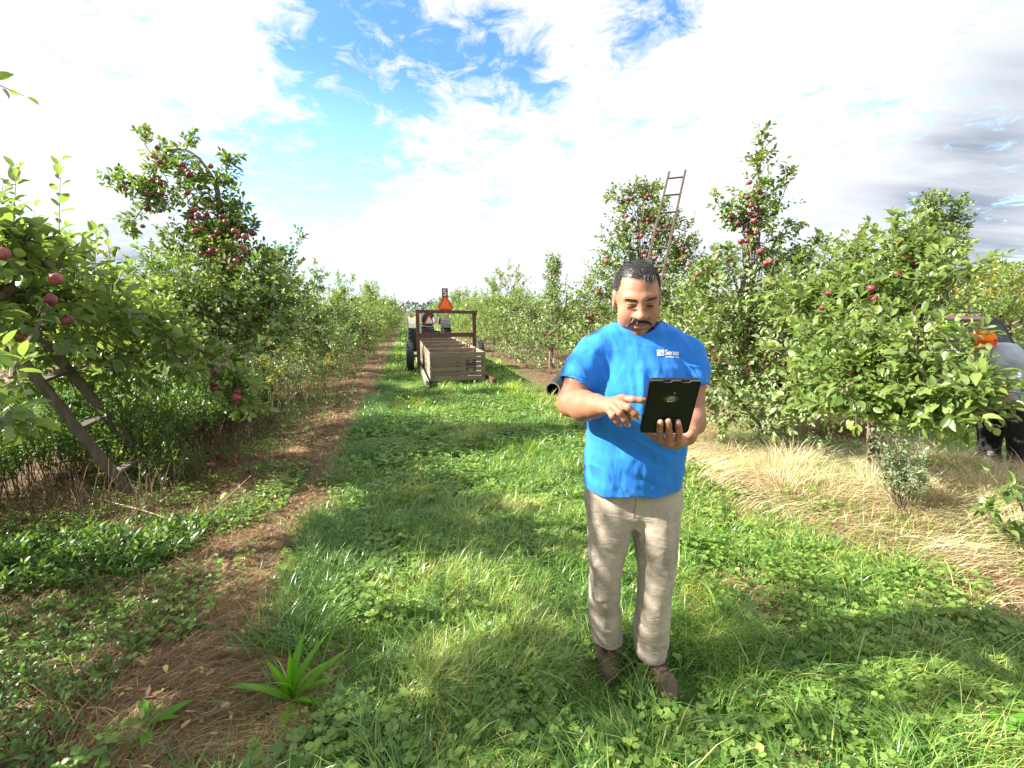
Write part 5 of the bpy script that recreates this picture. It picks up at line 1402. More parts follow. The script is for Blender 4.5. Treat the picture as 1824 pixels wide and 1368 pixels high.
def car():
    c0 = Vector((6.0, 5.78, 0)); f = Vector((-.216, .976, 0)).normalized(); r = Vector((f.y, -f.x, 0)); rz = math.atan2(-f.x, f.y)
    Mx = Matrix.Rotation(rz, 3, 'Z')
    root = empty('car', c0 + f * 2.2, rz); tag(root, 'dark maroon station wagon parked beyond the right boughs with its rear window showing', 'car')
    q = lambda a, b, z: c0 + r * a + f * b + Vector((0, 0, z))
    def loft(sections, mat, name, closed=True, smooth=True):
        V = []; F = []; n = len(sections[0])
        for s in sections: V += s
        for i in range(len(sections) - 1):
            for k in range(n): F.append((i * n + k, i * n + (k + 1) % n, (i + 1) * n + (k + 1) % n, (i + 1) * n + k))
        F.append(tuple(range(n - 1, -1, -1))); F.append(tuple((len(sections) - 1) * n + k for k in range(n)))
        mb = MB(); mb.add(V, F, .5); return mb.build(name, mat, root, smooth=smooth)
    def ring(b, w, z0, z1, rb=.12, rt=.10, b_top=0.0, wt=1.0):
        pts = []
        for cx, cz, s0, rr, ww in ((1, z1, 0, rt, wt), (-1, z1, 90, rt, wt), (-1, z0, 180, rb, .96), (1, z0, 270, rb, .96)):
            for k in range(4):
                a = R(s0 + k * 30); sg = 1 if cz == z1 else -1
                pts.append(q(cx * (w * ww - rr) + math.cos(a) * rr, b + (b_top if cz == z1 else 0), (cz - sg * rr) + math.sin(a) * rr))
        return pts
    loft([ring(-.02, .74, .36, .80), ring(.05, .83, .26, .88), ring(.5, .87, .22, .90), ring(2.2, .88, .21, .90), ring(3.3, .87, .22, .88), ring(4.1, .83, .24, .78), ring(4.45, .72, .34, .66)], M['maroon'], 'body')
    loft([ring(.10, .76, .86, 1.36, .02, .13, .20, .80), ring(.30, .80, .86, 1.42, .02, .14, .08, .80), ring(1.8, .82, .86, 1.45, .02, .14, 0, .82), ring(2.6, .80, .86, 1.40, .02, .13, -.10, .80), ring(3.15, .74, .86, .98, .02, .05, -.35, .9)], M['maroon'], 'cabin')
    # rear window in its black surround
    def panel(pts, mat, name, off, parent=root):
        mb = MB(); mb.prism([Vector(p) for p in pts], Vector(off)); return mb.build(name, mat, parent)
    n = (-f * .95 + Vector((0, 0, .3))).normalized()
    def glass(w0, w1, z0, z1, d, rr=.07):
        poly = []
        yb = lambda z: .10 + (z - .86) / .50 * .20
        for cx, cz, s0 in ((w1, z1, 0), (-w1, z1, 90), (-w0, z0, 180), (w0, z0, 270)):
            sx = 1 if cx > 0 else -1; sz = 1 if cz == z1 else -1
            for k in range(5):
                a = R(s0 + k * 22.5)
                z = cz - sz * rr + math.sin(a) * rr
                poly.append(q(cx - sx * rr + math.cos(a) * rr, yb(z) - d, z))
        return poly
    panel(glass(.735, .62, .86, 1.385, .022), M['black_trim'], 'rear_surround', f * .02)
    panel(glass(.675, .57, .91, 1.325, .030), M['car_glass'], 'rear_window', f * .012)
    mb = MB(); mb.box(q(.05, .235, 1.352), (.30, .03, .03), Mx, bev=.006); mb.build('brake_light', M['tail_red'], root)
    for s in (-1, 1):
        mb = MB(); mb.box(q(s * .74, .02, .72), (.13, .10, .30), Mx, bev=.025); mb.build('tail_light', M['tail_red'], root)
        for b0, b1 in ((.45, 1.15), (1.22, 1.95), (2.02, 2.65)):
            mb = MB(); mb.prism([q(s * .815, b0, .93), q(s * .815, b1, .93), q(s * .70, b1 - .08, 1.31), q(s * .70, b0 + .08, 1.31)], r * s * .012); mb.build('side_window', M['car_glass'], root)
        for b in (.80, 3.55):
            mb = MB(); mb.lathe([(.18, -.09), (.30, -.10), (.315, -.05), (.315, .05), (.30, .10), (.18, .09)], q(s * .79, b, .315), r, 28); wh = mb.build('wheel', M['rubber'], root, smooth=True)
            mb = MB(); mb.lathe([(.001, -.085), (.05, -.095), (.17, -.075), (.185, -.09), (.185, .09), (.17, .075), (.05, .095), (.001, .085)], q(s * .79, b, .315), r, 20); mb.build('hub_cap', M['silver'], wh, smooth=True)
        mb = MB(); mb.box(q(s * .96, 2.75, .98), (.16, .09, .12), Mx, bev=.03); mb.build('wing_mirror', M['silver'], root)
        mb = MB(); mb.tube([q(s * .58, .5, 1.47), q(s * .60, 1.3, 1.49), q(s * .58, 2.2, 1.47)], .012, 6); mb.build('roof_rail', M['black_trim'], root)
    mb = MB(); mb.box(q(0, -.07, .45), (1.62, .18, .20), Mx, bev=.05); mb.build('rear_bumper', M['silver'], root)
    mb = MB(); mb.box(q(0, -.035, .68), (.32, .02, .15), Mx); mb.build('number_plate', M['white_faded'], root)
    mb = MB(); mb.prism([q(-.62, 3.02, 1.0), q(.62, 3.02, 1.0), q(.56, 2.62, 1.33), q(-.56, 2.62, 1.33)], f * .02 + Vector((0, 0, .02))); mb.build('windscreen', M['car_glass'], root)
car()

# ---------------------------------------------------------------- fallen fruit, leaves, twigs
fallen = [(474, 822, 0, 'fallen red and white apple alone on the brown strip'), (376, 824, 1, 'fallen pink apple resting beside two others under the left weeds, nearest the viewer'), (392, 812, 0, 'fallen deep pink apple just right of its neighbour under the left weeds'), (369, 800, 0, 'fallen apple half hidden behind the pink pair under the left weeds'),
          (563, 950, 2, 'fallen pale green apple on the strip edge near the lane'), (400, 880, 2, 'fallen yellow green apple in the middle of the brown strip'), (292, 872, 2, 'fallen yellow green apple by the foot of the heavy ladder'),
          (1512, 778, 0, 'fallen red apple on the dark hay heap at the right'), (1352, 828, 1, 'fallen pink apple in dry grass beyond the man\'s elbow side'), (1233, 816, 1, 'fallen pale pink apple close beside the man\'s hip'), (1295, 754, 0, 'fallen red apple under the spire tree, left one'), (1330, 765, 0, 'fallen red apple under the spire tree, right one'),
          (1000, 660, 0, 'fallen apple on the far verge behind the pipe'), (1015, 668, 1, 'fallen pale apple on the far verge beside the pipe')]
gg = np.random.default_rng(31)
for px, py, kind, lab in fallen:
    x, y, _ = gpt(px, py, .04)
    o = bpy.data.objects.new('fallen_apple', (APPLE + [GREEN_APPLE])[kind]); scene.collection.objects.link(o)
    o.location = (x, y, float(ground_h(np.array([x]), np.array([y]))[0]) + .030); o.rotation_euler = (gg.uniform(-1.2, 1.2), gg.uniform(-1.2, 1.2), gg.uniform(0, 6))
    k = 1.0 if py < 900 else 0.85; o.scale = (k, k, k * .95)
    tag(o, lab, 'apple', 'windfall apples lying on the ground')
def twig(name, pts_, r, lab, mat='cane', cat='branch'):
    mb = MB(); C = catmull([tuple(p) for p in pts_], 5); mb.tube(C, [r * (1 - .6 * i / len(C)) for i in range(len(C))], 6)
    tag(mb.build(name, M[mat], None, smooth=True), lab, cat)
def gz(px, py, dz): p = gpt(px, py); p[2] = float(ground_h(p[0:1], p[1:2])[0]) + dz; return p
twig('fallen_branch', [gz(210, 1050, .03), gz(300, 990, .05), gz(370, 935, .07), gz(450, 880, .16)], .008, 'long bare fallen branch slanting across the brown strip')
twig('fallen_branch', [gz(190, 915, .12), gz(280, 935, .10), gz(360, 960, .05)], .005, 'thin grey dead twig crossing behind the long fallen branch')
twig('fallen_branch', [gz(370, 790, .35), gz(290, 830, .18), gz(230, 860, .1)], .005, 'long pale green stalk leaning beside the heavy ladder', 'twig')
for i, (px, py, h) in enumerate(((262, 1100, .14), (285, 1085, .13), (100, 1130, .12), (345, 1040, .12), (310, 1010, .1))):
    b = gz(px, py, 0)
    twig('cut_stalk', [b, b + [.006 * (i - 2), 0, h * .5], b + [.012 * (i - 2), 0, h]], .005, ('tallest dry cut stalk standing in the brown strip', 'dry cut stalk right of the tallest one', 'lone dry cut stalk at the far left', 'dry cut stalk on the right of the group', 'short dry cut stalk farthest from the viewer')[i], cat='stalk')
def yellow_leaf():
    p = gz(172, 960, .14)
    T = np.array([[0, 0, 0], [-.5, .35, .05], [.5, .35, .05], [-.4, .7, 0], [.4, .7, 0], [0, 1, -.05]]); g = np.random.default_rng(1)
    V, q, t, c = bake_leaves(p[None], np.array([[-.35, .25, -.5]]), np.array([[.2, -.8, .5]]), np.array([.14]), np.array([.2]), np.array([.4]), (T, np.array([[1, 2, 4, 3]]), np.array([[0, 2, 1], [3, 4, 5]])), g)
    tag(mesh_obj('yellow_leaf', np_mesh('yellow_leaf', V, [q, t], M['yellow_leaf'], tint=c)), 'single bright yellow drooping leaf on the left weeds', 'leaf')
yellow_leaf()
# ---------------------------------------------------------------- implicit surfaces for people and clothes
class Field:
    def __init__(self, lo, hi, h):
        self.h = h; self.lo = np.array(lo, float); n = np.ceil((np.array(hi) - self.lo) / h).astype(int) + 1
        self.ax = [self.lo[i] + np.arange(n[i]) * h for i in range(3)]
        self.F = np.full(n, 0.5, dtype=np.float32)
    def _sub(self, lo, hi):
        s = []
        for i in range(3):
            a = int(np.clip((lo[i] - self.lo[i]) / self.h, 0, len(self.ax[i]) - 1)); b = int(np.clip((hi[i] - self.lo[i]) / self.h + 2, a + 1, len(self.ax[i])))
            s.append(slice(a, b))
        X = self.ax[0][s[0]][:, None, None].astype(np.float32); Y = self.ax[1][s[1]][None, :, None].astype(np.float32); Z = self.ax[2][s[2]][None, None, :].astype(np.float32)
        return tuple(s), X, Y, Z
    def apply(self, fn, lo, hi, k=0.01, op='add', pad=0.03):
        lo = np.array(lo) - pad - k; hi = np.array(hi) + pad + k
        s, X, Y, Z = self._sub(lo, hi)
        d = fn(X, Y, Z).astype(np.float32); A = self.F[s]
        if op == 'add':
            hh = np.maximum(k - np.abs(A - d), 0) / k if k > 0 else 0
            self.F[s] = np.minimum(A, d) - hh * hh * k * .25
        else:
            d = -d; hh = np.maximum(k - np.abs(A - d), 0) / k if k > 0 else 0
            self.F[s] = np.maximum(A, d) + hh * hh * k * .25
    def caps(self, a, b, ra, rb, k=0.01, op='add', sq=None):
        """tapered capsule; sq=(axis vector, factor) squashes the section along an axis"""
        a = np.array(a, float); b = np.array(b, float); ab = b - a; L2 = float(ab @ ab) + 1e-12
        def fn(X, Y, Z):
            t = np.clip(((X - a[0]) * ab[0] + (Y - a[1]) * ab[1] + (Z - a[2]) * ab[2]) / L2, 0, 1)
            dx, dy, dz = X - a[0] - t * ab[0], Y - a[1] - t * ab[1], Z - a[2] - t * ab[2]
            d2 = dx * dx + dy * dy + dz * dz
            if sq is not None:
                u, f = sq; c = dx * u[0] + dy * u[1] + dz * u[2]
                d2 = d2 + c * c * (f * f - 1)
            return np.sqrt(d2) - (ra + (rb - ra) * t)
        r = max(ra, rb); self.apply(fn, np.minimum(a, b) - r, np.maximum(a, b) + r, k, op)
    def chain(self, pts, rads, k=0.01, op='add', sq=None):
        for i in range(len(pts) - 1): self.caps(pts[i], pts[i + 1], rads[i], rads[i + 1], k, op, sq)
    def ell(self, c, r, k=0.01, op='add', M3=None):
        c = np.array(c, float); r = np.array(r, float); Rm = np.array(M3) if M3 is not None else np.eye(3)
        def fn(X, Y, Z):
            x, y, z = X - c[0], Y - c[1], Z - c[2]
            u = (x * Rm[0, 0] + y * Rm[1, 0] + z * Rm[2, 0]) / r[0]; v = (x * Rm[0, 1] + y * Rm[1, 1] + z * Rm[2, 1]) / r[1]; w = (x * Rm[0, 2] + y * Rm[1, 2] + z * Rm[2, 2]) / r[2]
            q = np.sqrt(u * u + v * v + w * w); g = np.sqrt((u / r[0]) ** 2 + (v / r[1]) ** 2 + (w / r[2]) ** 2) + 1e-6
            return q * (q - 1) / g
        m = r.max(); self.apply(fn, c - m, c + m, k, op)
    def sections(self, secs, k=0.01, op='add', p=2.3):
        """body of stacked ellipses: (z, cx, cy, rx, ry)"""
        S = np.array(secs, float); S = S[np.argsort(S[:, 0])]
        def fn(X, Y, Z):
            z = Z.ravel(); v = [np.interp(z, S[:, 0], S[:, i])[None, None, :] for i in range(1, 5)]
            q = (np.abs((X - v[0]) / v[2]) ** p + np.abs((Y - v[1]) / v[3]) ** p) ** (1 / p)
            d = (q - 1) * np.minimum(v[2], v[3]) * 1.0
            dz = np.maximum(S[0, 0] - Z, Z - S[-1, 0])
            return np.maximum(d, dz)
        lo = (min(S[:, 1] - S[:, 3]), min(S[:, 2] - S[:, 4]), S[0, 0]); hi = (max(S[:, 1] + S[:, 3]), max(S[:, 2] + S[:, 4]), S[-1, 0])
        self.apply(fn, lo, hi, k, op)
    def mesh(self):
        F = self.F; S = F < 0
        c = np.zeros(tuple(n - 1 for n in F.shape), dtype=np.uint8)
        offs = [(i, j, k) for i in (0, 1) for j in (0, 1) for k in (0, 1)]
        nx, ny, nz = c.shape
        for i, j, k in offs: c += S[i:i + nx, j:j + ny, k:k + nz]
        act = np.argwhere((c > 0) & (c < 8)); idx = -np.ones(c.shape, dtype=np.int64); idx[tuple(act.T)] = np.arange(len(act))
        P = np.zeros((len(act), 3)); W = np.zeros(len(act))
        for a in offs:
            for ax in range(3):
                if a[ax]: continue
                b = list(a); b[ax] = 1
                fa = F[act[:, 0] + a[0], act[:, 1] + a[1], act[:, 2] + a[2]]; fb = F[act[:, 0] + b[0], act[:, 1] + b[1], act[:, 2] + b[2]]
                m = (fa < 0) != (fb < 0); t = np.where(m, fa / (fa - fb + 1e-12), 0)
                q = np.array(a, float)[None].repeat(len(act), 0); q[:, ax] = t
                P[m] += q[m]; W[m] += 1
        P = (act + P / W[:, None]) * self.h + self.lo
        quads = []
        for ax in range(3):
            u, v = (ax + 1) % 3, (ax + 2) % 3
            sl0 = [slice(None)] * 3; sl1 = [slice(None)] * 3; sl0[ax] = slice(0, -1); sl1[ax] = slice(1, None)
            A, B = S[tuple(sl0)], S[tuple(sl1)]; m = A != B
            E = np.argwhere(m); E = E[(E[:, u] > 0) & (E[:, v] > 0) & (E[:, u] < S.shape[u] - 1) & (E[:, v] < S.shape[v] - 1)]
            ins = A[tuple(E.T)]
            def at(du, dv):
                q = E.copy(); q[:, u] += du; q[:, v] += dv; return idx[tuple(q.T)]
            q = np.stack([at(-1, -1), at(0, -1), at(0, 0), at(-1, 0)], -1)
            q[~ins] = q[~ins][:, ::-1]
            quads.append(q)
        Q = np.concatenate(quads); Q = Q[(Q >= 0).all(1)]
        return P, Q
def vnormals(P, Q):
    n = np.cross(P[Q[:, 2]] - P[Q[:, 0]], P[Q[:, 3]] - P[Q[:, 1]]); N_ = np.zeros_like(P)
    for k in range(4): np.add.at(N_, Q[:, k], n)
    return norm(N_)
def relax(P, Q, it=2, lam=.5):
    e = np.concatenate([Q[:, [0, 1]], Q[:, [1, 2]], Q[:, [2, 3]], Q[:, [3, 0]]])
    for _ in range(it):
        A = np.zeros_like(P); c = np.zeros(len(P))
        np.add.at(A, e[:, 0], P[e[:, 1]]); np.add.at(c, e[:, 0], 1); np.add.at(A, e[:, 1], P[e[:, 0]]); np.add.at(c, e[:, 1], 1)
        P = P * (1 - lam) + A / np.maximum(c, 1)[:, None] * lam
    return P

# ---------------------------------------------------------------- materials of people
def mat_skin():
    m, t, out = new_mat('skin')
    col = attr(t, 'col', 0)
    n = noise(t, objco(t), 60, 4, .6); n2 = noise(t, objco(t), 9, 3, .5)
    c = mix_rgb(t, 1.0, col, ramp(t, n2, [(.3, (.84, .78, .76)), (.7, (1.10, 1.06, 1.05))]), 'MULTIPLY')
    p = principled(t, c, .50, 0, .35, n, .0014)
    p.inputs['Subsurface Weight'].default_value = .10
    p.inputs['Subsurface Radius'].default_value = (.012, .004, .002); p.inputs['Subsurface Scale'].default_value = 1.0
    L(t, p.outputs[0], out.inputs[0]); return m
def mat_cloth(name, a, b, weave=900, bump=.0012, rough=.85, dirt=None, wrinkle=12, wz=1.5):
    m, t, out = new_mat(name)
    co = objco(t); n = noise(t, co, 7, 5, .6); w = noise(t, co, weave, 2, .5); wr0 = noise(t, mapping(t, co, (wrinkle * .5, wrinkle * .5, wrinkle * wz)), 1.0, 3, .5, 1.2)
    wr = math_node(t, 'SUBTRACT', 1.0, math_node(t, 'MULTIPLY', math_node(t, 'ABSOLUTE', math_node(t, 'SUBTRACT', wr0, .5)), 4.0), clamp=True)
    col = ramp(t, n, [(.3, a), (.7, b)])
    if dirt:
        d = noise(t, co, 5.5, 6, .7); d2 = noise(t, co, 30, 4, .7)
        f = math_node(t, 'MULTIPLY', ramp(t, d, [(.47, 0), (.64, .75)]), 1.0); col = mix_rgb(t, f, col, dirt)
        col = mix_rgb(t, ramp(t, d2, [(.66, 0), (.72, .6)]), col, tuple(x * .45 for x in dirt))
    h = math_node(t, 'ADD', math_node(t, 'MULTIPLY', w, .10), wr)
    p = principled(t, col, rough, 0, .2, h, bump * 4.5, .55)
    p.inputs['Sheen Weight'].default_value = .15
    L(t, p.outputs[0], out.inputs[0]); return m
M['skin'] = mat_skin()
M['shirt'] = mat_cloth('blue_cotton', (.018, .170, .60), (.026, .205, .68), bump=.0008, wrinkle=14, wz=.22)
M['khaki'] = mat_cloth('khaki_twill', (.355, .29, .232), (.43, .36, .29), dirt=(.19, .155, .12), bump=.0009, wrinkle=13)
M['seam'] = mat_simple('seam_thread', (.20, .165, .13), (.26, .22, .17), 60, .8)
M['boot'] = mat_simple('worn_brown_leather', (.060, .036, .023), (.135, .088, .058), 30, .7, bump=.002)
M['sole'] = mat_simple('boot_sole', (.03, .022, .017), (.06, .045, .035), 30, .8)
M['lace'] = mat_simple('lace', (.035, .02, .014), (.06, .035, .025), 30, .8)
M['hair'] = mat_simple('dark_hair', (.012, .010, .009), (.035, .030, .028), 120, .45)
M['grey_hair'] = mat_simple('greying_hair', (.10, .10, .10), (.22, .21, .20), 120, .45)
M['case'] = mat_simple('black_rubber_case', (.006, .006, .007), (.009, .009, .010), 60, .55, spec=.3)
M['case_rim'] = mat_simple('case_rim', (.05, .05, .06), (.075, .075, .09), 60, .5)
M['logo'] = mat_simple('white_print', (.8, .82, .85), (.85, .87, .9), 60, .7)
M['st_green'] = mat_simple('sticker_green', (.012, .075, .022), (.018, .09, .03), 60, .5)
M['st_red'] = mat_simple('sticker_red', (.33, .015, .012), (.42, .03, .02), 60, .5)
M['st_cream'] = mat_simple('sticker_cream', (.6, .62, .5), (.7, .7, .58), 60, .5)
M['lens'] = mat_simple('camera_lens', (.5, .5, .5), (.6, .6, .6), 60, .3)

def strands(P, D, Lg, W, mats, name, parent, g, curve=(0, 0, -.3), share=.0):
    """short hair as thin tapering two-piece blades"""
    n = len(P); D = norm(D); side = norm(np.cross(D, g.normal(0, 1, (n, 3))))
    c = np.array(curve)[None]
    q1 = P + D * (Lg * .5)[:, None] + c * ((Lg * .5) ** 2 * 10)[:, None]; q2 = P + D * Lg[:, None] + c * (Lg ** 2 * 10)[:, None]
    V = np.stack([P - side * W[:, None], P + side * W[:, None], q1 + side * W[:, None] * .8, q1 - side * W[:, None] * .8, q2], 1).reshape(-1, 3)
    b = (np.arange(n) * 5)[:, None]
    mi = (g.random(n) < share).astype(int)
    me = np_mesh(name, V, [b + np.array([[0, 1, 2, 3]]), b + np.array([[3, 2, 4]])], mats, tint=np.repeat(g.random(n), 5), matidx=np.concatenate([mi, mi]))
    return mesh_obj(name, me, parent)

# ---------------------------------------------------------------- the man with the tablet
def man():
    A = lambda *a: np.array(a, float)
    feet = A(.50, 1.76, 0.0)
    root = empty('person', feet, R(-4))
    tag(root, 'man in blue T-shirt and khaki trousers looking down at a tablet', 'person')
    # ---- head frame: x to picture right, f out of the face, u up
    HC = pt(1135, 529, 1.63)
    pitch = R(23); yaw = R(-5); roll = R(3.5)
    f = A(math.sin(yaw) * math.cos(pitch), -math.cos(yaw) * math.cos(pitch), -math.sin(pitch))
    x = norm(np.cross(f, A(0, 0, 1)) * -1.0)
    u = np.cross(x, f) * -1.0
    u = u if u[2] > 0 else -u
    x, u = x * math.cos(roll) + u * math.sin(roll), u * math.cos(roll) - x * math.sin(roll)
    if x[0] < 0: x = -x
    HM = np.stack([x, f, u], 1)
    SX, SF, SU = .99, 1.0, 1.05
    H = lambda a, b, c: HC + x * a * SX + f * b * SF + u * c * SU
    body = Field((.14, 1.20, .80), (.86, 1.95, 1.80), .0025)
    # torso core hidden by the shirt, shoulders, neck
    body.sections([(.86, .462, 1.70, .14, .085), (1.0, .462, 1.70, .145, .10), (1.2, .462, 1.72, .145, .09), (1.34, .462, 1.73, .13, .07), (1.385, .46, 1.73, .08, .05)], k=.02)
    NB = A(.455, 1.725, 1.34)
    body.caps(NB, H(0, -.035, -.055), .064, .061, k=.03)
    body.caps(A(.33, 1.725, 1.335), A(.59, 1.725, 1.335), .045, .045, k=.04)
    E = lambda c, r, k=.015, op='add': body.ell(H(*c), (r[0] * SX, r[1] * SF, r[2] * SU), k, op, HM)
    C = lambda a, b, ra, rb, k=.012, op='add', sq=None: body.caps(H(*a), H(*b), ra, rb, k, op, sq)
    E((0, -.018, .030), (.0755, .094, .083)); E((0, .020, -.018), (.0665, .068, .086), .03)
    E((0, .014, -.070), (.054, .058, .048), .03); E((0, .058, -.103), (.023, .022, .018), .026)     # jaw, chin
    for s in (-1, 1):
        E((s * .040, .050, -.045), (.027, .027, .034), .028)                        # cheek
        E((s * .042, .024, -.072), (.019, .026, .022), .02)                          # jowl
        C((s * .012, .078, .026), (s * .046, .066, .026), .012, .010, .016)         # brow
        E((s * .033, .092, .004), (.020, .014, .010), .010, 'sub')                   # socket
        E((s * .032, .066, .001), (.0165, .0165, .0135), .004)                       # closed lid over the eye
        C((s * .019, .0865, -.007), (s * .044, .0765, -.006), .0028, .0024, .004)    # lower lid
        C((s * .018, .087, .011), (s * .044, .0775, .009), .0030, .0026, .004)       # upper lid fold
        E((s * .0155, .092, -.030), (.0105, .012, .009), .008)                      # nostril wing
        E((s * .0085, .100, -.040), (.0042, .0055, .0035), .003, 'sub')              # nostril
        E((s * .079, -.012, -.006), (.0085, .019, .031), .010)                       # ear
        E((s * .087, -.006, -.004), (.0045, .009, .017), .004, 'sub')
        E((s * .0805, -.004, -.030), (.0055, .008, .009), .006)
        C((s * .019, .083, -.036), (s * .034, .072, -.070), .0060, .0050, .012)      # cheek fold
        C((s * .026, .0855, -.040), (s * .036, .076, -.064), .0015, .0015, .006, 'sub')
    C((0, .083, .020), (0, .104, -.024), .0085, .0105, .014); E((0, .1065, -.028), (.0135, .0130, .0115), .010)
    C((0, .081, -.052), (0, .081, -.044), .013, .012, .012)                          # philtrum pad
    for s in (-1, 1):
        C((0, .0915, -.0600), (s * .012, .0905, -.0585), .0052, .0054, .004)
        C((s * .012, .0905, -.0590), (s * .026, .0780, -.0660), .0054, .0030, .004)
        C((0, .0885, -.0720), (s * .013, .0870, -.0715), .0066, .0060, .004)
        C((s * .013, .0870, -.0720), (s * .025, .0775, -.0690), .0060, .0028, .004)
        C((0, .0975, -.0655), (s * .014, .0950, -.0650), .0014, .0014, .002, 'sub'); C((s * .014, .0950, -.0655), (s * .028, .0815, -.0685), .0014, .0012, .002, 'sub')
    C((-.016, .078, -.0835), (.016, .078, -.0835), .004, .004, .008, 'sub')
    # ---- arms
    shL, shR = pt(1052, 632, 1.69), pt(1222, 632, 1.70)
    elL = pt(1018, 716, 1.63); wrL = pt(1078, 723, 1.415)
    body.chain([shL, pt(1034, 670, 1.67), elL], [.050, .050, .048], k=.02)
    body.chain([elL, pt(1040, 723, 1.56), pt(1060, 723, 1.475), wrL], [.049, .050, .036, .0275], k=.02)
    body.ell(pt(1012, 722, 1.645), (.028, .028, .030), .02)
    elR = pt(1233, 742, 1.66); wrR = pt(1222, 776, 1.475)
    body.chain([shR, pt(1230, 680, 1.69), elR], [.054, .050, .042], k=.02)
    body.chain([elR, pt(1232, 752, 1.58), wrR], [.042, .043, .030], k=.02)
    tips = []
    def finger(pts_, r, k=.006):
        body.chain(pts_, r, k=k)
        d = norm(np.array(pts_[-1]) - np.array(pts_[-2]))
        tips.append((np.array(pts_[-1]), d, r[-1]))
    # picture-left hand: index reaching to the tablet's edge, the others drooping
    mc = dict(index=pt(1108, 710, 1.375), middle=pt(1101, 717, 1.365), ring=pt(1092, 723, 1.365), little=pt(1084, 729, 1.375))
    for nm, rr in (('index', .0135), ('middle', .0135), ('ring', .0130), ('little', .0120)):
        body.caps(wrL, mc[nm], .019, rr, k=.012)
    finger([mc['index'], pt(1127, 711.5, 1.35), pt(1141, 713, 1.345), pt(1152, 713.5, 1.345)], [.0125, .0098, .0088, .0078])
    finger([mc['middle'], pt(1119, 726, 1.325), pt(1130, 735.5, 1.325), pt(1137, 743, 1.33)], [.0128, .0103, .0092, .0085])
    finger([mc['ring'], pt(1104, 735, 1.335), pt(1112.5, 747, 1.34), pt(1119, 757, 1.35)], [.0122, .0099, .0088, .0080])
    finger([mc['little'], pt(1091, 741, 1.355), pt(1098.5, 750, 1.36), pt(1104, 757, 1.37)], [.0112, .0090, .0080, .0072])
    finger([pt(1096, 722, 1.42), pt(1112, 729, 1.40), pt(1121, 737, 1.385), pt(1125.5, 745, 1.38)], [.016, .0125, .0108, .0092], .008)
    # other hand: palm under the tablet, three fingers up its back, little finger along the bottom, thumb in front
    palm = pt(1197, 786, 1.44)
    body.ell(palm, (.040, .034, .022), .012)
    body.caps(wrR, pt(1205, 785, 1.445), .027, .026, k=.02, sq=((0, 0, 1), 1.15))
    for a, b, c_, r0 in ((pt(1209, 787, 1.395), pt(1209.5, 768, 1.368), pt(1207.3, 751, 1.350), .0104), (pt(1193, 790, 1.390), pt(1191.5, 769, 1.367), pt(1190, 749, 1.348), .0106), (pt(1177, 785, 1.400), pt(1175, 766, 1.369), pt(1176.3, 751, 1.351), .0100)):
        body.caps(palm, a, .017, r0 * 1.1, k=.010)
        m1 = (a + b) / 2
        finger([a, b, (b * .42 + c_ * .58), c_], [r0 * 1.02, r0 * .98, r0 * .92, r0 * .82], .004)
    finger([palm + A(-.02, 0, 0), pt(1169, 779, 1.42), pt(1158, 774.5, 1.415), pt(1152, 769.5, 1.41)], [.014, .0100, .0088, .0078])
    finger([pt(1219, 780, 1.455), pt(1229, 773, 1.44), pt(1235, 768, 1.465), pt(1236, 763, 1.50)], [.018, .0142, .0122, .0105], .01)
    P, Q = body.mesh(); P = relax(P, Q, 1, .45)
    Nv = vnormals(P, Q)
    L3 = np.stack([(P - HC) @ x / SX, (P - HC) @ f / SF, (P - HC) @ u / SU], -1)
    base = np.tile(A(.37, .185, .112), (len(P), 1))
    arm = (P[:, 2] < 1.33); base[arm] = A(.34, .160, .095)
    def spot(c, r, col, a, hard=.25):
        d = np.sqrt((((L3 - A(*c)) / A(*r)) ** 2).sum(1)); w = np.clip((1 - d) / hard, 0, 1)[:, None] * a
        base[:] = base * (1 - w) + A(*col) * w
    spot((0, .09, -.03), (.024, .03, .018), (.50, .25, .17), .5, .6)
    for s in (-1, 1):
        spot((s * .042, .07, -.03), (.025, .03, .022), (.47, .215, .145), .5, .8)
        spot((s * .085, -.01, 0), (.02, .03, .035), (.47, .22, .15), .6, .6)
        spot((s * .032, .085, -.0030), (.0175, .02, .0036), (.012, .008, .007), 1.0, .25)     # lash line
        spot((s * .033, .085, -.010), (.020, .02, .006), (.30, .14, .09), .6, .7)
    spot((0, .085, -.0595), (.029, .02, .0068), (.36, .13, .11), .85, .4)
    spot((0, .085, -.0715), (.026, .02, .0085), (.43, .165, .14), .85, .4)
    spot((0, .09, -.0655), (.028, .02, .0016), (.10, .03, .025), .9, .6)
    spot((0, .05, -.09), (.055, .06, .035), (.33, .19, .135), .30, .8)                       # stubble tone
    for tpos, d, r in tips:
        up_ = norm(A(0, -.8, .6)); dn = norm(up_ - d * (up_ @ d))
        rel = P - (tpos + dn * r * .8 + d * r * .15); al = rel @ d; ac = rel @ np.cross(d, dn); h_ = rel @ dn
        m_ = ((al / (r * .95)) ** 2 + (ac / (r * .68)) ** 2 < 1) & (np.abs(h_) < r * .6)
        base[m_] = A(.62, .42, .33)
    me = np_mesh('body', P, [Q], M['skin'], smooth=True, color=base)
    mesh_obj('body', me, root)
    g = np.random.default_rng(1)
    # ---- hair: a close cap with receding front, then short strands over it
    hf = Field(HC - .15, HC + .17, .003)
    hf.ell(H(0, -.020, .032), (.0782 * SX, .0970 * SF, .0855 * SU), .01, 'add', HM)
    P, Q = hf.mesh()
    Lx = np.stack([(P - HC) @ x / SX, (P - HC) @ f / SF, (P - HC) @ u / SU], -1)
    ang = Lx[:, 0] / .075
    frontline = .088 - .016 * np.abs(ang) ** 1.5 - .010 * np.exp(-((np.abs(ang) - .45) / .22) ** 2) * -1.0
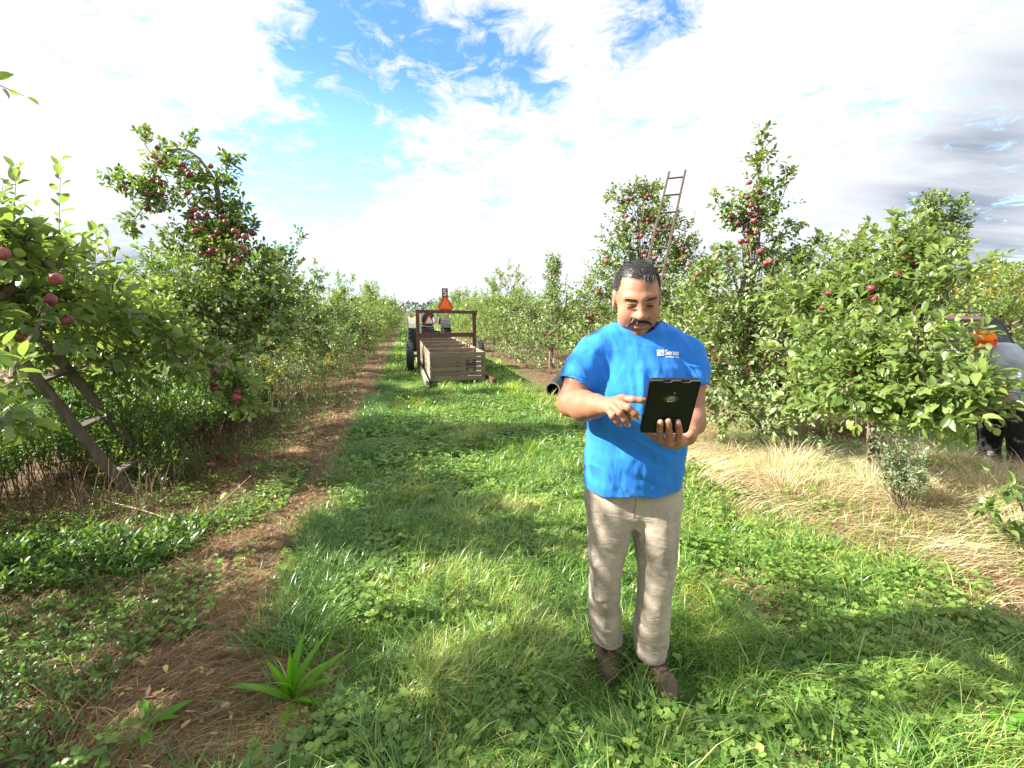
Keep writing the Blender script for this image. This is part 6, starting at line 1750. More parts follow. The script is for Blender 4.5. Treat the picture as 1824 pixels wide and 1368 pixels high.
    lim = np.where(Lx[:, 1] > .052, .078 + .018 * np.exp(-((np.abs(ang) - .50) / .22) ** 2) - .06 * np.clip(np.abs(ang) - .78, 0, 1) * 2.2, np.where(Lx[:, 1] > .010, .078 - (.052 - Lx[:, 1]) * .2 - .090 * np.clip((np.abs(ang) - .80) / .25, 0, 1), np.where(Lx[:, 1] > -.03, -.012, -.050)))
    lim = lim + np.where(Lx[:, 1] > .01, .009, 0) + (vnoise(P * 130, 3) - .5) * .006
    keep = Lx[:, 2] > lim
    Qk = Q[keep[Q].all(1)]
    used = np.unique(Qk); remap = -np.ones(len(P), int); remap[used] = np.arange(len(used))
    Nh = vnormals(P, Q)[used]; Ph = P[used] + Nh * (vnoise(P[used] * 300, 6)[:, None] - .5) * .0022
    mesh_obj('hair', np_mesh('hair', Ph, [remap[Qk]], M['hair'], smooth=True), root)
    def fill(n, pts_, nrm, name, Lr, share, dirf, sink=.001):
        i = g.integers(0, len(pts_), n); p = pts_[i] + g.normal(0, .0013, (n, 3)) - nrm[i] * sink
        D = dirf(p, nrm[i]) + g.normal(0, .22, (n, 3))
        return strands(p, D, g.uniform(*Lr, n), np.full(n, .00042), [M['hair'], M['grey_hair']], name, root, g, (0, 0, -.2), share)
    def hair_dir(p, n_):
        l = np.stack([(p - HC) @ x, (p - HC) @ f, (p - HC) @ u], -1)
        fw = np.clip((l[:, 2] - .03) / .06, 0, 1)[:, None]
        t_ = f[None] * fw * .9 - u[None] * (1 - fw) * 1.0
        return norm(t_ - n_ * (t_ * n_).sum(1)[:, None]) + n_ * .42
    fill(11000, Ph, Nh, 'hair_strands', (.005, .013), .08, hair_dir)
    # forelock hanging over the forehead
    k = 320; s_ = g.uniform(-1, 1, k)
    p = np.array([H(.024 + .016 * a + g.normal(0, .001), .070 + g.normal(0, .002), .094 + g.normal(0, .003)) for a in s_])
    strands(p, np.tile(f * .5 - u * .75, (k, 1)) + g.normal(0, .14, (k, 3)), g.uniform(.012, .028, k), np.full(k, .00045), [M['hair'], M['grey_hair']], 'forelock', root, g, (0, 0, -.6), .1)
    # eyebrows and moustache as short strands rooted on the skin surface
    bv = BVHTree.FromPolygons([tuple(v) for v in me_world(me, root)], [tuple(p_.vertices) for p_ in me.polygons])
    def on_face(a, c):
        o = Vector(H(a, .20, c)); hit = bv.ray_cast(o, Vector(-f)); return (np.array(hit[0]), np.array(hit[1])) if hit[0] is not None else None
    def patch(fn, n, name, Lr, dirv, W=.0005, share=.03, off=0.0):
        pts_ = []; ds = []
        while len(pts_) < n:
            a, c = fn(); h_ = on_face(a, c)
            if h_ is None: continue
            pts_.append(h_[0] - h_[1] * .0004 + h_[1] * off); ds.append(dirv(a, c) + h_[1] * .35)
        strands(np.array(pts_), np.array(ds) + g.normal(0, .16, (n, 3)), g.uniform(*Lr, n), np.full(n, W), [M['hair'], M['grey_hair']], name, root, g, (0, 0, -.1), share)
    for s in (-1, 1):
        def eb(s=s):
            t_ = g.random(); return s * (.014 + .037 * t_), .0215 + .0020 * math.sin(t_ * 2.8) + g.normal(0, .0014) * (1.2 - .6 * t_)
        patch(eb, 300, 'eyebrow', (.004, .008), lambda a, c, s=s: x * s * 1.0 + u * .12)
    def mo():
        t_ = g.uniform(-1, 1); a = abs(t_)
        return t_ * .038, -.0500 - .012 * a ** 1.8 + g.normal(0, .0021 * (1.25 - .45 * a)) - (.006 * (a - .85) / .15 if a > .85 else 0)
    patch(mo, 2600, 'moustache', (.004, .0080), lambda a, c: x * (.8 if a > 0 else -.8) * min(1, abs(a) * 60) - u * .8, .0005, .0)
    def hl():
        a = g.uniform(-.058, .058); q_ = abs(a) / .075
        return a, .080 + .006 - .03 * max(0, q_ - .55) + .010 * math.exp(-((q_ - .5) / .2) ** 2) + g.normal(0, .0028) - (.006 if .008 < a < .038 else 0)
    patch(hl, 700, 'hairline', (.004, .010), lambda a, c: f * .5 - u * .35 + x * .2, .00035, .15)
    def stub():
        return g.normal(0, .018), -.093 + g.normal(0, .006)
    patch(stub, 420, 'stubble', (.0015, .003), lambda a, c: -u * .6, .0003, .2)
    # ---- shirt
    sh = Field((.12, 1.42, .76), (.86, 1.98, 1.46), .0032)
    def sec(pl, pr, py, D, ry, dy=0):
        a, b = pt(pl, py, D), pt(pr, py, D); return [float(a[2]), float((a[0] + b[0]) / 2), float(a[1]) + dy, float((b[0] - a[0]) / 2), ry]
    S = [sec(1042, 1212, 905, 1.79, .125), sec(1041, 1213, 860, 1.77, .132), sec(1043, 1218, 800, 1.745, .142, -.005), sec(1046, 1222, 740, 1.725, .142, -.005), sec(1050, 1224, 690, 1.71, .132), sec(1056, 1222, 650, 1.70, .118, .01), sec(1064, 1212, 620, 1.70, .098, .015), sec(1080, 1196, 598, 1.70, .072, .018)]
    S[0][0] = S[1][0] - .06
    sh.sections(S, k=.02, p=2.2)
    sh.caps(pt(1090, 604, 1.70), pt(1054, 632, 1.69), .050, .060, k=.045); sh.caps(pt(1186, 602, 1.70), pt(1222, 632, 1.70), .050, .060, k=.045)
    sh.caps(pt(1120, 600, 1.71), pt(1158, 600, 1.71), .055, .055, k=.04)
    sh.caps(A(.462, 1.715, 1.36), A(.462, 1.712, 1.44), .088, .080, k=.05)
    slL, slR = pt(1026, 684, 1.665), pt(1236, 686, 1.69)
    sh.chain([pt(1054, 632, 1.69), pt(1038, 660, 1.675), slL], [.064, .064, .063], k=.03)
    sh.chain([pt(1222, 632, 1.70), pt(1231, 660, 1.695), slR], [.062, .060, .056], k=.03)
    # openings: sleeves, neck and hem
    dL = norm(slL - pt(1054, 632, 1.69)); dR = norm(slR - pt(1222, 632, 1.70))
    def cut_plane(c, n_, rad):
        c = np.array(c); n_ = np.array(n_)
        def fn(X, Y, Z):
            d = (X - c[0]) * n_[0] + (Y - c[1]) * n_[1] + (Z - c[2]) * n_[2]
            q = np.sqrt((X - c[0]) ** 2 + (Y - c[1]) ** 2 + (Z - c[2]) ** 2) - rad
            return np.maximum(-d, q)
        sh.apply(fn, c - rad, c + rad, .002, 'sub', 0)
    cut_plane(slL + dL * .006, dL, .10)
    cut_plane(slR + dR * .006, dR, .085)
    sh.caps(slL - dL * .05, slL + dL * .05, .058, .059, k=.002, op='sub'); sh.caps(slR - dR * .05, slR + dR * .05, .051, .052, k=.002, op='sub')
    NC = pt(1137, 588, 1.66)
    nb = norm(A(.02, -.50, 1.0))
    ncn = A(.462, 1.70, 1.432)
    sh.caps(ncn - nb * .035, ncn + nb * .10, .068, .072, k=.004, op='sub', sq=(A(0, 1, 0), 1.02))
    zh = S[1][0]
    S2 = [[s_[0], s_[1], s_[2], s_[3] - .012, s_[4] - .012] for s_ in S[:3]]; S2[0][0] -= .03
    # hem line: lower in front
    def hem(X, Y, Z): return Z - (zh - .002 + .055 * (Y - 1.70) + .16 * (X - .455) ** 2 + .004 * np.sin(X * 31) + .05 * (X - .455)) + 0 * X
    def hemf(X, Y, Z): return np.maximum(hem(X, Y, Z), -1)
    sh.apply(lambda X, Y, Z: hem(X, Y, Z), (.1, 1.4, .70), (.9, 2.0, zh + .05), .001, 'sub', 0)
    def inner(X, Y, Z):
        z = Z.ravel(); Sx = np.array(sorted(S2)); v = [np.interp(z, Sx[:, 0], Sx[:, i])[None, None, :] for i in range(1, 5)]
        q = (np.abs((X - v[0]) / v[2]) ** 2.2 + np.abs((Y - v[1]) / v[3]) ** 2.2) ** (1 / 2.2); return np.maximum((q - 1) * .12, Z - (zh + .09))
    sh.apply(inner, (.2, 1.5, .74), (.75, 1.9, zh + .1), .002, 'sub', 0)
    P, Q = sh.mesh(); P = relax(P, Q, 6, .5); Nv = vnormals(P, Q)
    # creases: soft diagonal drapes from the shoulders and armpits, rolls over the belly
    def ridge(a, b, w, amp):
        a, b = np.array(a), np.array(b); ab = b - a; t_ = np.clip(((P - a) @ ab) / (ab @ ab), 0, 1)
        d = np.linalg.norm((P - a - t_[:, None] * ab) * A(1, .35, 1), axis=1); prof = np.sin(np.pi * np.clip(t_ * .9 + .05, 0, 1)) ** .7
        return amp * prof * np.exp(-(d / w) ** 2)
    fl = lambda X_, Y_, D_=1.57: pt(X_, Y_, D_)
    dsp = 0
    for a, b, w, am in ((fl(1075, 640), fl(1088, 760), .010, .006), (fl(1090, 620), fl(1100, 720), .009, .004), (fl(1060, 660), fl(1070, 790), .009, .006), (fl(1150, 640), fl(1143, 740), .014, .008), (fl(1130, 640), fl(1128, 760), .010, .004),
                        (fl(1180, 650), fl(1160, 720), .009, .004), (fl(1215, 640), fl(1205, 730), .008, -.007), (fl(1064, 640), fl(1052, 740), .007, -.008), (fl(1068, 790), fl(1130, 830), .012, .005), (fl(1060, 800), fl(1110, 850), .010, -.004),
                        (fl(1100, 800), fl(1180, 850), .012, .005), (fl(1180, 790), fl(1205, 850), .010, .005), (fl(1075, 850), fl(1150, 862), .008, .003), (fl(1160, 760), fl(1120, 850), .012, .004), (fl(1050, 830), fl(1090, 858), .008, .004), (fl(1085, 740), fl(1120, 850), .014, -.004),
                        (fl(1020, 640, 1.6), fl(1045, 665, 1.6), .007, .005), (fl(1012, 668, 1.6), fl(1045, 680, 1.6), .006, -.004), (fl(1225, 640, 1.62), fl(1245, 668, 1.62), .006, -.005), (fl(1218, 660, 1.62), fl(1246, 676, 1.62), .006, .004), (fl(1222, 650, 1.62), fl(1250, 655, 1.62), .005, .003)):
        dsp = dsp + ridge(a, b, w, am)
    rg = lambda Q_, s_: 1 - np.abs(2 * fbm(Q_, s_, 2) - 1)
    Pr = P @ np.array([[.9, 0, -.45], [0, 1, 0], [.45, 0, .9]]); Pl = P @ np.array([[.9, 0, .45], [0, 1, 0], [-.45, 0, .9]])
    low = np.clip((1.22 - P[:, 2]) / .15, 0, 1)
    dsp = dsp * 1.5 + (rg(Pr * A(17, 9, 4.5), 61) - .75) * .016 * (1 - .6 * low) + (rg(Pl * A(6, 9, 19), 62) - .75) * .014 * low
    dsp = dsp + (fbm(P * A(16, 16, 6), 8, 3) - .5) * .016 + (fbm(P * A(24, 20, 40), 9, 2) - .5) * .0015 * np.clip((1.15 - P[:, 2]) / .2, 0, 1)
    P = P + Nv * dsp[:, None]
    me = np_mesh('t_shirt', P, [Q], M['shirt'], smooth=True); mesh_obj('t_shirt', me, root)
    bvs = BVHTree.FromPolygons([tuple(v) for v in P], [tuple(q) for q in Q])
    # ribbed collar, sleeve and hem stitching
    def band(cn, nrm, rx, ry, rad, name, a0=0, a1=360, n=60, mat=None, up=A(0, 0, 1)):
        e1 = norm(np.cross(nrm, A(0, 1, 0.01))); e1 = e1 if e1[0] > 0 else -e1; e2 = np.cross(nrm, e1)
        mb = MB(); pp = []
        for k in range(n + 1):
            w = R(a0 + (a1 - a0) * k / n); p_ = cn + e1 * math.cos(w) * rx + e2 * math.sin(w) * ry
            hit = bvs.find_nearest(Vector(p_)); pp.append(Vector(hit[0]) if hit[0] is not None else Vector(p_))
        mb.tube(pp, rad, 8, cap=False); mb.build(name, mat or M['shirt'], root, smooth=True)
    band(ncn + nb * .006, nb, .076, .074, .0060, 'collar')
    # chest print: white square with a peak, and the lettering
    def project(me_, cx, cy, w_scale, roll_=0.0, dep=1.58):
        vs = me_.vertices
        for v in vs:
            px_ = cx + (v.co.x * math.cos(roll_) - v.co.y * math.sin(roll_)) * w_scale; py_ = cy - (v.co.y * math.cos(roll_) + v.co.x * math.sin(roll_)) * w_scale
            o = Vector(pt(px_, py_, 1.2)); d_ = (Vector(pt(px_, py_, 2.0)) - o).normalized()
            hit = bvs.ray_cast(o, d_)
            v.co = (hit[0] + hit[1] * .0012) if hit[0] is not None else Vector(pt(px_, py_, dep))
    def text(body_, size, cx, cy, name, spacing=1.0, roll_=R(-3), bold=0.0):
        fc = bpy.data.curves.new(name, 'FONT'); fc.body = body_; fc.size = size; fc.space_character = spacing; fc.offset = bold; fc.resolution_u = 3
        fo = bpy.data.objects.new('tmp', fc); scene.collection.objects.link(fo); dg = bpy.context.evaluated_depsgraph_get()
        m_ = bpy.data.meshes.new_from_object(fo.evaluated_get(dg)); bpy.data.objects.remove(fo)
        project(m_, cx, cy, 1.0, roll_); m_.materials.clear(); m_.materials.append(M['logo']); mesh_obj(name, m_, root)
    text('Senss', 12.5, 1183.5, 631.5, 'chest_lettering', .92, bold=.25)
    text('CORPORATION', 3.4, 1184, 636.5, 'chest_lettering', .98, bold=.1)
    m_ = bpy.data.meshes.new('chest_logo'); N_ = 6; Vs = [(-6.3 + 12.6 * i / N_, -5.4 + 10.8 * j / N_, 0) for j in range(N_ + 1) for i in range(N_ + 1)]
    m_.from_pydata(Vs, [], [(j * (N_ + 1) + i, j * (N_ + 1) + i + 1, (j + 1) * (N_ + 1) + i + 1, (j + 1) * (N_ + 1) + i) for j in range(N_) for i in range(N_)])
    project(m_, 1176.5, 628.5, 1.0); m_.materials.append(M['logo']); mesh_obj('chest_logo', m_, root)
    m_ = bpy.data.meshes.new('logo_peak'); pk = []
    for (ax_, ay_), (bx_, by_) in (((-4.5, -3), (-1.2, 2.4)), ((-1.2, 2.4), (4.4, -3)), ((-3.2, -3), (-.4, 1)), ((-.4, 1), (2.6, -3))):
        dx_, dy_ = bx_ - ax_, by_ - ay_; l_ = math.hypot(dx_, dy_); nx_, ny_ = -dy_ / l_ * .22, dx_ / l_ * .22
        pk += [(ax_ + nx_, ay_ + ny_, 0), (bx_ + nx_, by_ + ny_, 0), (bx_ - nx_, by_ - ny_, 0), (ax_ - nx_, ay_ - ny_, 0)]
    m_.from_pydata(pk, [], [(4 * i, 4 * i + 1, 4 * i + 2, 4 * i + 3) for i in range(4)]); project(m_, 1176.5, 628.5, 1.0)
    for v in m_.vertices: v.co += Vector((0, -.0012, 0))
    m_.materials.append(M['case_rim']); mesh_obj('logo_peak', m_, root)
    # ---- trousers
    tr_ = Field((.16, 1.40, .0), (.80, 2.10, 1.0), .0045)
    Z = lambda pl, pr, py, D, ry, dy=0: sec(pl, pr, py, D, ry, dy)
    hip = [Z(1046, 1210, 850, 1.785, .108), Z(1042, 1213, 880, 1.80, .114), Z(1046, 1209, 905, 1.80, .106), Z(1062, 1195, 928, 1.80, .080)]
    tr_.sections(hip, k=.03, p=2.3)
    def leg(rows, k=.012):
        S_ = [Z(*r_) for r_ in rows]; tr_.sections(S_, k=k, p=2.1)
    leg([(1052, 1124, 872, 1.795, .100), (1044, 1130, 900, 1.80, .113), (1046, 1125, 945, 1.80, .108), (1048, 1113, 985, 1.81, .095), (1049, 1106, 1020, 1.82, .086), (1048, 1104, 1060, 1.84, .080, .01), (1050, 1107, 1110, 1.88, .076, .02), (1056, 1111, 1130, 1.905, .074, .03), (1059, 1112, 1146, 1.93, .072, .03)])
    leg([(1126, 1206, 872, 1.795, .100), (1119, 1211, 900, 1.795, .113), (1126, 1209, 945, 1.79, .108), (1133, 1203, 990, 1.79, .096), (1137, 1198, 1025, 1.80, .088, -.01), (1134, 1190, 1060, 1.82, .080, -.01), (1127, 1187, 1110, 1.85, .076, -.005), (1130, 1190, 1138, 1.875, .074, 0), (1135, 1188, 1163, 1.90, .072, 0)])
    # open hems
    for (pl, pr, py, D, dy) in ((1059, 1112, 1147, 1.93, .03), (1135, 1188, 1164, 1.90, 0)):
        a, b = pt(pl, py, D), pt(pr, py, D); c_ = (a + b) / 2; c_[1] += dy
        tr_.caps(c_ - A(0, 0, .05), c_ + A(0, 0, .035), (b[0] - a[0]) / 2 - .008, (b[0] - a[0]) / 2 - .016, k=.003, op='sub')
    P, Q = tr_.mesh(); P = relax(P, Q, 3, .5); Nv = vnormals(P, Q)
    def ridge2(a, b, w, amp):
        a, b = np.array(a), np.array(b); ab = b - a; t_ = np.clip(((P - a) @ ab) / (ab @ ab), 0, 1)
        d = np.linalg.norm(P - a - t_[:, None] * ab, axis=1); return amp * np.sin(np.pi * np.clip(t_ * .9 + .05, 0, 1)) ** .6 * np.exp(-(d / w) ** 2)
    dsp = 0
    fd = lambda a, b: pt(a, b, 1.69 + (b - 860) * .0004)
    for a, b, w, am in ((fd(1128, 900), fd(1124, 935), .008, -.010), (fd(1121, 940), fd(1090, 960), .009, .006), (fd(1125, 930), fd(1080, 930), .009, .004), (fd(1130, 940), fd(1165, 965), .009, .005), (fd(1130, 950), fd(1170, 985), .009, .005), (fd(1055, 935), fd(1105, 925), .008, .004),
                        (fd(1050, 1000), fd(1090, 985), .010, -.006), (fd(1052, 1010), fd(1095, 1000), .010, .007), (fd(1055, 1075), fd(1085, 1060), .012, .006), (fd(1060, 1100), fd(1100, 1115), .009, -.007), (fd(1060, 1125), fd(1105, 1130), .008, .007), (fd(1060, 1142), fd(1105, 1138), .007, -.005),
                        (fd(1150, 1000), fd(1203, 1022), .011, .010), (fd(1150, 1015), fd(1200, 1035), .010, -.008), (fd(1145, 1060), fd(1185, 1045), .011, .005), (fd(1140, 1110), fd(1180, 1125), .009, -.007), (fd(1135, 1128), fd(1185, 1145), .009, .008), (fd(1138, 1150), fd(1185, 1156), .007, -.005), (fd(1100, 870), fd(1150, 905), .01, .004), (fd(1165, 1040), fd(1160, 1130), .012, .006), (fd(1080, 1030), fd(1082, 1120), .012, .005)):
        dsp = dsp + ridge2(a, b, w, am)
    dsp = dsp * 1.35 + (fbm(P * A(11, 11, 9), 18, 3) - .5) * .022 + (fbm(P @ np.array([[1, 0, .5], [0, 1, 0], [-.5, 0, 1]]) * A(14, 14, 34), 19, 2) - .5) * .005
    P = P + Nv * dsp[:, None]
    me_t = np_mesh('trousers', P, [Q], M['khaki'], smooth=True); mesh_obj('trousers', me_t, root)
    bvt = BVHTree.FromPolygons([tuple(v) for v in P], [tuple(q) for q in Q])
    def seam(pix, name, r=.0013, mat='khaki', closed=False):
        pts_ = []
        for k in range(len(pix) - 1):
            for s_ in np.linspace(0, 1, 8, endpoint=False):
                px_, py_ = pix[k][0] * (1 - s_) + pix[k + 1][0] * s_, pix[k][1] * (1 - s_) + pix[k + 1][1] * s_
                o = Vector(pt(px_, py_, 1.3)); d_ = (Vector(pt(px_, py_, 2.2)) - o).normalized(); h_ = bvt.ray_cast(o, d_)
                if h_[0] is not None: pts_.append(h_[0])
        if len(pts_) > 2:
            mb = MB(); mb.tube(pts_, r, 5); mb.build(name, M[mat], root, smooth=True)
    seam([(1066, 874), (1058, 868), (1047, 862)], 'pocket_seam', .002, 'seam'); seam([(1193, 868), (1203, 868), (1210, 860)], 'pocket_seam', .002, 'seam'); seam([(1134, 880), (1131, 905), (1127, 925)], 'fly_seam', .0018, 'seam')
    seam([(1064, 1147), (1085, 1150), (1107, 1146)], 'cuff_seam', .0014, 'seam'); seam([(1141, 1164), (1160, 1170), (1184, 1168)], 'cuff_seam', .0014, 'seam'); seam([(1136, 1000), (1138, 1040), (1136, 1090), (1134, 1130)], 'leg_seam', .0013, 'seam')
    # ---- boots
    for heel, toe, nm in ((A(.402, 1.895, 0), A(.408, 1.645, 0), 'l'), (A(.562, 1.785, 0), A(.620, 1.53, 0), 'r')):
        d = norm(toe - heel); sd = np.cross(d, A(0, 0, 1)); Ln = np.linalg.norm(toe - heel)
        bt = Field(np.minimum(heel, toe) - .08 - A(0, 0, -.06), np.maximum(heel, toe) + .08 + A(0, 0, .17), .003)
        q = lambda a, s_, z: heel + d * a * Ln + sd * s_ + A(0, 0, z)
        bt.caps(q(.14, 0, .045), q(.28, 0, .14), .038, .038, k=.02); bt.caps(q(.14, 0, .045), q(.72, 0, .040), .037, .044, k=.03); bt.caps(q(.72, 0, .040), q(.86, .004, .034), .044, .034, k=.02)
        bt.caps(q(.30, 0, .11), q(.62, 0, .066), .036, .030, k=.03)
        bt.caps(q(.60, -.03, .075), q(.60, .03, .075), .004, .004, k=.01)
        bt.apply(lambda X, Y, Zz: Zz - .018 + 0 * X + 0 * Y, bt.lo, bt.lo + A(.5, .5, .16), .001, 'sub', 0)
        bt.apply(lambda X, Y, Zz: (.165 - Zz) + 0 * X + 0 * Y, bt.lo + A(0, 0, .1), bt.lo + A(.5, .5, .4), .001, 'sub', 0)
        P, Q = bt.mesh(); P = relax(P, Q, 2, .5); Nn = vnormals(P, Q); P = P + Nn * ((fbm(P * 28, 4, 3) - .5) * .006)[:, None]
        b_ = mesh_obj('boot', np_mesh('boot', P, [Q], M['boot'], smooth=True), root)
        so = Field(bt.lo - A(0, 0, .05), bt.lo + A(.5, .5, .1), .003)
        so.caps(q(.12, 0, .012), q(.74, 0, .012), .043, .049, k=.02); so.caps(q(.74, 0, .012), q(.86, .004, .012), .049, .038, k=.02)
        so.apply(lambda X, Y, Zz: np.abs(Zz - .013) * -1 + .013 + 0 * X + 0 * Y, so.lo, so.lo + A(.6, .6, .2), .001, 'sub', 0)
        P, Q = so.mesh(); mesh_obj('sole', np_mesh('sole', P, [Q], M['sole'], smooth=True), b_)
        bvb = BVHTree.FromPolygons([tuple(v) for v in me_world(b_.data, root)], [tuple(p_.vertices) for p_ in b_.data.polygons])
        mb = MB()
        for k in range(4):
            a0 = .40 + .085 * k
            for s0, s1, aa in ((-.026, .026, .05), (.026, -.026, .05)):
                pp = []
                for t_ in np.linspace(0, 1, 7):
                    o = Vector(q(a0 + aa * t_, s0 + (s1 - s0) * t_, .25)); h_ = bvb.ray_cast(o, Vector((0, 0, -1)))
                    if h_[0] is not None: pp.append(h_[0] + Vector((0, 0, .001)))
                if len(pp) > 2: mb.tube(pp, .0028, 5)
        mb.build('laces', M['lace'], b_, smooth=True)
    bpy.context.view_layer.update()
    return root
def me_world(me, parent):
    Mw = np.array(parent.matrix_world); co = np.empty(len(me.vertices) * 3, dtype=np.float32); me.vertices.foreach_get('co', co)
    co = co.reshape(-1, 3).astype(float); return co @ Mw[:3, :3].T + Mw[:3, 3]
man()

# ---------------------------------------------------------------- tablet in its rugged case
def tablet():
    TL, TRt, BR, BL = (Vector(pt(1152.5, 673, 1.285)), Vector(pt(1246.5, 678.5, 1.285)), Vector(pt(1224.5, 772, 1.39)), Vector(pt(1145.5, 767.5, 1.39)))
    c = (TL + TRt + BR + BL) / 4; X = ((TRt - TL).normalized() + (BR - BL).normalized()).normalized(); Yv = ((TL - BL) + (TRt - BR)).normalized(); Z = X.cross(Yv).normalized(); X = (X + Yv.cross(Z).normalized() * 1.0).normalized(); Yv = Z.cross(X).normalized()
    if Z.y > 0: Z = -Z
    w = ((TRt - TL).length + (BR - BL).length) / 2; h = ((TL - BL).length + (TRt - BR).length) / 2
    root = empty('tablet', c); tag(root, 'black rugged tablet held up by the man, with a green oval sticker on its back', 'tablet')
    q = lambda a, b, z: c + X * a + Yv * b + Z * z
    def plate(w_, h_, r, z0, z1, mat, name, parent=root, wavy=0.0, cx=0, cy=0):
        poly = []
        for sx, sy, s0 in ((1, 1, 0), (-1, 1, 90), (-1, -1, 180), (1, -1, 270)):
            for k in range(6):
                a = R(s0 + k * 18); poly.append((cx + sx * (w_ / 2 - r) + math.cos(a) * r, cy + sy * (h_ / 2 - r) + math.sin(a) * r))
        if wavy:
            top = []
            for k in range(41):
                t = k / 40; xx = (w_ / 2 - r) * (1 - 2 * t); yy = h_ / 2 - wavy * (1 if (abs(xx) > .018 and abs(xx) < .048) else 0)
                top.append((cx + xx, cy + yy))
            poly = poly[:6] + top[1:-1] + poly[6:]
        mb = MB(); mb.prism([q(a, b, z0) for a, b in poly], Z * (z1 - z0)); return mb.build(name, mat, parent)
    plate(w, h, .008, -.008, .004, M['case'], 'case_back', wavy=0)
    plate(w - .008, h - .008, .007, .004, .0062, M['case'], 'back_panel')
    # raised rim along the top edge, stepping down in two scallops
    mb = MB(); pts_ = []
    for k in range(61):
        t = k / 60; xx = -w / 2 + .003 + (w - .006) * t
        s = 0
        for a0, a1 in ((.24, .44), (.60, .82)):
            e = .04; s = max(s, min(1, max(0, (t - a0) / e)) * min(1, max(0, (a1 - t) / e)))
        pts_.append(q(xx, h / 2 - .0015 - .005 * s, .0055))
    mb.tube(pts_, .0020, 6); mb.build('case_rim', M['case_rim'], root, smooth=True)
    for s in (-1, 1):
        mb = MB(); mb.tube([q(s * (w / 2 - .001), -h / 2 + .01, .004), q(s * (w / 2 - .001), h / 2 - .008, .004)], .0022, 6); mb.build('case_edge', M['case'], root, smooth=True)
    plate(w - .02, h - .03, .004, -.0095, -.0082, M['car_glass'], 'screen')
    def disc(cx, cy, rx, ry, z, th, mat, name, n=28, poly=None):
        mb = MB(); mb.prism([q(cx + (math.cos(2 * math.pi * k / n) * rx), cy + math.sin(2 * math.pi * k / n) * ry, z) for k in range(n)] if poly is None else [q(cx + a, cy + b, z) for a, b in poly], Z * th); return mb.build(name, mat, root)
    cy0 = h / 2 - .063
    disc(0.004, cy0 + .021, .0018, .0016, .0063, .0008, M['lens'], 'camera_lens')
    mb = MB(); mb.tube([q(-.002, cy0 + .0165, .0064), q(.009, cy0 + .0165, .0064), q(.0115, cy0 + .028, .0064)], .0003, 5); mb.build('lens_surround', M['case_rim'], root)
    # sticker: green hexagon-like badge, apple in a cream ring, leaf, line of lettering
    SK = 1.22
    hexp = [(-.0185, 0), (-.0165, .0035), (-.011, .0085), (-.005, .0105), (.005, .0105), (.011, .0085), (.0165, .0035), (.0185, 0), (.0165, -.0035), (.011, -.0085), (.005, -.0105), (-.005, -.0105), (-.011, -.0085), (-.0165, -.0035)]
    sx = -.002
    disc(sx, cy0, 0, 0, .0063, .0003, M['st_green'], 'sticker', poly=[(a * SK, b * SK) for a, b in hexp])
    disc(sx, cy0 - .0012, .0103, .0072, .0067, .0002, M['st_cream'], 'sticker_ring')
    disc(sx, cy0 - .0012, .0090, .0058, .0070, .0002, M['st_red'], 'sticker_apple')
    mb = MB(); mb.tube([q(sx, cy0 + .004, .0071), q(sx + .003, cy0 + .0065, .0071), q(sx + .0075, cy0 + .0092, .0071)], .0005, 5); mb.tube([q(sx - .0005, cy0 + .004, .0071), q(sx - .0028, cy0 + .0075, .0071)], .0005, 5)
    mb.tube([q(sx - .005, cy0 - .001, .0073), q(sx - .0015, cy0 + .0006, .0073), q(sx + .0015, cy0 - .0016, .0073), q(sx + .005, cy0 - .0002, .0073)], .0003, 4)
    for a, b in ((-.0105, -.0035), (-.001, .0002), (.0012, .0023), (.0032, .0046), (.0055, .0062)): mb.box((q(sx + (a + b) / 2, cy0 - .0086, .0071)), ((b - a), .0013, .0004), Matrix((X, Yv, Z)).transposed())
    mb.build('sticker_print', M['st_cream'], root)
tablet()

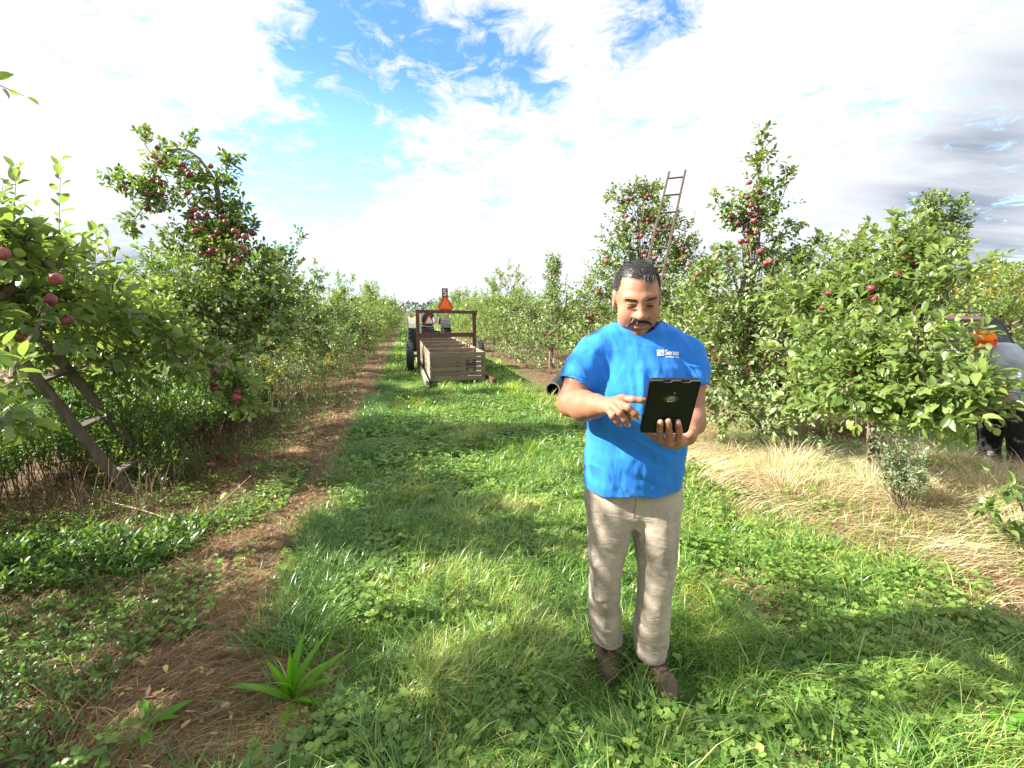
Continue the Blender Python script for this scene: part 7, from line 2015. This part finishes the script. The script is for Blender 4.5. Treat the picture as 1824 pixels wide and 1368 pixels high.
# ---------------------------------------------------------------- the stooping worker at the right edge
def worker():
    A = lambda *a: np.array(a, float)
    root = empty('person', (4.42, 4.05, 0), 0); tag(root, 'stooping worker in an orange cap and black trousers half hidden at the right', 'person')
    HC = pt(1747, 612, 4.15)
    hips = pt(1802, 728, 4.2); sh = pt(1782, 645, 4.15)
    b = Field((3.9, 3.6, 0), (5.0, 4.7, 1.45), .006)
    b.ell(HC, (.078, .10, .11), .02); b.ell(HC + A(-.02, -.05, -.04), (.055, .055, .065), .03); b.ell(HC + A(.0, .0, -.02), (.085, .02, .03), .01); b.ell(HC + A(-.03, -.105, -.02), (.012, .014, .02), .01)
    b.caps(HC + A(.02, .02, -.06), sh + A(-.03, 0, -.03), .055, .06, .03); b.caps(sh, hips, .14, .13, .04)
    # arms reaching down to the left, hands with fingers
    for s in (-1, 1):
        s0 = sh + A(.0, s * .17, -.02); e0 = s0 + A(-.10, 0, -.26); w0 = e0 + A(-.17, -.02, -.12)
        b.chain([s0, e0, w0], [.05, .042, .028], .03)
        b.ell(w0 + A(-.045, 0, -.025), (.045, .018, .032), .01)
        for k in range(4):
            f0 = w0 + A(-.08, (k - 1.5) * .019, -.045); b.chain([f0, f0 + A(-.025, 0, -.025), f0 + A(-.02, 0, -.052 + .004 * abs(k - 1.5))], [.010, .009, .008], .004)
        b.chain([w0 + A(-.03, -s * .02, -.03), w0 + A(-.06, -s * .045, -.05), w0 + A(-.08, -s * .045, -.07)], [.012, .010, .009], .005)
    for s in (-1, 1):
        b.chain([hips + A(0, s * .09, -.02), A(hips[0] - .01, hips[1] + s * .13, .42), A(hips[0] + .02, hips[1] + s * .14, .08)], [.09, .06, .045], .03)
    P, Q = b.mesh(); P = relax(P, Q, 2)
    col = np.tile(A(.40, .19, .12), (len(P), 1)); mesh_obj('body', np_mesh('body', P, [Q], M['skin'], smooth=True, color=col), root)
    c = Field((4.0, 3.6, .6), (5.0, 4.7, 1.45), .007)
    c.caps(sh, hips + A(0, 0, .03), .175, .165, .05)
    c.caps(sh + A(0, -.17, 0), sh + A(0, .17, 0), .075, .075, .05)
    for s in (-1, 1): c.caps(sh + A(.0, s * .17, -.02), sh + A(-.09, s * .17, -.24), .068, .058, .03)
    P, Q = c.mesh(); P = relax(P, Q, 3); Nn = vnormals(P, Q); P = P + Nn * ((fbm(P * 9, 3, 3) - .5) * .035)[:, None]
    M['pale_shirt'] = mat_cloth('pale_grey_shirt', (.30, .34, .41), (.44, .48, .55)); mesh_obj('shirt', np_mesh('shirt', P, [Q], M['pale_shirt'], smooth=True), root)
    mt, t, out = new_mat('stained_black'); n = noise(t, objco(t), 9, 5, .6); pr = principled(t, ramp(t, n, [(.55, (.018, .017, .017)), (.62, (.05, .045, .045)), (.70, (.30, .27, .27))]), .85, 0, .2, n, .006); L(t, pr.outputs[0], out.inputs[0]); M['black_trousers'] = mt
    c = Field((4.2, 3.6, 0.0), (5.1, 4.8, 1.0), .008)
    c.ell(hips + A(0, 0, -.02), (.17, .20, .14), .03)
    for s in (-1, 1): c.chain([hips + A(0, s * .09, -.03), A(hips[0] - .015, hips[1] + s * .13, .42), A(hips[0] + .02, hips[1] + s * .14, .09)], [.12, .095, .085], .04)
    P, Q = c.mesh(); P = relax(P, Q, 3); Nn = vnormals(P, Q); P = P + Nn * ((fbm(P * 11, 3, 3) - .5) * .04)[:, None]
    mesh_obj('trousers', np_mesh('trousers', P, [Q], M['black_trousers'], smooth=True), root)
    mb = MB(); mb.lathe([(.172, -.02), (.178, 0), (.172, .02)], hips + A(0, 0, .085), (0, 0, 1), 24); mb.build('belt', mat_simple('blue_belt', (.05, .12, .45), (.08, .16, .55), 10, .6), root)
    # cap
    mo, t, out = new_mat('blotched_orange'); n = noise(t, objco(t), 16, 2, .4); pr = principled(t, ramp(t, n, [(.50, (.95, .22, .015)), (.56, (.62, .09, .01)), (.66, (.50, .06, .01)), (.7, (.9, .35, .03))]), .7, 0, .2); L(t, pr.outputs[0], out.inputs[0])
    c = Field(HC - .2, HC + .2, .004); c.ell(HC + A(0, 0, .03), (.094, .112, .095), .01); c.ell(HC + A(-.01, 0, -.09), (.13, .15, .10), .004, 'sub')
    c.ell(HC + A(.02, -.112, .028), (.030, .02, .016), .004, 'sub')
    P, Q = c.mesh(); P = relax(P, Q, 1); cap = mesh_obj('cap', np_mesh('cap', P, [Q], mo, smooth=True), root)
    mb = MB(); mb.lathe([(.001, 0), (.062, -.004), (.066, -.008), (.001, -.004)], HC + A(-.03, .10, .02), (0, .3, 1), 20); mb.build('brim', mo, cap, smooth=True)
    for s in (-1, 1):
        f = Field((4.2, 3.6, -.02), (5.1, 4.8, .16), .006); p0 = A(hips[0] + .03, hips[1] + s * .14, .05)
        f.caps(p0, p0 + A(-.17, -.02, -.01), .045, .04, .02); P, Q = f.mesh(); mesh_obj('shoe', np_mesh('shoe', P, [Q], M['sole'], smooth=True), root)
worker()
